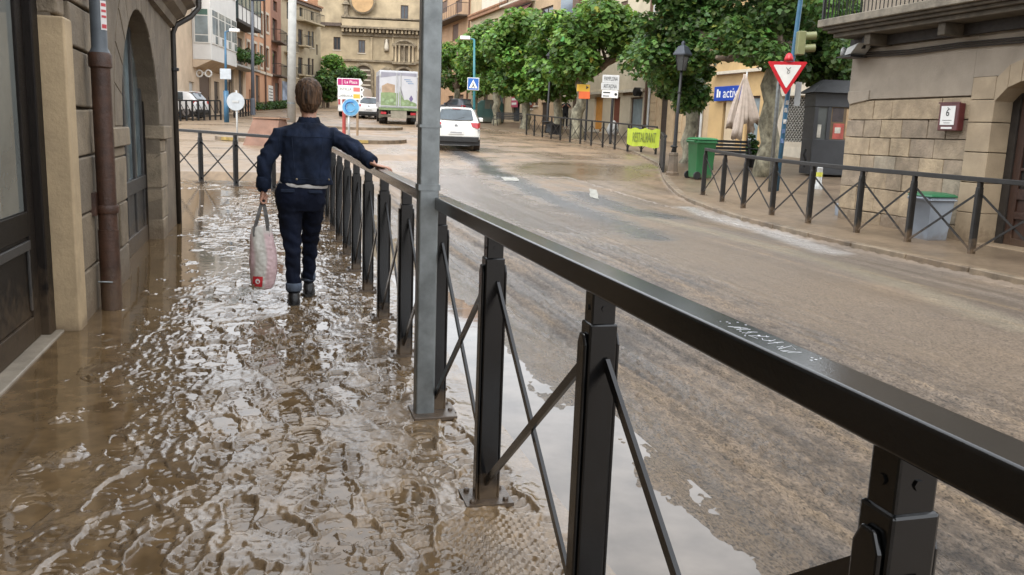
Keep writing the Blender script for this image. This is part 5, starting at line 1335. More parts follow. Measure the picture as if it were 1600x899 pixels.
def house(name, label, fr, u0, u1, z0, z1, depth, mat, holes, eave=.35, roof=TILE, group=None, cat="house", org=None):
    """a house as wall with real openings, roof, windows and doors; holes: (u0,u1,z0,z1,kind)"""
    h = thing(name, label, cat, (u0, 0, z0), fr, group)
    us = sorted({u0, u1, *[v for q in holes for v in q[:2]]}); zs_ = sorted({z0, z1, *[v for q in holes for v in q[2:4]]})
    us = [u for u in us if u0 <= u <= u1]; zs_ = [z for z in zs_ if z0 <= z <= z1]
    w = MB()
    for a, b in zip(us[:-1], us[1:]):
        for c, d in zip(zs_[:-1], zs_[1:]):
            m, n = (a + b) / 2, (c + d) / 2
            if not any(q[0] < m < q[1] and q[2] < n < q[3] for q in holes): w.quad((a, 0, c), (b, 0, c), (b, 0, d), (a, 0, d))
    for q in holes:
        a, b, c, d = q[:4]; r = .22
        w.quad((a, 0, c), (a, r, c), (a, r, d), (a, 0, d)); w.quad((b, 0, c), (b, 0, d), (b, r, d), (b, r, c)); w.quad((a, 0, d), (a, r, d), (b, r, d), (b, 0, d)); w.quad((a, 0, c), (b, 0, c), (b, r, c), (a, r, c))
    w.quad((u0, 0, z0), (u0, 0, z1), (u0, depth, z1), (u0, depth, z0)); w.quad((u1, 0, z0), (u1, depth, z0), (u1, depth, z1), (u1, 0, z1))
    w.quad((u0, depth, z0), (u0, depth, z1), (u1, depth, z1), (u1, depth, z0)); w.quad((u0, 0, z1), (u1, 0, z1), (u1, depth, z1), (u0, depth, z1))
    w.quad((u0, .35, z0), (u1, .35, z0), (u1, .35, z1), (u0, .35, z1))
    w.build("wall", mat, h)
    rf = MB().prism([(-eave, z1 + .002), (-eave, z1 + .16), (depth / 2, z1 + 1.6), (depth, z1 + .16), (depth, z1 + .002)], 'x', u0 + .01, u1 - .01).build("roof", roof, h)
    for q in holes: fit_opening(h, *q)
    return h

def fit_opening(h, a, b, c, d, kind):
    if kind == 'void': return
    t = min(.09, (b - a) * .12)
    if kind.startswith('win'):
        fm = FRAME_W if kind.endswith('w') else FRAME_B
        f = MB().bb(a, a + t, .10, .16, c, d).bb(b - t, b, .10, .16, c, d).bb(a + t, b - t, .10, .16, c, c + t).bb(a + t, b - t, .10, .16, d - t, d).bb((a + b) / 2 - t / 2, (a + b) / 2 + t / 2, .11, .155, c + t, d - t)
        o = f.build("window", fm, h)
        for x0, x1 in ((a + t, (a + b) / 2 - t / 2), ((a + b) / 2 + t / 2, b - t)): MB().bb(x0, x1, .13, .14, c + t, d - t).build("pane", PANE_L if kind == 'win_pale' else PANE, o)
        MB().bb(a - .08, b + .08, -.07, .10, c - .10, c - .003).build("sill", TRIM, o)
    elif kind.startswith('trim'):                               # window with pale surround
        f = MB().bb(a, a + t, .10, .16, c, d).bb(b - t, b, .10, .16, c, d).bb(a + t, b - t, .10, .16, d - t, d).bb(a + t, b - t, .10, .16, c, c + t)
        o = f.build("window", FRAME_B, h); MB().bb(a + t, b - t, .13, .14, c + t, d - t).build("pane", PANE, o)
        s = .20
        MB().bb(a - s, a - .003, -.04, .05, c - s, d + s).bb(b + .003, b + s, -.04, .05, c - s, d + s).bb(a - .003, b + .003, -.042, .05, d + .003, d + s).bb(a - .003, b + .003, -.06, .05, c - s, c - .003).build("surround", TRIM, o)
    elif kind.startswith('shut'):
        o = MB().bb(a, (a + b) / 2 - .01, .06, .10, c, d).bb((a + b) / 2 + .01, b, .06, .10, c, d).build("shutter", SHUT, h)
    elif kind.startswith('door'):
        col = {'door': (.045, .032, .025), 'door_orange': (.52, .235, .045), 'door_red': (.16, .05, .03), 'door_pale': (.42, .42, .40), 'door_brown': (.10, .065, .045)}[kind]
        m = mtl("paint_" + kind, col, .55, .12, 5, .08, mud=(.8, .9, .5))
        o = MB().bb(a, b, .12, .17, c, d).build("door", m, h, bevel=.01)
        for k in range(2):
            zz0 = c + (d - c) * (.08 + .46 * k); MB().bb(a + (b - a) * .16, b - (b - a) * .16, .105, .119, zz0, zz0 + (d - c) * .38).build("panel", m, o, bevel=.012)
        MB().capsule([(b - .12 * (b - a), .08, c + 1.0), (b - .12 * (b - a), .08, c + 1.12)], .018, 6).build("handle", IRON, o)
    elif kind == 'glass':
        o = MB().bb(a, a + t, .10, .16, c, d).bb(b - t, b, .10, .16, c, d).bb(a + t, b - t, .10, .16, d - t, d).build("shop_window", FRAME_B, h); MB().bb(a + t, b - t, .13, .14, c, d - t).build("pane", PANE_L, o)
    elif kind == 'dark':
        MB().bb(a, b, .15, .16, c, d).build("window", PANE, h)

def balcony(h, a, b, z, mat=TRIM, out=.7, iron=True, n=14):
    o = MB().bb(a, b, -out, -.003, z - .14, z).build("balcony", mat, h, bevel=.02)
    if iron:
        MB().bb(a, b, -out + .02, -out + .05, z + .92, z + .96).bb(a, a + .03, -out + .05, -.02, z + .92, z + .96).bb(b - .03, b, -out + .05, -.02, z + .92, z + .96).build("handrail", IRON, o)
        for k in range(n + 1):
            x = a + .02 + (b - a - .04) * k / n; MB().bb(x - .012, x + .012, -out + .022, -out + .046, z, z + .92).build("baluster", IRON, o)
    return o

# ------------------------------------------------------------------ the row behind the square
FR = facade((10.7, 32), -1.2314)
def U(x, y=120): return onplane(FR, x, y)[0]
def Zr(x, y): return onplane(FR, x, y)[1]
def RR(*r): return rect(FR, r)
def gz_(x):                                                    # street level at a facade position
    p = FR @ Vector((U(x, 200), 0, 0)); return tz(p.y) + .05
W_A = wallmat("apricot_render", (.47, .30, .175)); W_B = wallmat("pale_ochre_render", (.53, .43, .28)); W_C = wallmat("cream_render", (.50, .40, .27)); W_D = wallmat("tan_render", (.48, .34, .21))
W_E = wallmat("greyish_cream_render", (.52, .45, .33)); W_G = wallmat("warm_sandstone", (.46, .345, .215), scale=3); W_H = wallmat("ochre_render", (.50, .345, .165)); W_I = wallmat("light_shop_stone", (.50, .44, .35))
G = "houses behind the square"
def rowhouse(x0, x1, name, label, mat, holes, top=-38):
    hh = []
    for r, k in holes:
        a, b, c, d = RR(*r)
        if k.startswith('door') or k in ('glass',): c = gz_((r[0] + r[2]) / 2) + .02
        hh.append((a, b, c, d, k))
    a, b = U(x0), U(x1)
    return house(name, label, FR, a, b, gz_(x0) - 1.2 if gz_(x0) < gz_(x1) else gz_(x1) - 1.2, Zr((x0 + x1) / 2, top), 9, mat, hh, group=G)
hA = rowhouse(676, 733, "apricot_house", "apricot house with old balcony at far end of the tree row", W_A, [((707, 38, 716, 64), 'shut'), ((690, 2, 699, 20), 'shut'), ((712, 0, 722, 20), 'shut'), ((700, 150, 708, 176), 'door'), ((716, 148, 724, 174), 'door_brown')])
a, b = U(688, 30), U(732, 28); balcony(hA, a, b, Zr(710, 32), SLATE, 1.0, True, 16)
MB().tube([(U(731.5), -.06, Zr(731, 180)), (U(731.5), -.06, Zr(731, -40))], .07, 8).build("downpipe", SHUT, hA)
hB = rowhouse(733, 789, "ochre_house", "pale ochre house with a tiled band and blank wall above the trees", W_B, [((754, 138, 762, 170), 'door_brown'), ((776, 140, 786, 168), 'glass')])
a, b = U(734), U(788); MB().bb(a, b, -.30, -.003, Zr(760, 24), Zr(760, 19)).build("tile_band", TILE, hB)
k = 0
for i in range(26):
    u = a + (b - a) * (i + .5) / 26; MB().tube([(u, -.34, Zr(760, 19) + .02), (u, -.01, Zr(760, 19) + .16)], .15, 6).build("roof_tile", TILE, hB, smooth=True)
MB().bb(U(750), U(786), -.02, -.004, Zr(768, 16), Zr(768, -30)).build("pale_panel", mtl("pale_panel", (.62, .57, .47), .8, .06, 2, .1), hB)
hC = rowhouse(789, 833, "awning_house", "cream house with a pink awning over its terrace", W_C, [((798, 6, 828, 40), 'dark'), ((792, 40, 796, 52), 'dark'), ((800, 150, 812, 190), 'dark'), ((826, 150, 833, 170), 'win')])
balcony(hC, U(797), U(832), Zr(815, 6), TRIM, 1.0, True, 14)
u0, u1 = U(800), U(829)
AW = mtl("faded_pink_awning", (.50, .27, .25), .8, .1, 3, .1)
MB().add([(u0, -.1, Zr(810, 14)), (u1, -.1, Zr(810, 14)), (u1, -1.3, Zr(810, 38)), (u0, -1.3, Zr(810, 38)), (u0, -.1, Zr(810, 14) + .03), (u1, -.1, Zr(810, 14) + .03), (u1, -1.3, Zr(810, 38) + .03), (u0, -1.3, Zr(810, 38) + .03)], [(3, 2, 1, 0), (4, 5, 6, 7), (0, 1, 5, 4), (1, 2, 6, 5), (2, 3, 7, 6), (3, 0, 4, 7)]).build("awning", AW, hC)
MB().tube([(U(789.8), -.06, Zr(790, 190)), (U(789.8), -.06, Zr(790, -40))], .06, 8).build("downpipe", SHUT, hC)
hD = rowhouse(833, 880, "tan_house", "tan house with wide dark upper windows and a dark doorway", W_D, [((844, 11, 864, 34), 'win'), ((845, 160, 854, 192), 'door'), ((868, 140, 875, 195), 'door_brown'), ((826.5 + 8, 145, 841, 165), 'win')])
hE = rowhouse(880, 926, "bay_house", "greyish cream house with tall blue-grey glazed bay above the trees", W_E, [((892, 150, 900, 195), 'door_brown'), ((921.5 - 17, 150, 911, 175), 'win')])
GB = glassy("blue_grey_bay_glass", (.12, .16, .20), .1, .6, .2, 1)
MB().bb(U(883), U(902), -.5, -.003, Zr(892, 32), Zr(892, -40)).build("glazed_bay", GB, hE); MB().bb(U(902) + .01, U(911), -.52, -.003, Zr(905, 38), Zr(905, -40)).build("bay_side", SHUT, hE)
hF = rowhouse(926, 1010, "shop_house", "tan house with an orange door and pale shop doorway below trees", W_E, [((940, 3, 961, 18), 'shut'), ((970, 2, 981, 16), 'shut'), ((928, 152, 941, 205), 'door_orange'), ((956, 152, 968, 200), 'door_red'), ((984, 152, 1003, 203), 'glass')])
MB().bb(U(920), U(1009), -.12, -.003, Zr(960, 146), Zr(960, 142)).build("string_course", TRIM, hF)
a, b, c, d = RR(974, 140, 1000, 149)
BRN = mtl("brown_bronze_letters", (.16, .10, .05), .5, .1, 5, 0)
for i in range(9): u = a + (b - a) * (i + .2) / 9; MB().bb(u, u + (b - a) * .075, -.05, -.004, c, d).build("letter", BRN, hF)
MB().disc(((U(1003)), -.2, Zr(1003, 144)), .22, 'y', 16, .3).build("round_lamp", IRON, hF)
MB().bb(U(928), U(941), -.15, -.01, gz_(935), gz_(935) + .15).build("step", TRIM, hF)
hG = rowhouse(1010, 1112, "sandstone_house", "sandstone house with drainpipes and dark doorways behind the lamp post", W_G, [((1030, 150, 1042, 212), 'door'), ((1052, 150, 1058, 214), 'glass'), ((1086, 150, 1095, 220), 'door'), ((1050, 60, 1060, 100), 'shut')])
for x in (1013, 1018.5, 1103): MB().tube([(U(x), -.08, gz_(x)), (U(x), -.08, Zr(x, -40))], .06, 8).build("downpipe", GALV_L if x > 1015 else SHUT, hG)
for x in (1020, 1062):
    zz = gz_(x)
    while zz < Zr(x, 90): MB().bb(U(x), U(x + 9), -.05, -.003, zz + .01, zz + .42).build("quoin", W_G, hG, bevel=.015); zz += .43
hH = rowhouse(1112, 1216, "corner_shop_house", "ochre house with a blue shop sign behind the closed parasol", W_H, [((1128, 160, 1137, 224), 'door_brown'), ((1165, 150, 1185, 226), 'glass')])
MB().bb(U(1140), U(1158), -.06, -.003, gz_(1150), Zr(1150, 158)).build("pale_panel", W_C, hH)
a, b, c, d = RR(1122, 135, 1165, 158)
sgn = thing("shop_sign", "blue shop sign with white lettering above the ochre doorway", "sign", (a, -.2, c), FR)
BL2 = mtl("deep_blue_sign", (.015, .055, .33), .35, .08, 4, 0)
MB().bb(a, b, -.20, -.01, c, d).build("board", BL2, sgn, bevel=.015)
text("activ", (d - c) * .95, upright(a + (b - a) * .60, -.205, (c + d) / 2), WHITEP, sgn)
MB().bb(a + .22, a + .34, -.206, -.20, c + .15, d - .12).bb(a + .40, a + .50, -.206, -.20, c + .15, d - .2).build("emblem", WHITEP, sgn)
MB().bb(a - .2, b + 3, -.25, -.01, d + .5, d + .62).build("cornice", TRIM, hH)
hI = rowhouse(1216, 1400, "shuttered_shop", "pale shop with a diamond mesh roller grille behind the traffic mast", W_I, [((1226, 152, 1259, 222), 'void'), ((1275, 152, 1300, 230), 'glass')])
a, b, c, d = RR(1226, 152, 1259, 222); c = gz_(1240) + .35
MESHM = mtl("roller_mesh", (.40, .39, .36), .5, .1, 3, 0, metal=.3)
gr_ = MB(); st_ = .17; 
x = a - (d - c)
while x < b:
    for sg in (0, 1):
        p0, p1 = [x, c], [x + (d - c), d]
        if p0[0] < a: p0 = [a, c + (a - x)]
        if p1[0] > b: p1 = [b, d - (x + (d - c) - b)]
        if p1[0] > p0[0]:
            if sg: p0, p1 = [a + b - p0[0], p0[1]], [a + b - p1[0], p1[1]]
            gr_.bar((p0[0], .06 + .02 * sg, p0[1]), (p1[0], .06 + .02 * sg, p1[1]), .02, .05, (0, 1, 0))
    x += st_
g_ = gr_.build("roller_grille", MESHM, hI); g_['kind'] = 'stuff'
MB().bb(a, b, .16, .17, c - .4, d).build("window", glassy("shop_interior_glass", (.13, .125, .115), .2), hI)
MB().bb(U(1222), U(1290), -.22, -.004, Zr(1250, 150), Zr(1250, 143)).build("cornice", TRIM, hI)
MB().bb(a, b, -.03, -.004, gz_(1240) - .2, c - .02).build("plinth", TRIM, hI)

# wall poster by the shop
a, b, c, d = RR(801, 136, 810, 168); po_ = thing("shop_poster", "tall red and white striped poster panel on the awning house wall", "sign", (a, -.1, c), FR)
MB().bb(a, b, -.10, -.02, c, d).build("board", mtl("poster_magenta", (.42, .07, .12), .5, .1, 4, 0), po_)
for i in range(4): z_ = c + (d - c) * (.12 + .22 * i); MB().bb(a + .1 * (b - a), b - .1 * (b - a), -.105, -.10, z_, z_ + (d - c) * .11).build("stripe", WHITEP, po_)
a, b, c, d = RR(825, 148, 834, 168); po2 = thing("menu_board", "small framed board in red-brown frame on the wall between trees", "sign", (a, -.1, c), FR)
MB().bb(a, b, -.08, -.02, c, d).build("frame", mtl("red_brown_frame", (.20, .05, .03), .5, .1, 4, 0), po2); MB().bb(a + .12, b - .12, -.085, -.08, c + .15, d - .15).build("sheet", PANE_L, po2)

# ------------------------------------------------------------------ things in the square's far half
# person standing with a camera
q = at(882, 207, 53.0); q.z = tz(53) + .08
fm_ = MB(); X0, Y0, Z0 = q.x, q.y, q.z
fm_.capsule([(X0, Y0, Z0 + 1.56), (X0, Y0 + .01, Z0 + 1.66)], [.085, .09], 12); fm_.capsule([(X0, Y0, Z0 + 1.42), (X0, Y0, Z0 + 1.54)], [.06, .055], 10)
fm_.loft([ell((X0, Y0, Z0 + z), rx, ry, 20) for z, rx, ry in ((.86, .13, .10), (.95, .17, .12), (1.1, .16, .11), (1.3, .20, .12), (1.42, .17, .10), (1.48, .07, .06))])
for sg in (-1, 1):
    fm_.capsule([(X0 + sg * .09, Y0, Z0 + .9), (X0 + sg * .10, Y0 - .02, Z0 + .48), (X0 + sg * .11, Y0, Z0 + .06)], [.085, .06, .045], 12); fm_.capsule([(X0 + sg * .11, Y0 + .04, Z0 + .04), (X0 + sg * .12, Y0 - .15, Z0 + .03)], [.045, .035], 10)
    fm_.capsule([(X0 + sg * .20, Y0, Z0 + 1.38), (X0 + sg * .29, Y0 - .08, Z0 + 1.18), (X0 + sg * .08, Y0 - .25, Z0 + 1.36)], [.055, .045, .035], 10)
    for f_ in range(5): fm_.capsule([(X0 + sg * .07, Y0 - .26, Z0 + 1.34 + .016 * f_), (X0 + sg * .02, Y0 - .30, Z0 + 1.34 + .016 * f_)], [.010, .009], 6)
me = remesh(fm_, .014, 2); me.transform(Matrix.Translation((-X0, -Y0, -Z0)))
p2_ = place(me, "person", SKIN, smooth=True); p2_.location = (X0, Y0, Z0); tag(p2_, "distant person in black standing by a doorway holding up a camera", "person")
def fput(mb, name, m):
    me = remesh(mb, .014, 2); me.transform(Matrix.Translation((-X0, -Y0, -Z0))); return place(me, name, m, p2_, smooth=True)
BLK = mtl("black_cloth", (.010, .010, .012), .8, .3, 10, .1)
t_ = MB().loft([ell((X0, Y0, Z0 + z), rx, ry, 20) for z, rx, ry in ((.84, .18, .13), (.95, .19, .135), (1.1, .18, .125), (1.3, .22, .135), (1.43, .18, .11), (1.49, .08, .07))])
for sg in (-1, 1): t_.capsule([(X0 + sg * .20, Y0, Z0 + 1.38), (X0 + sg * .28, Y0 - .06, Z0 + 1.22)], [.068, .06], 12)
fput(t_, "shirt", BLK)
t_ = MB()
for sg in (-1, 1): t_.capsule([(X0 + sg * .09, Y0, Z0 + .9), (X0 + sg * .10, Y0 - .02, Z0 + .48), (X0 + sg * .11, Y0, Z0 + .10)], [.10, .075, .06], 12)
fput(t_, "trousers", BLK)
fput(MB().capsule([(X0, Y0 + .03, Z0 + 1.66), (X0, Y0 + .02, Z0 + 1.70)], [.095, .09], 12), "hair", BLK)
cam_ = thing("camera_device", "small dark camera held up by the distant person in black", "camera", (X0, Y0 - .32, Z0 + 1.34)); MB().bb(X0 - .06, X0 + .06, Y0 - .36, Y0 - .29, Z0 + 1.33, Z0 + 1.42).build("camera_body", IRON, cam_, bevel=.008); MB().disc((X0, Y0 - .39, Z0 + 1.375), .035, 'y', 12, .06).build("camera_lens", IRON, cam_)

# green recycling kiosk
Yc = 59.0; q0, q1 = at(745, 200, Yc), at(786, 200, Yc); zc = tz(Yc) + .05; zt = at(765, 156, Yc).z
GK = mtl("dark_green_kiosk", (.010, .055, .042), .45, .15, 2, .05, mud=(1.7, .8, .5))
gk = thing("green_kiosk", "dark green metal kiosk with rounded roof behind the white car", "kiosk", (q0.x, Yc, zc))
pf = [(q0.x, zc), (q1.x, zc), (q1.x, zt - .25), (q1.x - .25, zt - .05), ((q0.x + q1.x) / 2, zt), (q0.x + .25, zt - .05), (q0.x, zt - .25)]
MB().prism(pf, 'y', Yc, Yc + 1.6).build("body", GK, gk, bevel=.05)
for k in range(3): xx = q0.x + (q1.x - q0.x) * (.2 + .3 * k); MB().bb(xx - .03, xx + .03, Yc - .03, Yc - .002, zc + .1, zt - .3).build("rib", GK, gk)
MB().bb(q0.x + .5, q1.x - .6, Yc - .02, Yc - .004, zc + .9, zc + 1.5).build("hatch", mtl("kiosk_hatch", (.07, .065, .04), .5, .3, 3, 0), gk)

def plate(root, r, Y, mat, th=.03, name="plate", bev=.02):
    a, b = at(r[0], r[3], Y), at(r[2], r[1], Y); MB().bb(a.x, b.x, Y - th, Y, a.z, b.z).build(name, mat, root, bevel=bev); return a, b
# teal lamp post with zebra-crossing sign
Yz = 44.0; q = at(741, 205, Yz); q.z = tz(Yz) - .05
TEAL = mtl("teal_painted_steel", (.035, .18, .21), .4, .1, 5, .02)
tl_ = thing("street_lamp", "teal street lamp with flat white lamp head among the tree row", "street lamp", tuple(q))
tp = at(741, 62, Yz); MB().tube([tuple(q), (tp.x, Yz, tp.z)], [.08, .05], 10).build("mast", TEAL, tl_, smooth=True)
e = at(731, 60, Yz); MB().tube([(tp.x, Yz, tp.z), (e.x, Yz, e.z)], .035, 8).build("arm", TEAL, tl_)
LAMPW = mtl("lamp_head_white", (.72, .72, .70), .4, .04, 4, 0)
a, b = at(719, 62, Yz), at(735, 57, Yz); MB().bb(a.x, b.x, Yz - .15, Yz + .15, a.z, b.z).build("lamp_head", LAMPW, tl_, bevel=.03)
zs_ = thing("zebra_crossing_sign", "blue square pedestrian crossing sign fixed to the teal street lamp", "sign", tuple(at(739, 141, Yz - .12)))
a, b = plate(zs_, (730, 122, 749, 141), Yz - .1, WHITEP); 
MB().bb(a.x + .03, b.x - .03, Yz - .134, Yz - .131, a.z + .03, b.z - .03).build("face", BLUEP, zs_)
mx_ = (a.x + b.x) / 2; MB().prism([(mx_ - .22, a.z + .10), (mx_ + .22, a.z + .10), (mx_, b.z - .09)], 'y', Yz - .138, Yz - .1345).build("triangle", WHITEP, zs_)
MB().tube([(mx_ - .02, Yz - .142, a.z + .38), (mx_, Yz - .142, a.z + .26), (mx_ - .07, Yz - .142, a.z + .13)], .018, 6).tube([(mx_, Yz - .142, a.z + .26), (mx_ + .07, Yz - .142, a.z + .13)], .018, 6).build("walker", INK, zs_)
# direction signs by the railing
Yd = 40.0; q = at(914, 226, Yd); q.z = tz(Yd)
d1 = thing("direction_sign", "yellow plate over an orange plate on a dark post by the railing", "sign", tuple(q))
MB().tube([tuple(q), (q.x, Yd, at(914, 134, Yd).z)], .05, 8).build("post", IRON, d1)
plate(d1, (901, 132.5, 922, 143), Yd - .06, mtl("sign_yellow", (.62, .36, .03), .4, .1, 3, 0), name="yellow_plate"); plate(d1, (904, 143.5, 922, 154.5), Yd - .06, mtl("sign_orange", (.66, .13, .035), .4, .1, 3, 0), name="orange_plate")
c = at(918, 137, Yd - .1); MB().prism([(c.x - .06, c.z - .08), (c.x + .06, c.z), (c.x - .06, c.z + .08)], 'y', Yd - .095, Yd - .091).build("arrow", INK, d1)
Yd = 37.5; q = at(953, 233, Yd); q.z = tz(Yd)
d2 = thing("direction_sign", "three stacked pale grey direction plates on a dark post by the railing", "sign", tuple(q))
MB().tube([tuple(q), (q.x, Yd, at(953, 122, Yd).z)], .06, 8).build("post", IRON, d2)
PG = mtl("plate_grey", (.52, .53, .52), .45, .06, 4, 0)
for r, s_, m_ in (((941, 118, 968, 129.5), "PAMPLONA", PG), ((939, 130.5, 967.5, 140.5), "ARTAJONA", PG), ((940, 142, 966, 153), "", WHITEP)):
    a, b = plate(d2, r, Yd - .06, m_)
    if s_: text(s_, .24, upright((a.x + b.x) / 2, Yd - .095, (a.z + b.z) / 2), INK, d2, sx=.46)
    else:
        MB().bb(a.x + .05, a.x + .35, Yd - .094, Yd - .0905, b.z - .12, b.z - .07).build("print_line", INK, d2); MB().bb(a.x + .05, a.x + .3, Yd - .094, Yd - .0905, a.z + .06, a.z + .1).build("print_line", INK, d2); MB().disc((b.x - .1, Yd - .092, (a.z + b.z) / 2), .06, 'y', 10, .004).build("symbol", INK, d2)
# white sheet of paper or bag at the wall
q = at(957, 212, 46); wb_ = thing("white_bag", "crumpled white bag lying against the shop wall by the red door", "bag", (q.x, q.y, tz(46) + .05))
mbag = MB().lathe([(.25, 0), (.35, .25), (.25, .55), (.08, .75)], (q.x, q.y, tz(46) + .05), 14); me = mbag.mesh("bag", (q.x, q.y, tz(46) + .05))
for v in me.vertices: v.co += Vector((mnoise.noise(v.co * 5), mnoise.noise(v.co * 5 + Vector((3, 3, 3))), 0)) * .08
place(me, "bag_body", WHITEP, wb_, smooth=True)
# ------------------------------------------------------------------ houses up the street on the left
FL = facade((-19.2, 50), math.pi / 2 + .09)
def UL(x, y=120): return onplane(FL, x, y)[0]
def ZL(x, y): return onplane(FL, x, y)[1]
def RL(*r): return rect(FL, r)
def glz(x): p = FL @ Vector((UL(x, 175), 0, 0)); return tz(p.y)
GL = "houses up the street"
W_P = wallmat("pale_peach_render", (.55, .43, .31)); W_W = wallmat("white_bay_cladding", (.62, .61, .58), var=.05, stain=.15); W_O = wallmat("salmon_render", (.50, .275, .16), var=.07); W_R = wallmat("red_brown_render", (.25, .12, .075)); W_K = wallmat("greyish_stone_render", (.38, .315, .21), stain=.6)
def lhouse(x0, x1, name, label, mat, holes, top, depth=10):
    hh = []
    for r, k in holes:
        a, b, c, d = RL(*r)
        if k.startswith('door'): c = glz((r[0] + r[2]) / 2) + .02
        hh.append((a, b, c, d, k))
    a, b = UL(x0), UL(x1)
    return house(name, label, FL, a, b, min(glz(x0), glz(x1)) - 1, ZL((x0 + x1) / 2, top), depth, mat, hh, group=GL)
hw = lhouse(240, 344, "bay_window_house", "peach house with white glazed bay and a spectacles sign at street level", W_P, [((312, 118, 330, 176), 'door_brown'), ((335, 128, 343, 172), 'door'), ((296, 128, 304, 172), 'door_pale')], -32)
# the white bay: solid cladding with glazing in front and at its near end
a, b = UL(300, 60), UL(343, 60); z0, z1 = ZL(320, 98), ZL(320, -60); out = 1.1
by_ = MB().bb(a, b, -out, -.003, z0, z1).build("bay", W_W, hw, bevel=.04)
MB().add([(a, -out, z0 - .002), (b, -out, z0 - .002), (b, -.01, z0 - .002), (a, -.01, z0 - .002), (a, -.2, z0 - .45), (b, -.2, z0 - .45), (b, -.01, z0 - .45), (a, -.01, z0 - .45)], [(0, 1, 2, 3), (4, 5, 6, 7), (0, 4, 5, 1), (1, 5, 6, 2), (0, 3, 7, 4)]).build("bay_underside", W_P, by_)
for lev in (0, 1):
    zc0 = z0 + .95 + lev * 3.3; zc1 = zc0 + 2.0
    n = 4
    for k in range(n):
        u0, u1 = a + (b - a) * (k + .06) / n, a + (b - a) * (k + .94) / n
        o = MB().bb(u0, u1, -out - .05, -out - .003, zc0, zc1).build("window", FRAME_W, hw)
        for j, (zz0, zz1) in enumerate(((.06, .50), (.56, 1.55), (1.61, 1.94))):
            MB().bb(u0 + .07, (u0 + u1) / 2 - .03, -out - .056, -out - .051, zc0 + zz0, zc0 + zz1).build("pane", PANE_L if j else W_W, o); MB().bb((u0 + u1) / 2 + .03, u1 - .07, -out - .056, -out - .051, zc0 + zz0, zc0 + zz1).build("pane", PANE_L, o)
    o = MB().bb(a - .05, a - .003, -out + .08, -.12, zc0, zc1).build("window", FRAME_W, hw)
    MB().bb(a - .056, a - .051, -out + .16, -.2, zc0 + .5, zc0 + 1.55).build("pane", PANE_L, o); MB().bb(a - .056, a - .051, -out + .16, -.2, zc0 + 1.61, zc0 + 1.94).build("pane", glassy("green_pane", (.06, .12, .10), .1), o)
    MB().bb(a - .056, a - .051, -out + .16, -.2, zc0 + .06, zc0 + .44).build("pane", PANE_L, o)
# spectacles sign
sp = thing("spectacles_sign", "white spectacles-shaped optician sign hanging under the white bay", "sign", tuple(at(311, 115, 53.0)))
for x in (311.5, 325.5):
    cu, _, cz = at(x, 115, 53.0); ring = MB(); Rr = .19
    ring.tube([(cu + Rr * math.cos(t), 53.0, cz + Rr * math.sin(t)) for t in [2 * math.pi * k / 20 for k in range(21)]], .05, 6); ring.build("lens_rim", WHITEP, sp, smooth=True)
MB().tube([tuple(at(316, 114, 53.0)), tuple(at(321, 114, 53.0))], .04, 6).build("bridge", WHITEP, sp); MB().tube([tuple(at(306, 113, 53.0)), tuple(at(298, 113, 53.0))], .03, 6).build("bracket", IRON, sp)
hg = lhouse(344, 384, "gallery_house", "house with dark framed glazed gallery and a planted balcony", W_P, [((356, 58, 364, 100), 'door'), ((352, 128, 362, 172), 'door'), ((372, 60, 379, 100), 'door')], -32)
a, b = UL(346), UL(384); z0 = ZL(365, 38); out = 1.2
gl_ = MB().bb(a, b, -out, -.003, z0 - .2, z0).build("gallery_floor", DARKW, hg)
for k in range(7): u = a + (b - a) * k / 6; MB().bb(u - .06, u + .06, -out, -out + .12, z0, z0 + 4.2).build("gallery_post", IRON, gl_)
MB().bb(a, b, -out + .02, -out + .06, z0, z0 + .9).build("gallery_parapet", W_W, gl_); MB().bb(a, b, -out + .03, -out + .05, z0 + .95, z0 + 4.0).build("pane", glassy("greenish_gallery_glass", (.11, .16, .15), .08, .6, .3), gl_); MB().bb(a, b, -out, -out + .1, z0 + .9, z0 + .96).build("gallery_rail", IRON, gl_)
MB().bb(a - .06, a - .003, -out, -.01, z0, z0 + 4.2).build("gallery_end", glassy("greenish_gallery_glass_end", (.10, .14, .14), .08), gl_)
ba = balcony(hg, UL(345), UL(384), ZL(364, 104), CONC, 1.1, True, 18)
leaves("balcony_plants", [(UL(346 + 6 * k) , -1.0, ZL(364, 86) + random.uniform(-.2, .2)) for k in range(7)], [.55] * 7, 1500, .18, LEAF_B, ba, ORG[ba.name], 91)
win = []
for x in (386.0, 396.5, 406.0):
    win += [((x, 66 + (x - 386) * .28, x + 4.2, 101 + (x - 386) * .2), 'trim'), ((x, 13 + (x - 386) * .4, x + 4.2, 49 + (x - 386) * .3), 'trim')]
ho = lhouse(384, 424, "salmon_house", "salmon rendered house with pale window surrounds in neat rows", W_O, win + [((399.5, 118, 406, 160), 'door'), ((389, 140, 392, 160), 'dark'), ((415.5, 24, 419.5, 50), 'trim'), ((415.5, 76, 419.5, 106), 'trim')], -32)
MB().bb(UL(384), UL(424), -.12, -.004, ZL(404, 114), ZL(404, 110)).build("string_course", TRIM, ho)
MB().tube([(UL(413.5), -.08, glz(413)), (UL(413.5), -.08, ZL(413, -50))], .08, 8).build("downpipe", SHUT, ho)
a, b, c, d = RL(419, 134, 426, 158); wp = thing("wall_poster", "white notice poster on the salmon house wall at street level", "poster", (a, -.05, c), FL)
MB().bb(a, b, -.05, -.01, c, d).build("sheet", WHITEP, wp)
for i in range(4): MB().bb(a + .2, b - .2, -.055, -.051, c + (d - c) * (.15 + .2 * i), c + (d - c) * (.2 + .2 * i)).build("print_line", INK, wp)
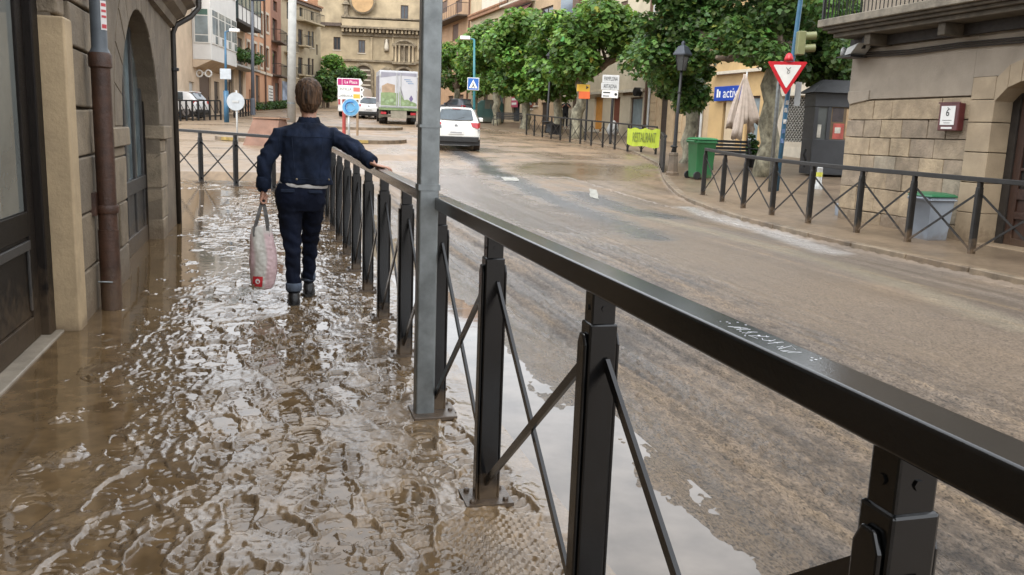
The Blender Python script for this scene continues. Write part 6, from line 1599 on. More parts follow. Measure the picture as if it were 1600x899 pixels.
hr2_ = lhouse(424, 440, "red_brown_house", "narrow red-brown house with dark glazed balconies beyond the salmon one", W_R, [((426, 30, 433, 64), 'dark'), ((426, 80, 433, 116), 'dark'), ((427, 2, 433, 18), 'dark'), ((430, 130, 436, 160), 'door')], -32)
for y in (66, 118): balcony(hr2_, UL(425), UL(436), ZL(430, y), SLATE, .8, True, 10)
# corner house with a bowed front, turned towards us
pA, pB = at(440, 160, 83), at(501, 160, 92); angS = math.atan2(pB.y - pA.y, pB.x - pA.x)
FS = facade((pA.x, pA.y), angS)
def RS(*r): return rect(FS, r)
def US(x, y=100): return onplane(FS, x, y)[0]
def ZS_(x, y): return onplane(FS, x, y)[1]
hl_ = []
for r, k in (((466, 46, 473, 71), 'win'), ((466, 90, 473, 116), 'win'), ((481, 49, 485, 74), 'win_pale'), ((487, 49.5, 490.5, 75), 'win_pale'), ((481, 91, 485, 118), 'win'), ((487, 92, 490.5, 118), 'win'), ((468, 12, 473, 26), 'dark'), ((486, 19, 490, 32), 'dark'), ((448, 55, 452, 80), 'dark'), ((448, 86, 452, 120), 'dark'), ((448, 4, 452, 30), 'dark'), ((442, 128, 453, 158), 'door_pale'), ((494, 70, 497, 86), 'dark'), ((494, 112, 497, 124), 'dark')): hl_.append((*RS(*r), k))
hs_ = house("corner_house", "tall weathered corner house with bowed stone balconies behind the woman", FS, 0, US(501), tz(88) - 1.5, ZS_(470, 3), 14, W_K, hl_, group=GL)
for y, x0, x1 in ((35, 463, 495), (71.5, 465, 475), (117, 465, 475), (81, 444, 454), (121, 444, 454)):
    o = balcony(hs_, US(x0, y), US(x1, y), ZS_((x0 + x1) / 2, y), W_K, .9, True, 14 if x1 - x0 > 20 else 8)
MB().bb(US(441), US(500), -.25, -.004, ZS_(470, 8), ZS_(470, 4)).build("cornice", SLATE, hs_)
a, b, c, d = RS(441, 128, 454, 158)
BPOST = mtl("blue_white_graffiti", (.30, .36, .46), .6, .45, 1.2, 0); MB().bb(a, b, -.04, -.01, c, d).build("painted_panel", BPOST, hs_)

# ------------------------------------------------------------------ the church that closes the street
FC = facade((-22.0, 100.0), .06)
def RC_(*r): return rect(FC, r)
def UC(x, y=90): return onplane(FC, x, y)[0]
def ZC(x, y): return onplane(FC, x, y)[1]
CH = wallmat("golden_church_stone", (.385, .31, .20), var=.25, scale=.7, stain=.45); CHD = wallmat("blackened_carved_stone", (.21, .17, .115), var=.45, scale=2.5); 
hl_ = [(*RC_(560, 63, 570.5, 83), 'win'), (*RC_(521, 58, 532, 78), 'win'), (*RC_(626, 8.5, 638, 37), 'win')]
ch = house("church", "golden stone church with carved portal and dark cornice closing the street", FC, UC(497), UC(705), 2.0, ZC(600, -14), 18, CH, hl_, cat="church")
u0, u1 = UC(534), UC(705)
MB().bb(u0, u1, -.9, -.004, ZC(600, 47), ZC(600, 44)).build("cornice", CHD, ch); MB().bb(u0 + .1, u1, -.6, -.004, ZC(600, 44) + .003, ZC(600, 33)).build("sloped_attic", CH, ch)
MB().bb(u0, u1, -.7, -.004, ZC(600, 31), ZC(600, 29)).build("upper_cornice", CHD, ch)
for k in range(30):
    u = u0 + .2 + (u1 - u0 - .4) * k / 29; MB().bb(u - .13, u + .13, -.7, -.004, ZC(600, 53), ZC(600, 47.3)).build("modillion", CHD if k % 2 else CH, ch, bevel=.04)
MB().bb(u0, u1, -.25, -.005, ZC(600, 58), ZC(600, 53.5)).build("frieze", CHD, ch)
MB().bb(UC(499), u1, -.25, -.004, ZC(580, 97), ZC(580, 94)).build("string_course", CHD, ch)
MB().bb(UC(499), u0 - .02, -.5, -.004, ZC(517, 41), ZC(517, 36)).build("low_eave", SLATE, ch)
# volute of the gable
vz, vu = ZC(567, 3), UC(567)
MB().disc((vu, -.35, vz), 1.2, 'y', 28, .5).build("volute", wallmat("orange_brick_stone", (.46, .30, .15), scale=2), ch); MB().tube([(vu + 1.25 * math.cos(t), -.4, vz + 1.25 * math.sin(t)) for t in [math.pi * 2 * k / 28 for k in range(29)]], .18, 6).build("volute_edge", CHD, ch)
MB().bb(UC(536), UC(546), -.5, -.004, ZC(540, 31), ZC(540, 24)).bb(UC(538), UC(544), -.45, -.01, ZC(540, 24) + .003, ZC(540, 8)).build("pinnacle", CHD, ch); MB().lathe([(.5, 0), (.2, .4), (.3, .7), (.05, 1.3)], (UC(541), -.25, ZC(541, 8)), 10).build("pinnacle_top", CHD, ch)
# pilasters, niches, portal
for x in (579, 612, 652): MB().bb(UC(x), UC(x + 3), -.18, -.004, ZC(x, 94), ZC(x, 58.5)).build("pilaster", CH, ch)
for x in (600, 653):
    o = MB().bb(UC(x), UC(x + 8), -.10, -.005, ZC(x, 81), ZC(x, 62)).build("niche", CHD, ch); c_ = (UC(x + 4), -.25, ZC(x, 80)); MB().lathe([(.22, 0), (.26, .3), (.2, .8), (.12, 1.0), (.14, 1.15), (.05, 1.3)], c_, 10).build("statue", TRIM, o, smooth=True)
pc = (UC(616, 80), UC(648, 80), ZC(632, 100), ZC(632, 66))
o = MB().bb(pc[0], pc[1], -.12, -.006, pc[2], pc[3] - .5).build("portal_relief", CHD, ch)
n = 10; MB().tube([(pc[0] + (pc[1] - pc[0]) * (.5 - .5 * math.cos(math.pi * k / n)), -.35, pc[3] - .6 + .7 * math.sin(math.pi * k / n)) for k in range(n + 1)], .16, 6).build("portal_hood", CHD, o)
for f_ in (.08, .26, .5, .74, .92): u = pc[0] + (pc[1] - pc[0]) * f_; MB().lathe([(.17, 0), (.12, .1), (.11, 1.7), (.18, 1.85)], (u, -.32, pc[2] + .1), 8).build("column", CH if f_ != .5 else CHD, o, smooth=True)
MB().bb(pc[0] - .2, pc[1] + .2, -.5, -.13, pc[2] + 1.96, pc[2] + 2.15).build("entablature", CHD, o); MB().bb(pc[0] - .2, pc[1] + .2, -.5, -.13, pc[2] - .1, pc[2] + .09).build("ledge", CHD, o)
# arched side gate and main door
for x0, x1, yt in ((554, 582, 101), (618, 644, 106), (596, 612, 108)):
    a, b = UC(x0, 130), UC(x1, 130); zt = ZC((x0 + x1) / 2, yt); zb = 3.0; r_ = (b - a) / 2; m_ = (a + b) / 2
    arc = [(m_ - r_ * math.cos(math.pi * k / 12), zt - r_ * .8 + r_ * .8 * math.sin(math.pi * k / 12)) for k in range(13)]
    o = MB().tube([(u, -.1, z) for u, z in [(a, zb)] + arc + [(b, zb)]], .20, 6).build("arch_surround", CHD, ch)
    MB().prism([(a, zb)] + arc + [(b, zb)], 'y', -.03, -.006).build("gate", mtl("church_gate", (.10, .075, .05), .6, .3, 3, 0), o)
    if x0 == 554:
        for k in range(5): MB().bb(a + .1, b - .1, -.06, -.032, zt - .7 - .55 * k, zt - .55 - .55 * k).build("gate_rail", TRIM, o)
# pale building and tiled roof showing between corner house and church
pb0, pb1 = at(488, 60, 112), at(548, 60, 112)
bw = thing("pale_building", "white walled building with orange roof showing above the corner house", "building", (pb0.x, 112, 4))
MB().bb(pb0.x, pb1.x, 112, 120, 3, at(515, 14, 112).z).build("wall", wallmat("chalk_white_render", (.68, .64, .55), var=.05, stain=.1), bw)
MB().prism([(pb0.x - .5, at(515, 14, 112).z + .002), (pb1.x + .4, at(515, 14, 112).z + .002), (pb1.x + .4, at(540, 0, 112).z + .3), (pb0.x - .5, at(500, -10, 112).z)], 'y', 111.5, 120).build("roof", TILE, bw)
# trees by the church
for i, (x, y, r_, lab) in enumerate(((512, 112, 1.6, "bright green tree crown left of the church gate"), (536, 122, 1.5, "dark clipped evergreen in front of the church gate"), (505, 138, 1.3, "low green bush beside the corner house foot"))):
    Yt = 93 - 2 * i; c = at(x, y, Yt); root = thing("church_tree", lab, "tree", (c.x, Yt, tz(Yt)), ID, "trees by the church")
    MB().tube([(c.x, Yt, tz(Yt) - .1), (c.x + .1, Yt, c.z)], [.2, .1], 8).build("trunk", BARK_D, root)
    cc = [(c.x + random.uniform(-r_, r_) * (1.1 if i != 1 else 1.3), Yt + random.uniform(-1, 1), c.z + random.uniform(-1, 1) * r_ * (.8 if i != 1 else .5)) for _ in range(16)]
    leaves("crown", cc, [random.uniform(.6, 1.0) for _ in cc], 3500, .30, LEAF if i == 0 else LEAF_D, root, (c.x, Yt, tz(Yt)), 60 + i)
# hedge along the left pavement
hd0, hd1 = at(396, 166, 70), at(450, 164, 84)
hg_ = thing("low_hedge", "low green hedge along the foot of the salmon house", "hedge", (hd0.x, hd0.y, tz(70)))
leaves("foliage", [tuple(hd0.lerp(hd1, k / 25) + Vector((0, 0, -(hd0.lerp(hd1, k / 25)).z + tz(hd0.lerp(hd1, k / 25).y) + .3))) for k in range(26)], [.5] * 26, 3500, .16, LEAF_B, hg_, (hd0.x, hd0.y, tz(70)), 71)
# hillside beyond everything
hp = MB(); hpts = []
for j, (Yh, zb) in enumerate(((150, 2), (190, 7), (260, 14), (400, 22))):
    for i in range(21): hpts.append((-140 + 14 * i, Yh, zb + 1.5 * mnoise.noise(Vector((i * .7, j, 0)))))
hp.add(hpts, [(j * 21 + i, j * 21 + i + 1, (j + 1) * 21 + i + 1, (j + 1) * 21 + i) for j in range(3) for i in range(20)]); hp.build("hill", mtl("scrubby_hill", (.10, .12, .05), .9, .3, .2, 0), None, smooth=True, kind='structure')

# ------------------------------------------------------------------ vehicles
TYRE = mtl("tyre_rubber", (.012, .012, .012), .8, .2, 10, .1, mud=(.3, 3, .3)); RIMM = mtl("alloy_rim", (.30, .30, .31), .35, .1, 8, 0, metal=.7)
TAIL = mtl("tail_light_red", (.38, .012, .02), .2, .15, 9, 0, coat=.5); CARGLASS = glassy("car_glass", (.05, .065, .075), .05, .7, .4, 2); PLASTIC = mtl("dark_plastic", (.02, .02, .02), .55, .2, 8, .05)
def car(name, label, pos, yaw, paint, lit=False, group=None, slope=.04):
    """hatchback, y = forward, x = right; rear bumper at y = 0"""
    r = thing(name, label, "car", pos, ID, group); r.matrix_world = Matrix.Translation(pos) @ Matrix.Rotation(yaw, 4, 'Z') @ Matrix.Rotation(slope, 4, 'X'); ORG[r.name] = (0, 0, 0)
    # sections: y, half width low, half width belt, half width roof, z low, z belt, z roof
    S_ = [(.0, .76, .72, .66, .40, .70, .78), (.06, .83, .79, .68, .30, .86, .98), (.16, .86, .82, .68, .28, .92, 1.10), (.38, .865, .84, .64, .28, .95, 1.34), (.62, .865, .85, .62, .28, .96, 1.465), (1.1, .87, .86, .63, .28, .96, 1.49), (1.9, .87, .86, .63, .28, .95, 1.48), (2.5, .87, .86, .60, .28, .95, 1.40), (3.05, .865, .84, .66, .28, .93, 1.0), (3.6, .84, .80, .60, .30, .84, .88), (3.95, .74, .70, .50, .36, .66, .70)]
    rings = []
    for y, wl, wb, wr, zl, zb, zr in S_:
        zm = (zl + zb) / 2
        half = [(wl * .90, zl), (wl, zl + .12), (wl * 1.0, zm), (wb, zb), (wb * .985, zb + .02), ((wb + wr) / 2, (zb + zr) / 2 + .02), (wr, zr - .05), (wr * .86, zr)]
        rings.append([(x, y, z) for x, z in half] + [(-x, y, z) for x, z in reversed(half)])
    body = MB().loft(rings).build("body", paint, r, smooth=True)
    sb = body.modifiers.new("s", 'SUBSURF'); sb.levels = 1; sb.render_levels = 2
    # rear glass
    g = [(-.60, .165, 1.05), (.60, .165, 1.05), (.53, .47, 1.375), (-.53, .47, 1.375)]
    MB().add([(x, y - .075, z + .03) for x, y, z in g] + [(0, .06, 1.055), (0, .37, 1.42)], [(0, 4, 5, 3), (4, 1, 2, 5)]).build("rear_window", CARGLASS, r)
    MB().bb(-.55, .55, .36, .58, 1.43, 1.475).build("spoiler", paint, r, bevel=.02); MB().bb(-.14, .14, .34, .362, 1.425, 1.44).build("brake_light", TAIL, r)
    MB().bar((-.02, .075, 1.06), (.28, .17, 1.16), .02, .02).build("wiper", PLASTIC, r)
    for sg in (-1, 1):
        MB().add([(sg * .50, -.005 + .045, .98), (sg * .74, .045, .98), (sg * .845, .18, .97), (sg * .845, .18, .80), (sg * .76, .0, .78), (sg * .56, -.0, .84)], [(0, 1, 2, 3, 4, 5)] if sg < 0 else [(5, 4, 3, 2, 1, 0)])\
            .add([(sg * .50, .10, .98), (sg * .74, .15, .98), (sg * .83, .24, .97), (sg * .83, .24, .80), (sg * .76, .10, .78), (sg * .56, .10, .84)], [(0, 1, 2, 3, 4, 5)]).build("tail_light", TAIL, r, smooth=False)
        MB().bb(sg * .79 - .04, sg * .79 + .04, -.012, .02, .70, .755).build("reflector", glassy("grey_lens", (.25, .25, .25)), r)
        o = MB().add([(sg * .872, .75, .99), (sg * .872, 2.75, .98), (sg * .70, 2.1, 1.40), (sg * .70, .85, 1.42)], [(0, 1, 2, 3)]).build("side_window", CARGLASS, r)
        MB().bb(sg * .98 - .09, sg * .98 + .09, 2.35, 2.5, .95, 1.10).build("mirror", paint, r, bevel=.03)
        for y in (.62, 3.15):
            wv = MB().tube([(sg * .86, y, .31), (sg * .66, y, .31)], .31, 22).build("wheel", TYRE, r, smooth='auto')
            MB().disc((sg * .865, y, .31), .20, 'x', 16, .012).build("rim", RIMM, wv)
    MB().bb(-.80, .80, -.02, .12, .30, .50).build("lower_bumper", PLASTIC, r, bevel=.03); MB().bb(-.84, .84, .05, 3.9, .20, .32).build("underbody", PLASTIC, r)
    MB().bb(-.26, .26, -.022, -.005, .58, .69).build("number_plate", WHITEP, r); MB().bb(-.20, .20, -.026, -.0225, .61, .66).build("plate_print", mtl("plate_grey_print", (.35, .35, .36), .5, .4, 30, 0), r)
    MB().disc((0, .03, .86), .06, 'y', 14, .02).build("badge", RIMM, r)
    return r
WHITECAR = mtl("white_car_paint", (.74, .74, .70), .25, .04, 3, 0, coat=.6, mud=(.75, .45, .35)); GREYCAR = mtl("grey_car_paint", (.10, .11, .13), .3, .05, 3, 0, coat=.6); WHITECAR2 = mtl("white_car_paint_clean", (.70, .70, .69), .25, .04, 3, 0, coat=.6)
p = at(712, 231, 30.4); car("white_car", "white hatchback driving away up the muddy road just right of the steel pole", (p.x, p.y, tz(30.6) - .07), .10, WHITECAR)
p = at(576, 188, 61); car("white_car", "white car with red lights farther up the road, half hidden by truck", (p.x, p.y, tz(61) - .07), .25, WHITECAR2)
p = at(298, 178, 48.5); car("parked_car", "white car parked behind the far railing below the spectacles sign", (at(317, 178, 49.5).x, 49.6, tz(49)), math.pi / 2 - .1, WHITECAR2, slope=0)
p = at(736, 180, 68); car("parked_car", "dark grey car parked under the trees beside the green kiosk", (p.x, p.y, tz(68)), .6, GREYCAR)
p = at(547, 176, 63); 
va_ = thing("van", "white van standing right behind the magenta direction boards", "van", (p.x - .9, 63, tz(63) - .06))
MB().prism([(63, tz(63) + .3), (67.6, tz(63) + .45), (67.6, tz(63) + 1.3), (66.6, tz(63) + 2.1), (63, tz(63) + 2.1)], 'x', p.x - .9, p.x + .9).build("body", WHITECAR2, va_, bevel=.08)
MB().bb(p.x - .7, p.x + .7, 62.97, 62.995, tz(63) + 1.35, tz(63) + 1.9).build("rear_window", CARGLASS, va_)
for sg in (-1, 1):
    MB().bb(p.x + sg * .78 - .07, p.x + sg * .78 + .07, 62.96, 62.99, tz(63) + .8, tz(63) + 1.2).build("tail_light", TAIL, va_)
    for y in (63.8, 66.6): MB().tube([(p.x + sg * .92, y, tz(63) + .30), (p.x + sg * .70, y, tz(63) + .30)], .33, 16).build("wheel", TYRE, va_, smooth='auto')

# box truck
Yt = 52.6; x0, x1 = at(593, 168, Yt).x, at(652, 168, Yt).x; zb, zt = at(620, 169, Yt).z, at(620, 111, Yt).z; gz0 = tz(Yt) - .07; LT = 5.2
yawt = .20
tk = thing("box_truck", "grey box truck with landscape and vegetable pictures on its rear doors", "truck", ((x0 + x1) / 2, Yt, gz0)); cx = (x0 + x1) / 2
tk.matrix_world = Matrix.Translation((cx, Yt, gz0)) @ Matrix.Rotation(yawt, 4, 'Z') @ Matrix.Rotation(.03, 4, 'X'); ORG[tk.name] = (0, 0, 0)
hw_ = (x1 - x0) / 2; b0_, b1_ = zb - gz0, zt - gz0
BOXM = mtl("pale_grey_box_panel", (.50, .51, .53), .45, .06, 2, .02, stain=.15)
MB().bb(-hw_, hw_, 0, LT, b0_, b1_).build("cargo_box", BOXM, tk, bevel=.03)
for sg in (-1, 1):
    dr_ = MB().bb(min(sg * .02, sg * (hw_ - .06)), max(sg * .02, sg * (hw_ - .06)), -.03, -.003, b0_ + .08, b1_ - .1).build("rear_door", mtl("lilac_white_door", (.50, .50, .52), .4, .06, 2, 0), tk)
    MB().tube([(sg * .12, -.06, b0_ + .1), (sg * .12, -.06, b1_ - .1)], .02, 6).build("lock_bar", GALV_L, dr_)
    for k in range(3): z_ = b0_ + .3 + k * (b1_ - b0_ - .6) / 2; MB().bb(sg * (hw_ - .04) - .04, sg * (hw_ - .04) + .04, -.05, -.002, z_ - .06, z_ + .06).build("hinge", GALV_L, dr_)
GREENP = mtl("field_green_print", (.20, .27, .13), .5, .3, 3, 0); EARTH = mtl("earth_orange_print", (.38, .27, .18), .5, .2, 3, 0); VIOL = mtl("violet_print", (.14, .11, .22), .5, .1, 3, 0); SKYP = mtl("mauve_sky_print", (.27, .265, .31), .5, .12, 2, 0); GREYH = mtl("grey_hill_print", (.24, .23, .24), .5, .2, 3, 0)
hB_ = b1_ - b0_
def print_poly(poly, m, name, lay=1): return MB().prism([(x * hw_, b0_ + z * hB_) for x, z in poly], 'y', -.034 - .002 * lay, -.0315 - .002 * (lay - 1)).build(name, m, tk)
print_poly([(-.93, .06), (-.04, .06), (-.04, .40), (-.5, .42), (-.93, .40)], GREENP, "field_print"); print_poly([(-.88, .405), (-.2, .405), (-.2, .62), (-.6, .66), (-.88, .58)], EARTH, "hill_print")
print_poly([(.04, .06), (.93, .06), (.93, .14), (.45, .24), (.30, .22), (.04, .46)], GREENP, "field_print"); print_poly([(.06, .47), (.30, .23), (.18, .45), (.06, .60)], GREYH, "slope_print")
print_poly([(-.93, .95), (.93, .95), (.93, .86), (.0, .88), (-.93, .80)], SKYP, "sky_print"); print_poly([(.55, .26), (.66, .17), (.77, .26), (.66, .36)], VIOL, "diamond_print", 2)
for (cxp, czp, rr) in ((-.82, .22, .10), (-.60, .15, .13), (-.35, .2, .12), (-.15, .13, .1), (.25, .12, .1), (.45, .14, .09), (.7, .1, .08)): MB().disc((cxp * hw_, -.038, b0_ + czp * hB_), rr, 'y', 12, .006).build("vegetable_print", mtl("leaf_print", (.26, .35, .20), .5, .3, 6, 0), tk)
for k in range(3): MB().bb((.28 + .1 * k) * hw_, (.62 + .08 * k) * hw_, -.037, -.034, b0_ + (.76 - .05 * k) * hB_, b0_ + (.785 - .05 * k) * hB_).build("logo_line", mtl("logo_blue_grey", (.20, .27, .38), .5, .1, 3, 0), tk)
for y0, y1 in ((.4, 1.8), (2.1, 3.2), (3.4, 4.9)): MB().bb(-hw_ - .012, -hw_ - .003, y0, y1, b0_ + .3, b1_ - .3).build("side_print", SKYP if y0 != 2.1 else GREYH, tk)
MB().bb(-hw_ - .015, -hw_ - .0125, .7, 1.1, b0_ + .4, b1_ - .6).build("side_mark", VIOL, tk)
MUDM = mtl("mud_caked_chassis", (.10, .082, .06), .8, .3, 5, .2)
MB().bb(-hw_ - .03, hw_ + .03, -.08, .05, b0_ - .14, b0_ - .005).build("tail_lift_edge", mtl("green_edge", (.16, .22, .10), .6, .3, 4, .1), tk); MB().bb(-.45, .5, -.05, .1, b0_ - .62, b0_ - .16).build("folded_plate", mtl("dusty_panel", (.26, .235, .18), .7, .2, 4, .1), tk)
MB().bb(-.5, .5, .1, LT, b0_ - .35, b0_ - .02).build("chassis", PLASTIC, tk); MB().bb(-hw_ + .1, hw_ - .1, -.02, .08, .42, .56).build("rear_bumper", MUDM, tk)
for sg in (-1, 1):
    MB().bb(sg * (hw_ - .25) - .16, sg * (hw_ - .25) + .16, -.03, .04, .58, .72).build("tail_light", TAIL, tk)
    for y in (1.15, 4.9):
        for dx in (.0, -.26) if y < 2 else (0,):
            wv = MB().tube([(sg * (hw_ - .05 + dx), y, .42), (sg * (hw_ - .28 + dx), y, .42)], .42, 20).build("wheel", TYRE, tk, smooth='auto')
    MB().bb(sg * (hw_ - .18) - .16, sg * (hw_ - .18) + .16, .5, .53, .2, .85).build("mudflap", PLASTIC, tk)
MB().bb(-hw_ - .01, -hw_ + .2, .05, .62, .35, b0_ - .15).build("side_locker", MUDM, tk)
MB().prism([(LT + .15, .5), (LT + 1.7, .5), (LT + 1.75, 1.3), (LT + 1.35, 2.25), (LT + .15, 2.3)], 'x', -hw_ + .12, hw_ - .12).build("cab", WHITECAR2, tk, bevel=.06)

# ------------------------------------------------------------------ signs, poles and railings round the junction
Ys = 30.8; q = at(545, 213, Ys); q.z = tz(Ys) - .05
rs = thing("roundabout_sign", "round blue roundabout sign on a grey post at the traffic island", "sign", tuple(q))
c = at(548, 168, Ys - .06); MB().tube([tuple(q), (q.x, Ys, c.z + .2)], .04, 10).build("post", GALV_L, rs, smooth=True)
MB().disc((c.x, Ys - .06, c.z), .31, 'y', 32, .015).build("rim", mtl("pale_blue_rim", (.40, .50, .58), .4, .08, 4, 0), rs); MB().disc((c.x, Ys - .072, c.z), .285, 'y', 32, .010).build("face", mtl("sky_paled_sign_blue", (.10, .30, .50), .3, .25, 4, 0), rs)  # face and arrows paled in colour for the sky reflected on the sign
MB().tube([(c.x + .19 * math.cos(t), Ys - .08, c.z + .19 * math.sin(t)) for t in [math.radians(60 + 8 * k) for k in range(24)]], .040, 6, squash=.3).build("arrow_ring", mtl("strong_sign_blue", (.02, .13, .46), .35, .1, 4, 0), rs)
for a0 in (20, 140, 260):
    MB().tube([(c.x + .15 * math.cos(t), Ys - .084, c.z + .15 * math.sin(t)) for t in [math.radians(a0 + 10 * k) for k in range(8)]], .026, 6, squash=.3).build("arrow", mtl("sky_paled_white_blue", (.50, .62, .70), .4, .1, 4, 0), rs)
Ys = 37.0; q = at(538, 196, Ys); q.z = tz(Ys) - .05
ds = thing("direction_board", "magenta and white direction boards on red posts at the junction", "sign", tuple(q))
for x, m_ in ((537.5, mtl("red_post", (.32, .05, .04), .5, .15, 4, 0)), (558.5, mtl("rusty_post", (.25, .17, .10), .6, .2, 4, 0))):
    b = at(x, 195, Ys); MB().tube([(b.x, Ys, tz(Ys) - .05), (b.x, Ys, at(x, 127, Ys).z)], .075 if x < 545 else .05, 8).build("post", m_, ds)
MAG = mtl("magenta_board", (.38, .012, .13), .4, .06, 4, 0); YELB = mtl("route_yellow", (.62, .36, .04), .4, .06, 4, 0); REDB = mtl("route_red", (.55, .14, .12), .4, .06, 4, 0)
for (r, m_, txt, route) in (((527, 123.5, 567, 134), WHITEP, "La Plaza", None), ((528, 135.5, 569, 144.5), WHITEP, "ESTELLA", REDB), ((528, 146, 569, 155), WHITEP, "LARRAGA", YELB)):
    a, b = at(r[0], r[3], Ys - .1), at(r[2], r[1], Ys - .1); zc = (a.z + b.z) / 2
    MB().prism([(a.x, a.z), (b.x - .12, a.z), (b.x, zc - .02), (b.x - .10, b.z), (a.x, b.z)], 'y', Ys - .13, Ys - .1).build("board", m_, ds)
    if route is None:
        MB().bb(a.x + .22, b.x - .16, Ys - .135, Ys - .1305, a.z + .03, b.z - .03).build("magenta_field", MAG, ds); MB().bb(a.x + .03, a.x + .2, Ys - .135, Ys - .1305, a.z + .03, b.z - .03).build("pictogram", MAG, ds)
        text(txt, .17, upright(a.x + .58, Ys - .137, zc), WHITEP, ds)
    else:
        text(txt, .15, upright(a.x + .33, Ys - .133, zc), INK, ds, sx=.9); MB().bb(b.x - .45, b.x - .17, Ys - .134, Ys - .1305, a.z + .05, b.z - .05).build("route_box", route, ds)
        MB().prism([(b.x - .13, zc - .06), (b.x - .04, zc), (b.x - .13, zc + .06)], 'y', Ys - .134, Ys - .1305).build("arrow", INK, ds)
# round sign seen from behind
Ys = 26.5; q = at(371, 222, Ys); q.z = tz(Ys) - .05; c = at(369, 159, Ys)
rb2 = thing("round_sign", "round sign seen from its pale grey back beyond the end railing", "sign", tuple(q)); MB().disc((c.x, Ys - .05, c.z), .27, 'y', 32, .012).build("plate", GREYB, rb2); MB().tube([tuple(q), (q.x - .0, Ys, c.z + .33)], .028, 10).build("post", GALV_L, rb2, smooth=True)
MB().bb(c.x - .10, c.x + .10, Ys - .075, Ys - .057, c.z - .03, c.z + .03).build("clamp", GALV_L, rb2)
# blue street lamp with a sign back
Ys = 45.0; q = at(354, 182, Ys); q.z = tz(Ys); tp = at(352, 50, Ys)
bl_ = thing("street_lamp", "blue street lamp with white horizontal head in front of the gallery house", "street lamp", tuple(q))
MB().tube([tuple(q), (q.x, Ys, q.z + 1.6)], .13, 12).tube([(q.x, Ys, q.z + 1.6), (tp.x, Ys, tp.z)], [.07, .05], 10).build("mast", BLUEPOLE, bl_, smooth=True)
a, b = at(359, 50, Ys), at(374, 45.5, Ys); MB().bb(a.x, b.x, Ys - .12, Ys + .12, a.z, b.z).build("lamp_head", LAMPW, bl_, bevel=.03); MB().tube([(tp.x, Ys, tp.z), (a.x, Ys, a.z + .05)], .03, 8).build("arm", BLUEPOLE, bl_)
a, b = at(344, 124, Ys - .1), at(361, 108, Ys - .1); sb_ = thing("square_sign", "square sign with pale grey back on the blue street lamp", "sign", (a.x, Ys - .1, a.z)); MB().bb(a.x, b.x, Ys - .13, Ys - .1, a.z, b.z).build("plate", GREYB, sb_, bevel=.02)
MB().bb((a.x + b.x) / 2 - .03, (a.x + b.x) / 2 + .03, Ys - .1, Ys - .06, a.z + .1, b.z - .1).build("clamp", GALV_L, sb_)
# tall dark pole and thick pale pole
q = at(395, 165, 58); q.z = tz(58); tp = at(394, 1, 58); dp_ = thing("street_lamp", "tall slim dark street lamp in front of the salmon house", "street lamp", tuple(q)); MB().tube([tuple(q), (tp.x, 58, tp.z)], [.13, .07], 10).build("mast", mtl("grey_blue_mast", (.10, .11, .13), .5, .1, 4, 0), dp_, smooth=True); MB().bb(tp.x - .1, tp.x + .8, 57.9, 58.2, tp.z, tp.z + .12).build("lamp_head", mtl("dark_lamp_head", (.03, .04, .06), .5, .1, 4, 0), dp_, bevel=.03)
MB().lathe([(.18, 0), (.16, 1.0), (.13, 1.1)], tuple(q), 10).build("mast_foot", mtl("grey_blue_mast", (.10, .11, .13)), dp_)
q = at(455, 168, 48); q.z = tz(48); tp = at(457, -40, 48); cp_ = thing("concrete_pole", "thick pale concrete pole rising right behind the woman's head", "pole", tuple(q)); MB().tube([tuple(q), (tp.x, 48, tp.z)], [.235, .215], 16).build("shaft", CONC, cp_, smooth=True)
MB().lathe([(.25, 1.0), (.25, 1.08)], tuple(q), 16).build("band", GALV, cp_)
# brick-coloured planter wall and traffic islands
BRK = mtl("reddish_planter_side", (.20, .11, .075), .8, .2, 3, .2)
Yb = 29.5; q0, q1 = at(378, 205, Yb), at(421, 210, Yb); pl = thing("planter", "low reddish sloped planter wall beyond the end railing", "planter", (q0.x, Yb, tz(Yb)))
zt0 = at(390, 184, Yb + 1).z
MB().add([(q0.x, Yb, tz(Yb) - .1), (q1.x + .2, Yb, tz(Yb) - .1), (q1.x + .2, Yb + 2.2, tz(Yb)), (q0.x, Yb + 2.2, tz(Yb)), (q0.x + .25, Yb + .5, zt0), (q1.x + .2, Yb + .5, zt0 - .05), (q1.x + .1, Yb + 1.8, zt0), (q0.x + .3, Yb + 1.8, zt0)], [(3, 2, 1, 0), (4, 5, 6, 7), (0, 1, 5, 4), (1, 2, 6, 5), (2, 3, 7, 6), (3, 0, 4, 7)]).build("side", BRK, pl, bevel=.02)
MB().bb(q0.x + .22, q1.x + .22, Yb + .45, Yb + 1.85, zt0 - .02, zt0 + .03).build("coping", mtl("planter_coping", (.28, .17, .11), .8, .2, 3, .2), pl)
YK = mtl("yellow_kerb_paint", (.34, .24, .07), .6, .35, 4, .1, stain=.8)
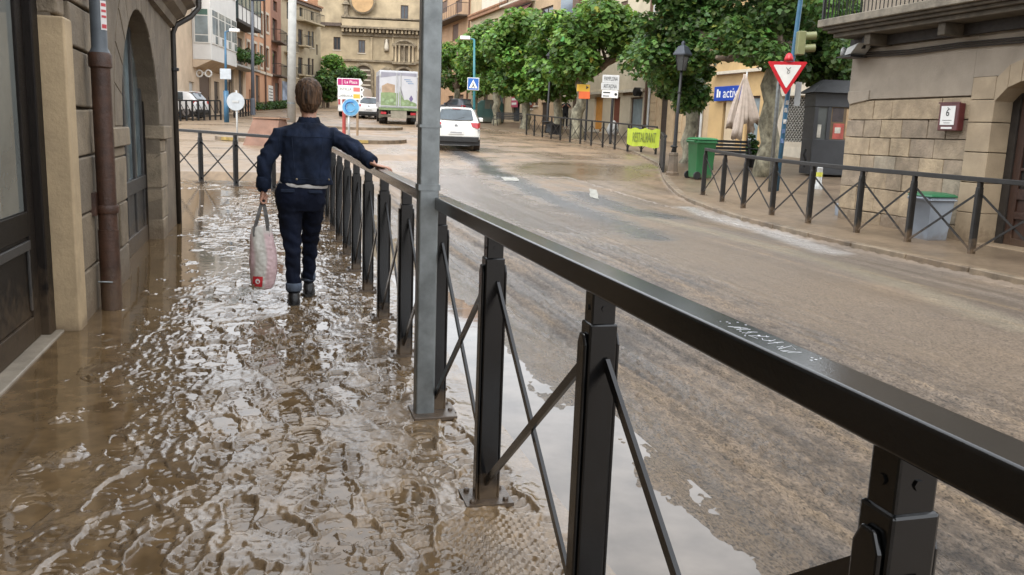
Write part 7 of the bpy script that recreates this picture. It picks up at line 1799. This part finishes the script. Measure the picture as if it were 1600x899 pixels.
for i, (cxp, cyp, rx, ry) in enumerate(((392, 216, 1.3, 1.0), (572, 218, 1.6, 1.6), (552, 198, 2.6, 2.0))):
    c = gnd(cxp, cyp); pts = [(c.x + rx * math.cos(t), c.y + ry * math.sin(t)) for t in [2 * math.pi * k / 28 for k in range(28)]]
    isl = bpy.data.objects.new("traffic_island", None); COL.objects.link(isl); isl.location = (0, 0, 0); isl['kind'] = 'structure'; ORG[isl.name] = (0, 0, 0)
    b = MB(); vs = [(x, y, tz(y) - .15) for x, y in pts] + [(x, y, tz(y) + .055) for x, y in pts]; n = 28
    b.add(vs, [(k, (k + 1) % n, n + (k + 1) % n, n + k) for k in range(n)] + [tuple(range(n, 2 * n))]); b.build("island_top", KERB[0], isl)
    if i < 2:
        for k in ((16, 17, 20, 21) if i else (18, 19, 23)):
            (xa, ya), (xb, yb_) = pts[k], pts[(k + 1) % n]
            MB().bar((xa, ya, tz(ya) - .0), (xb, yb_, tz(yb_) - .0), .12, .115).build("yellow_kerb", YK, isl)
# railing in front of the houses on the left
fa, fb = at(272, 180, 46), at(345, 178, 50); fc_ = at(366, 172, 54); fd_ = at(396, 168, 60)
def picket(label, A, B, n):
    r = thing("street_railing", label, "railing", (A.x, A.y, tz(A.y)), ID, "railings before the left houses")
    P = [A.lerp(B, k / n) for k in range(n + 1)]
    for p in P: p.z = tz(p.y)
    for p in P: MB().bb(p.x - .045, p.x + .045, p.y - .04, p.y + .04, p.z - .1, p.z + .96).build("post", IRON, r)
    for h_ in (.96, .12): MB().loft([[(p.x, p.y - .04, p.z + h_), (p.x, p.y + .04, p.z + h_), (p.x, p.y + .04, p.z + h_ + .07), (p.x, p.y - .04, p.z + h_ + .07)] for p in P]).build("rail", IRON, r)
    for p, q in zip(P[:-1], P[1:]): MB().bar(p + Vector((0, 0, .9)), q + Vector((0, 0, .2)), .02, .03).build("brace", IRON, r)
picket("black railing in front of the white bay house and parked car", fa, fb, 8); picket("black railing between the blue street lamp and the salmon house", fc_, fd_, 7)
bpy.data.scenes.remove(_TS)
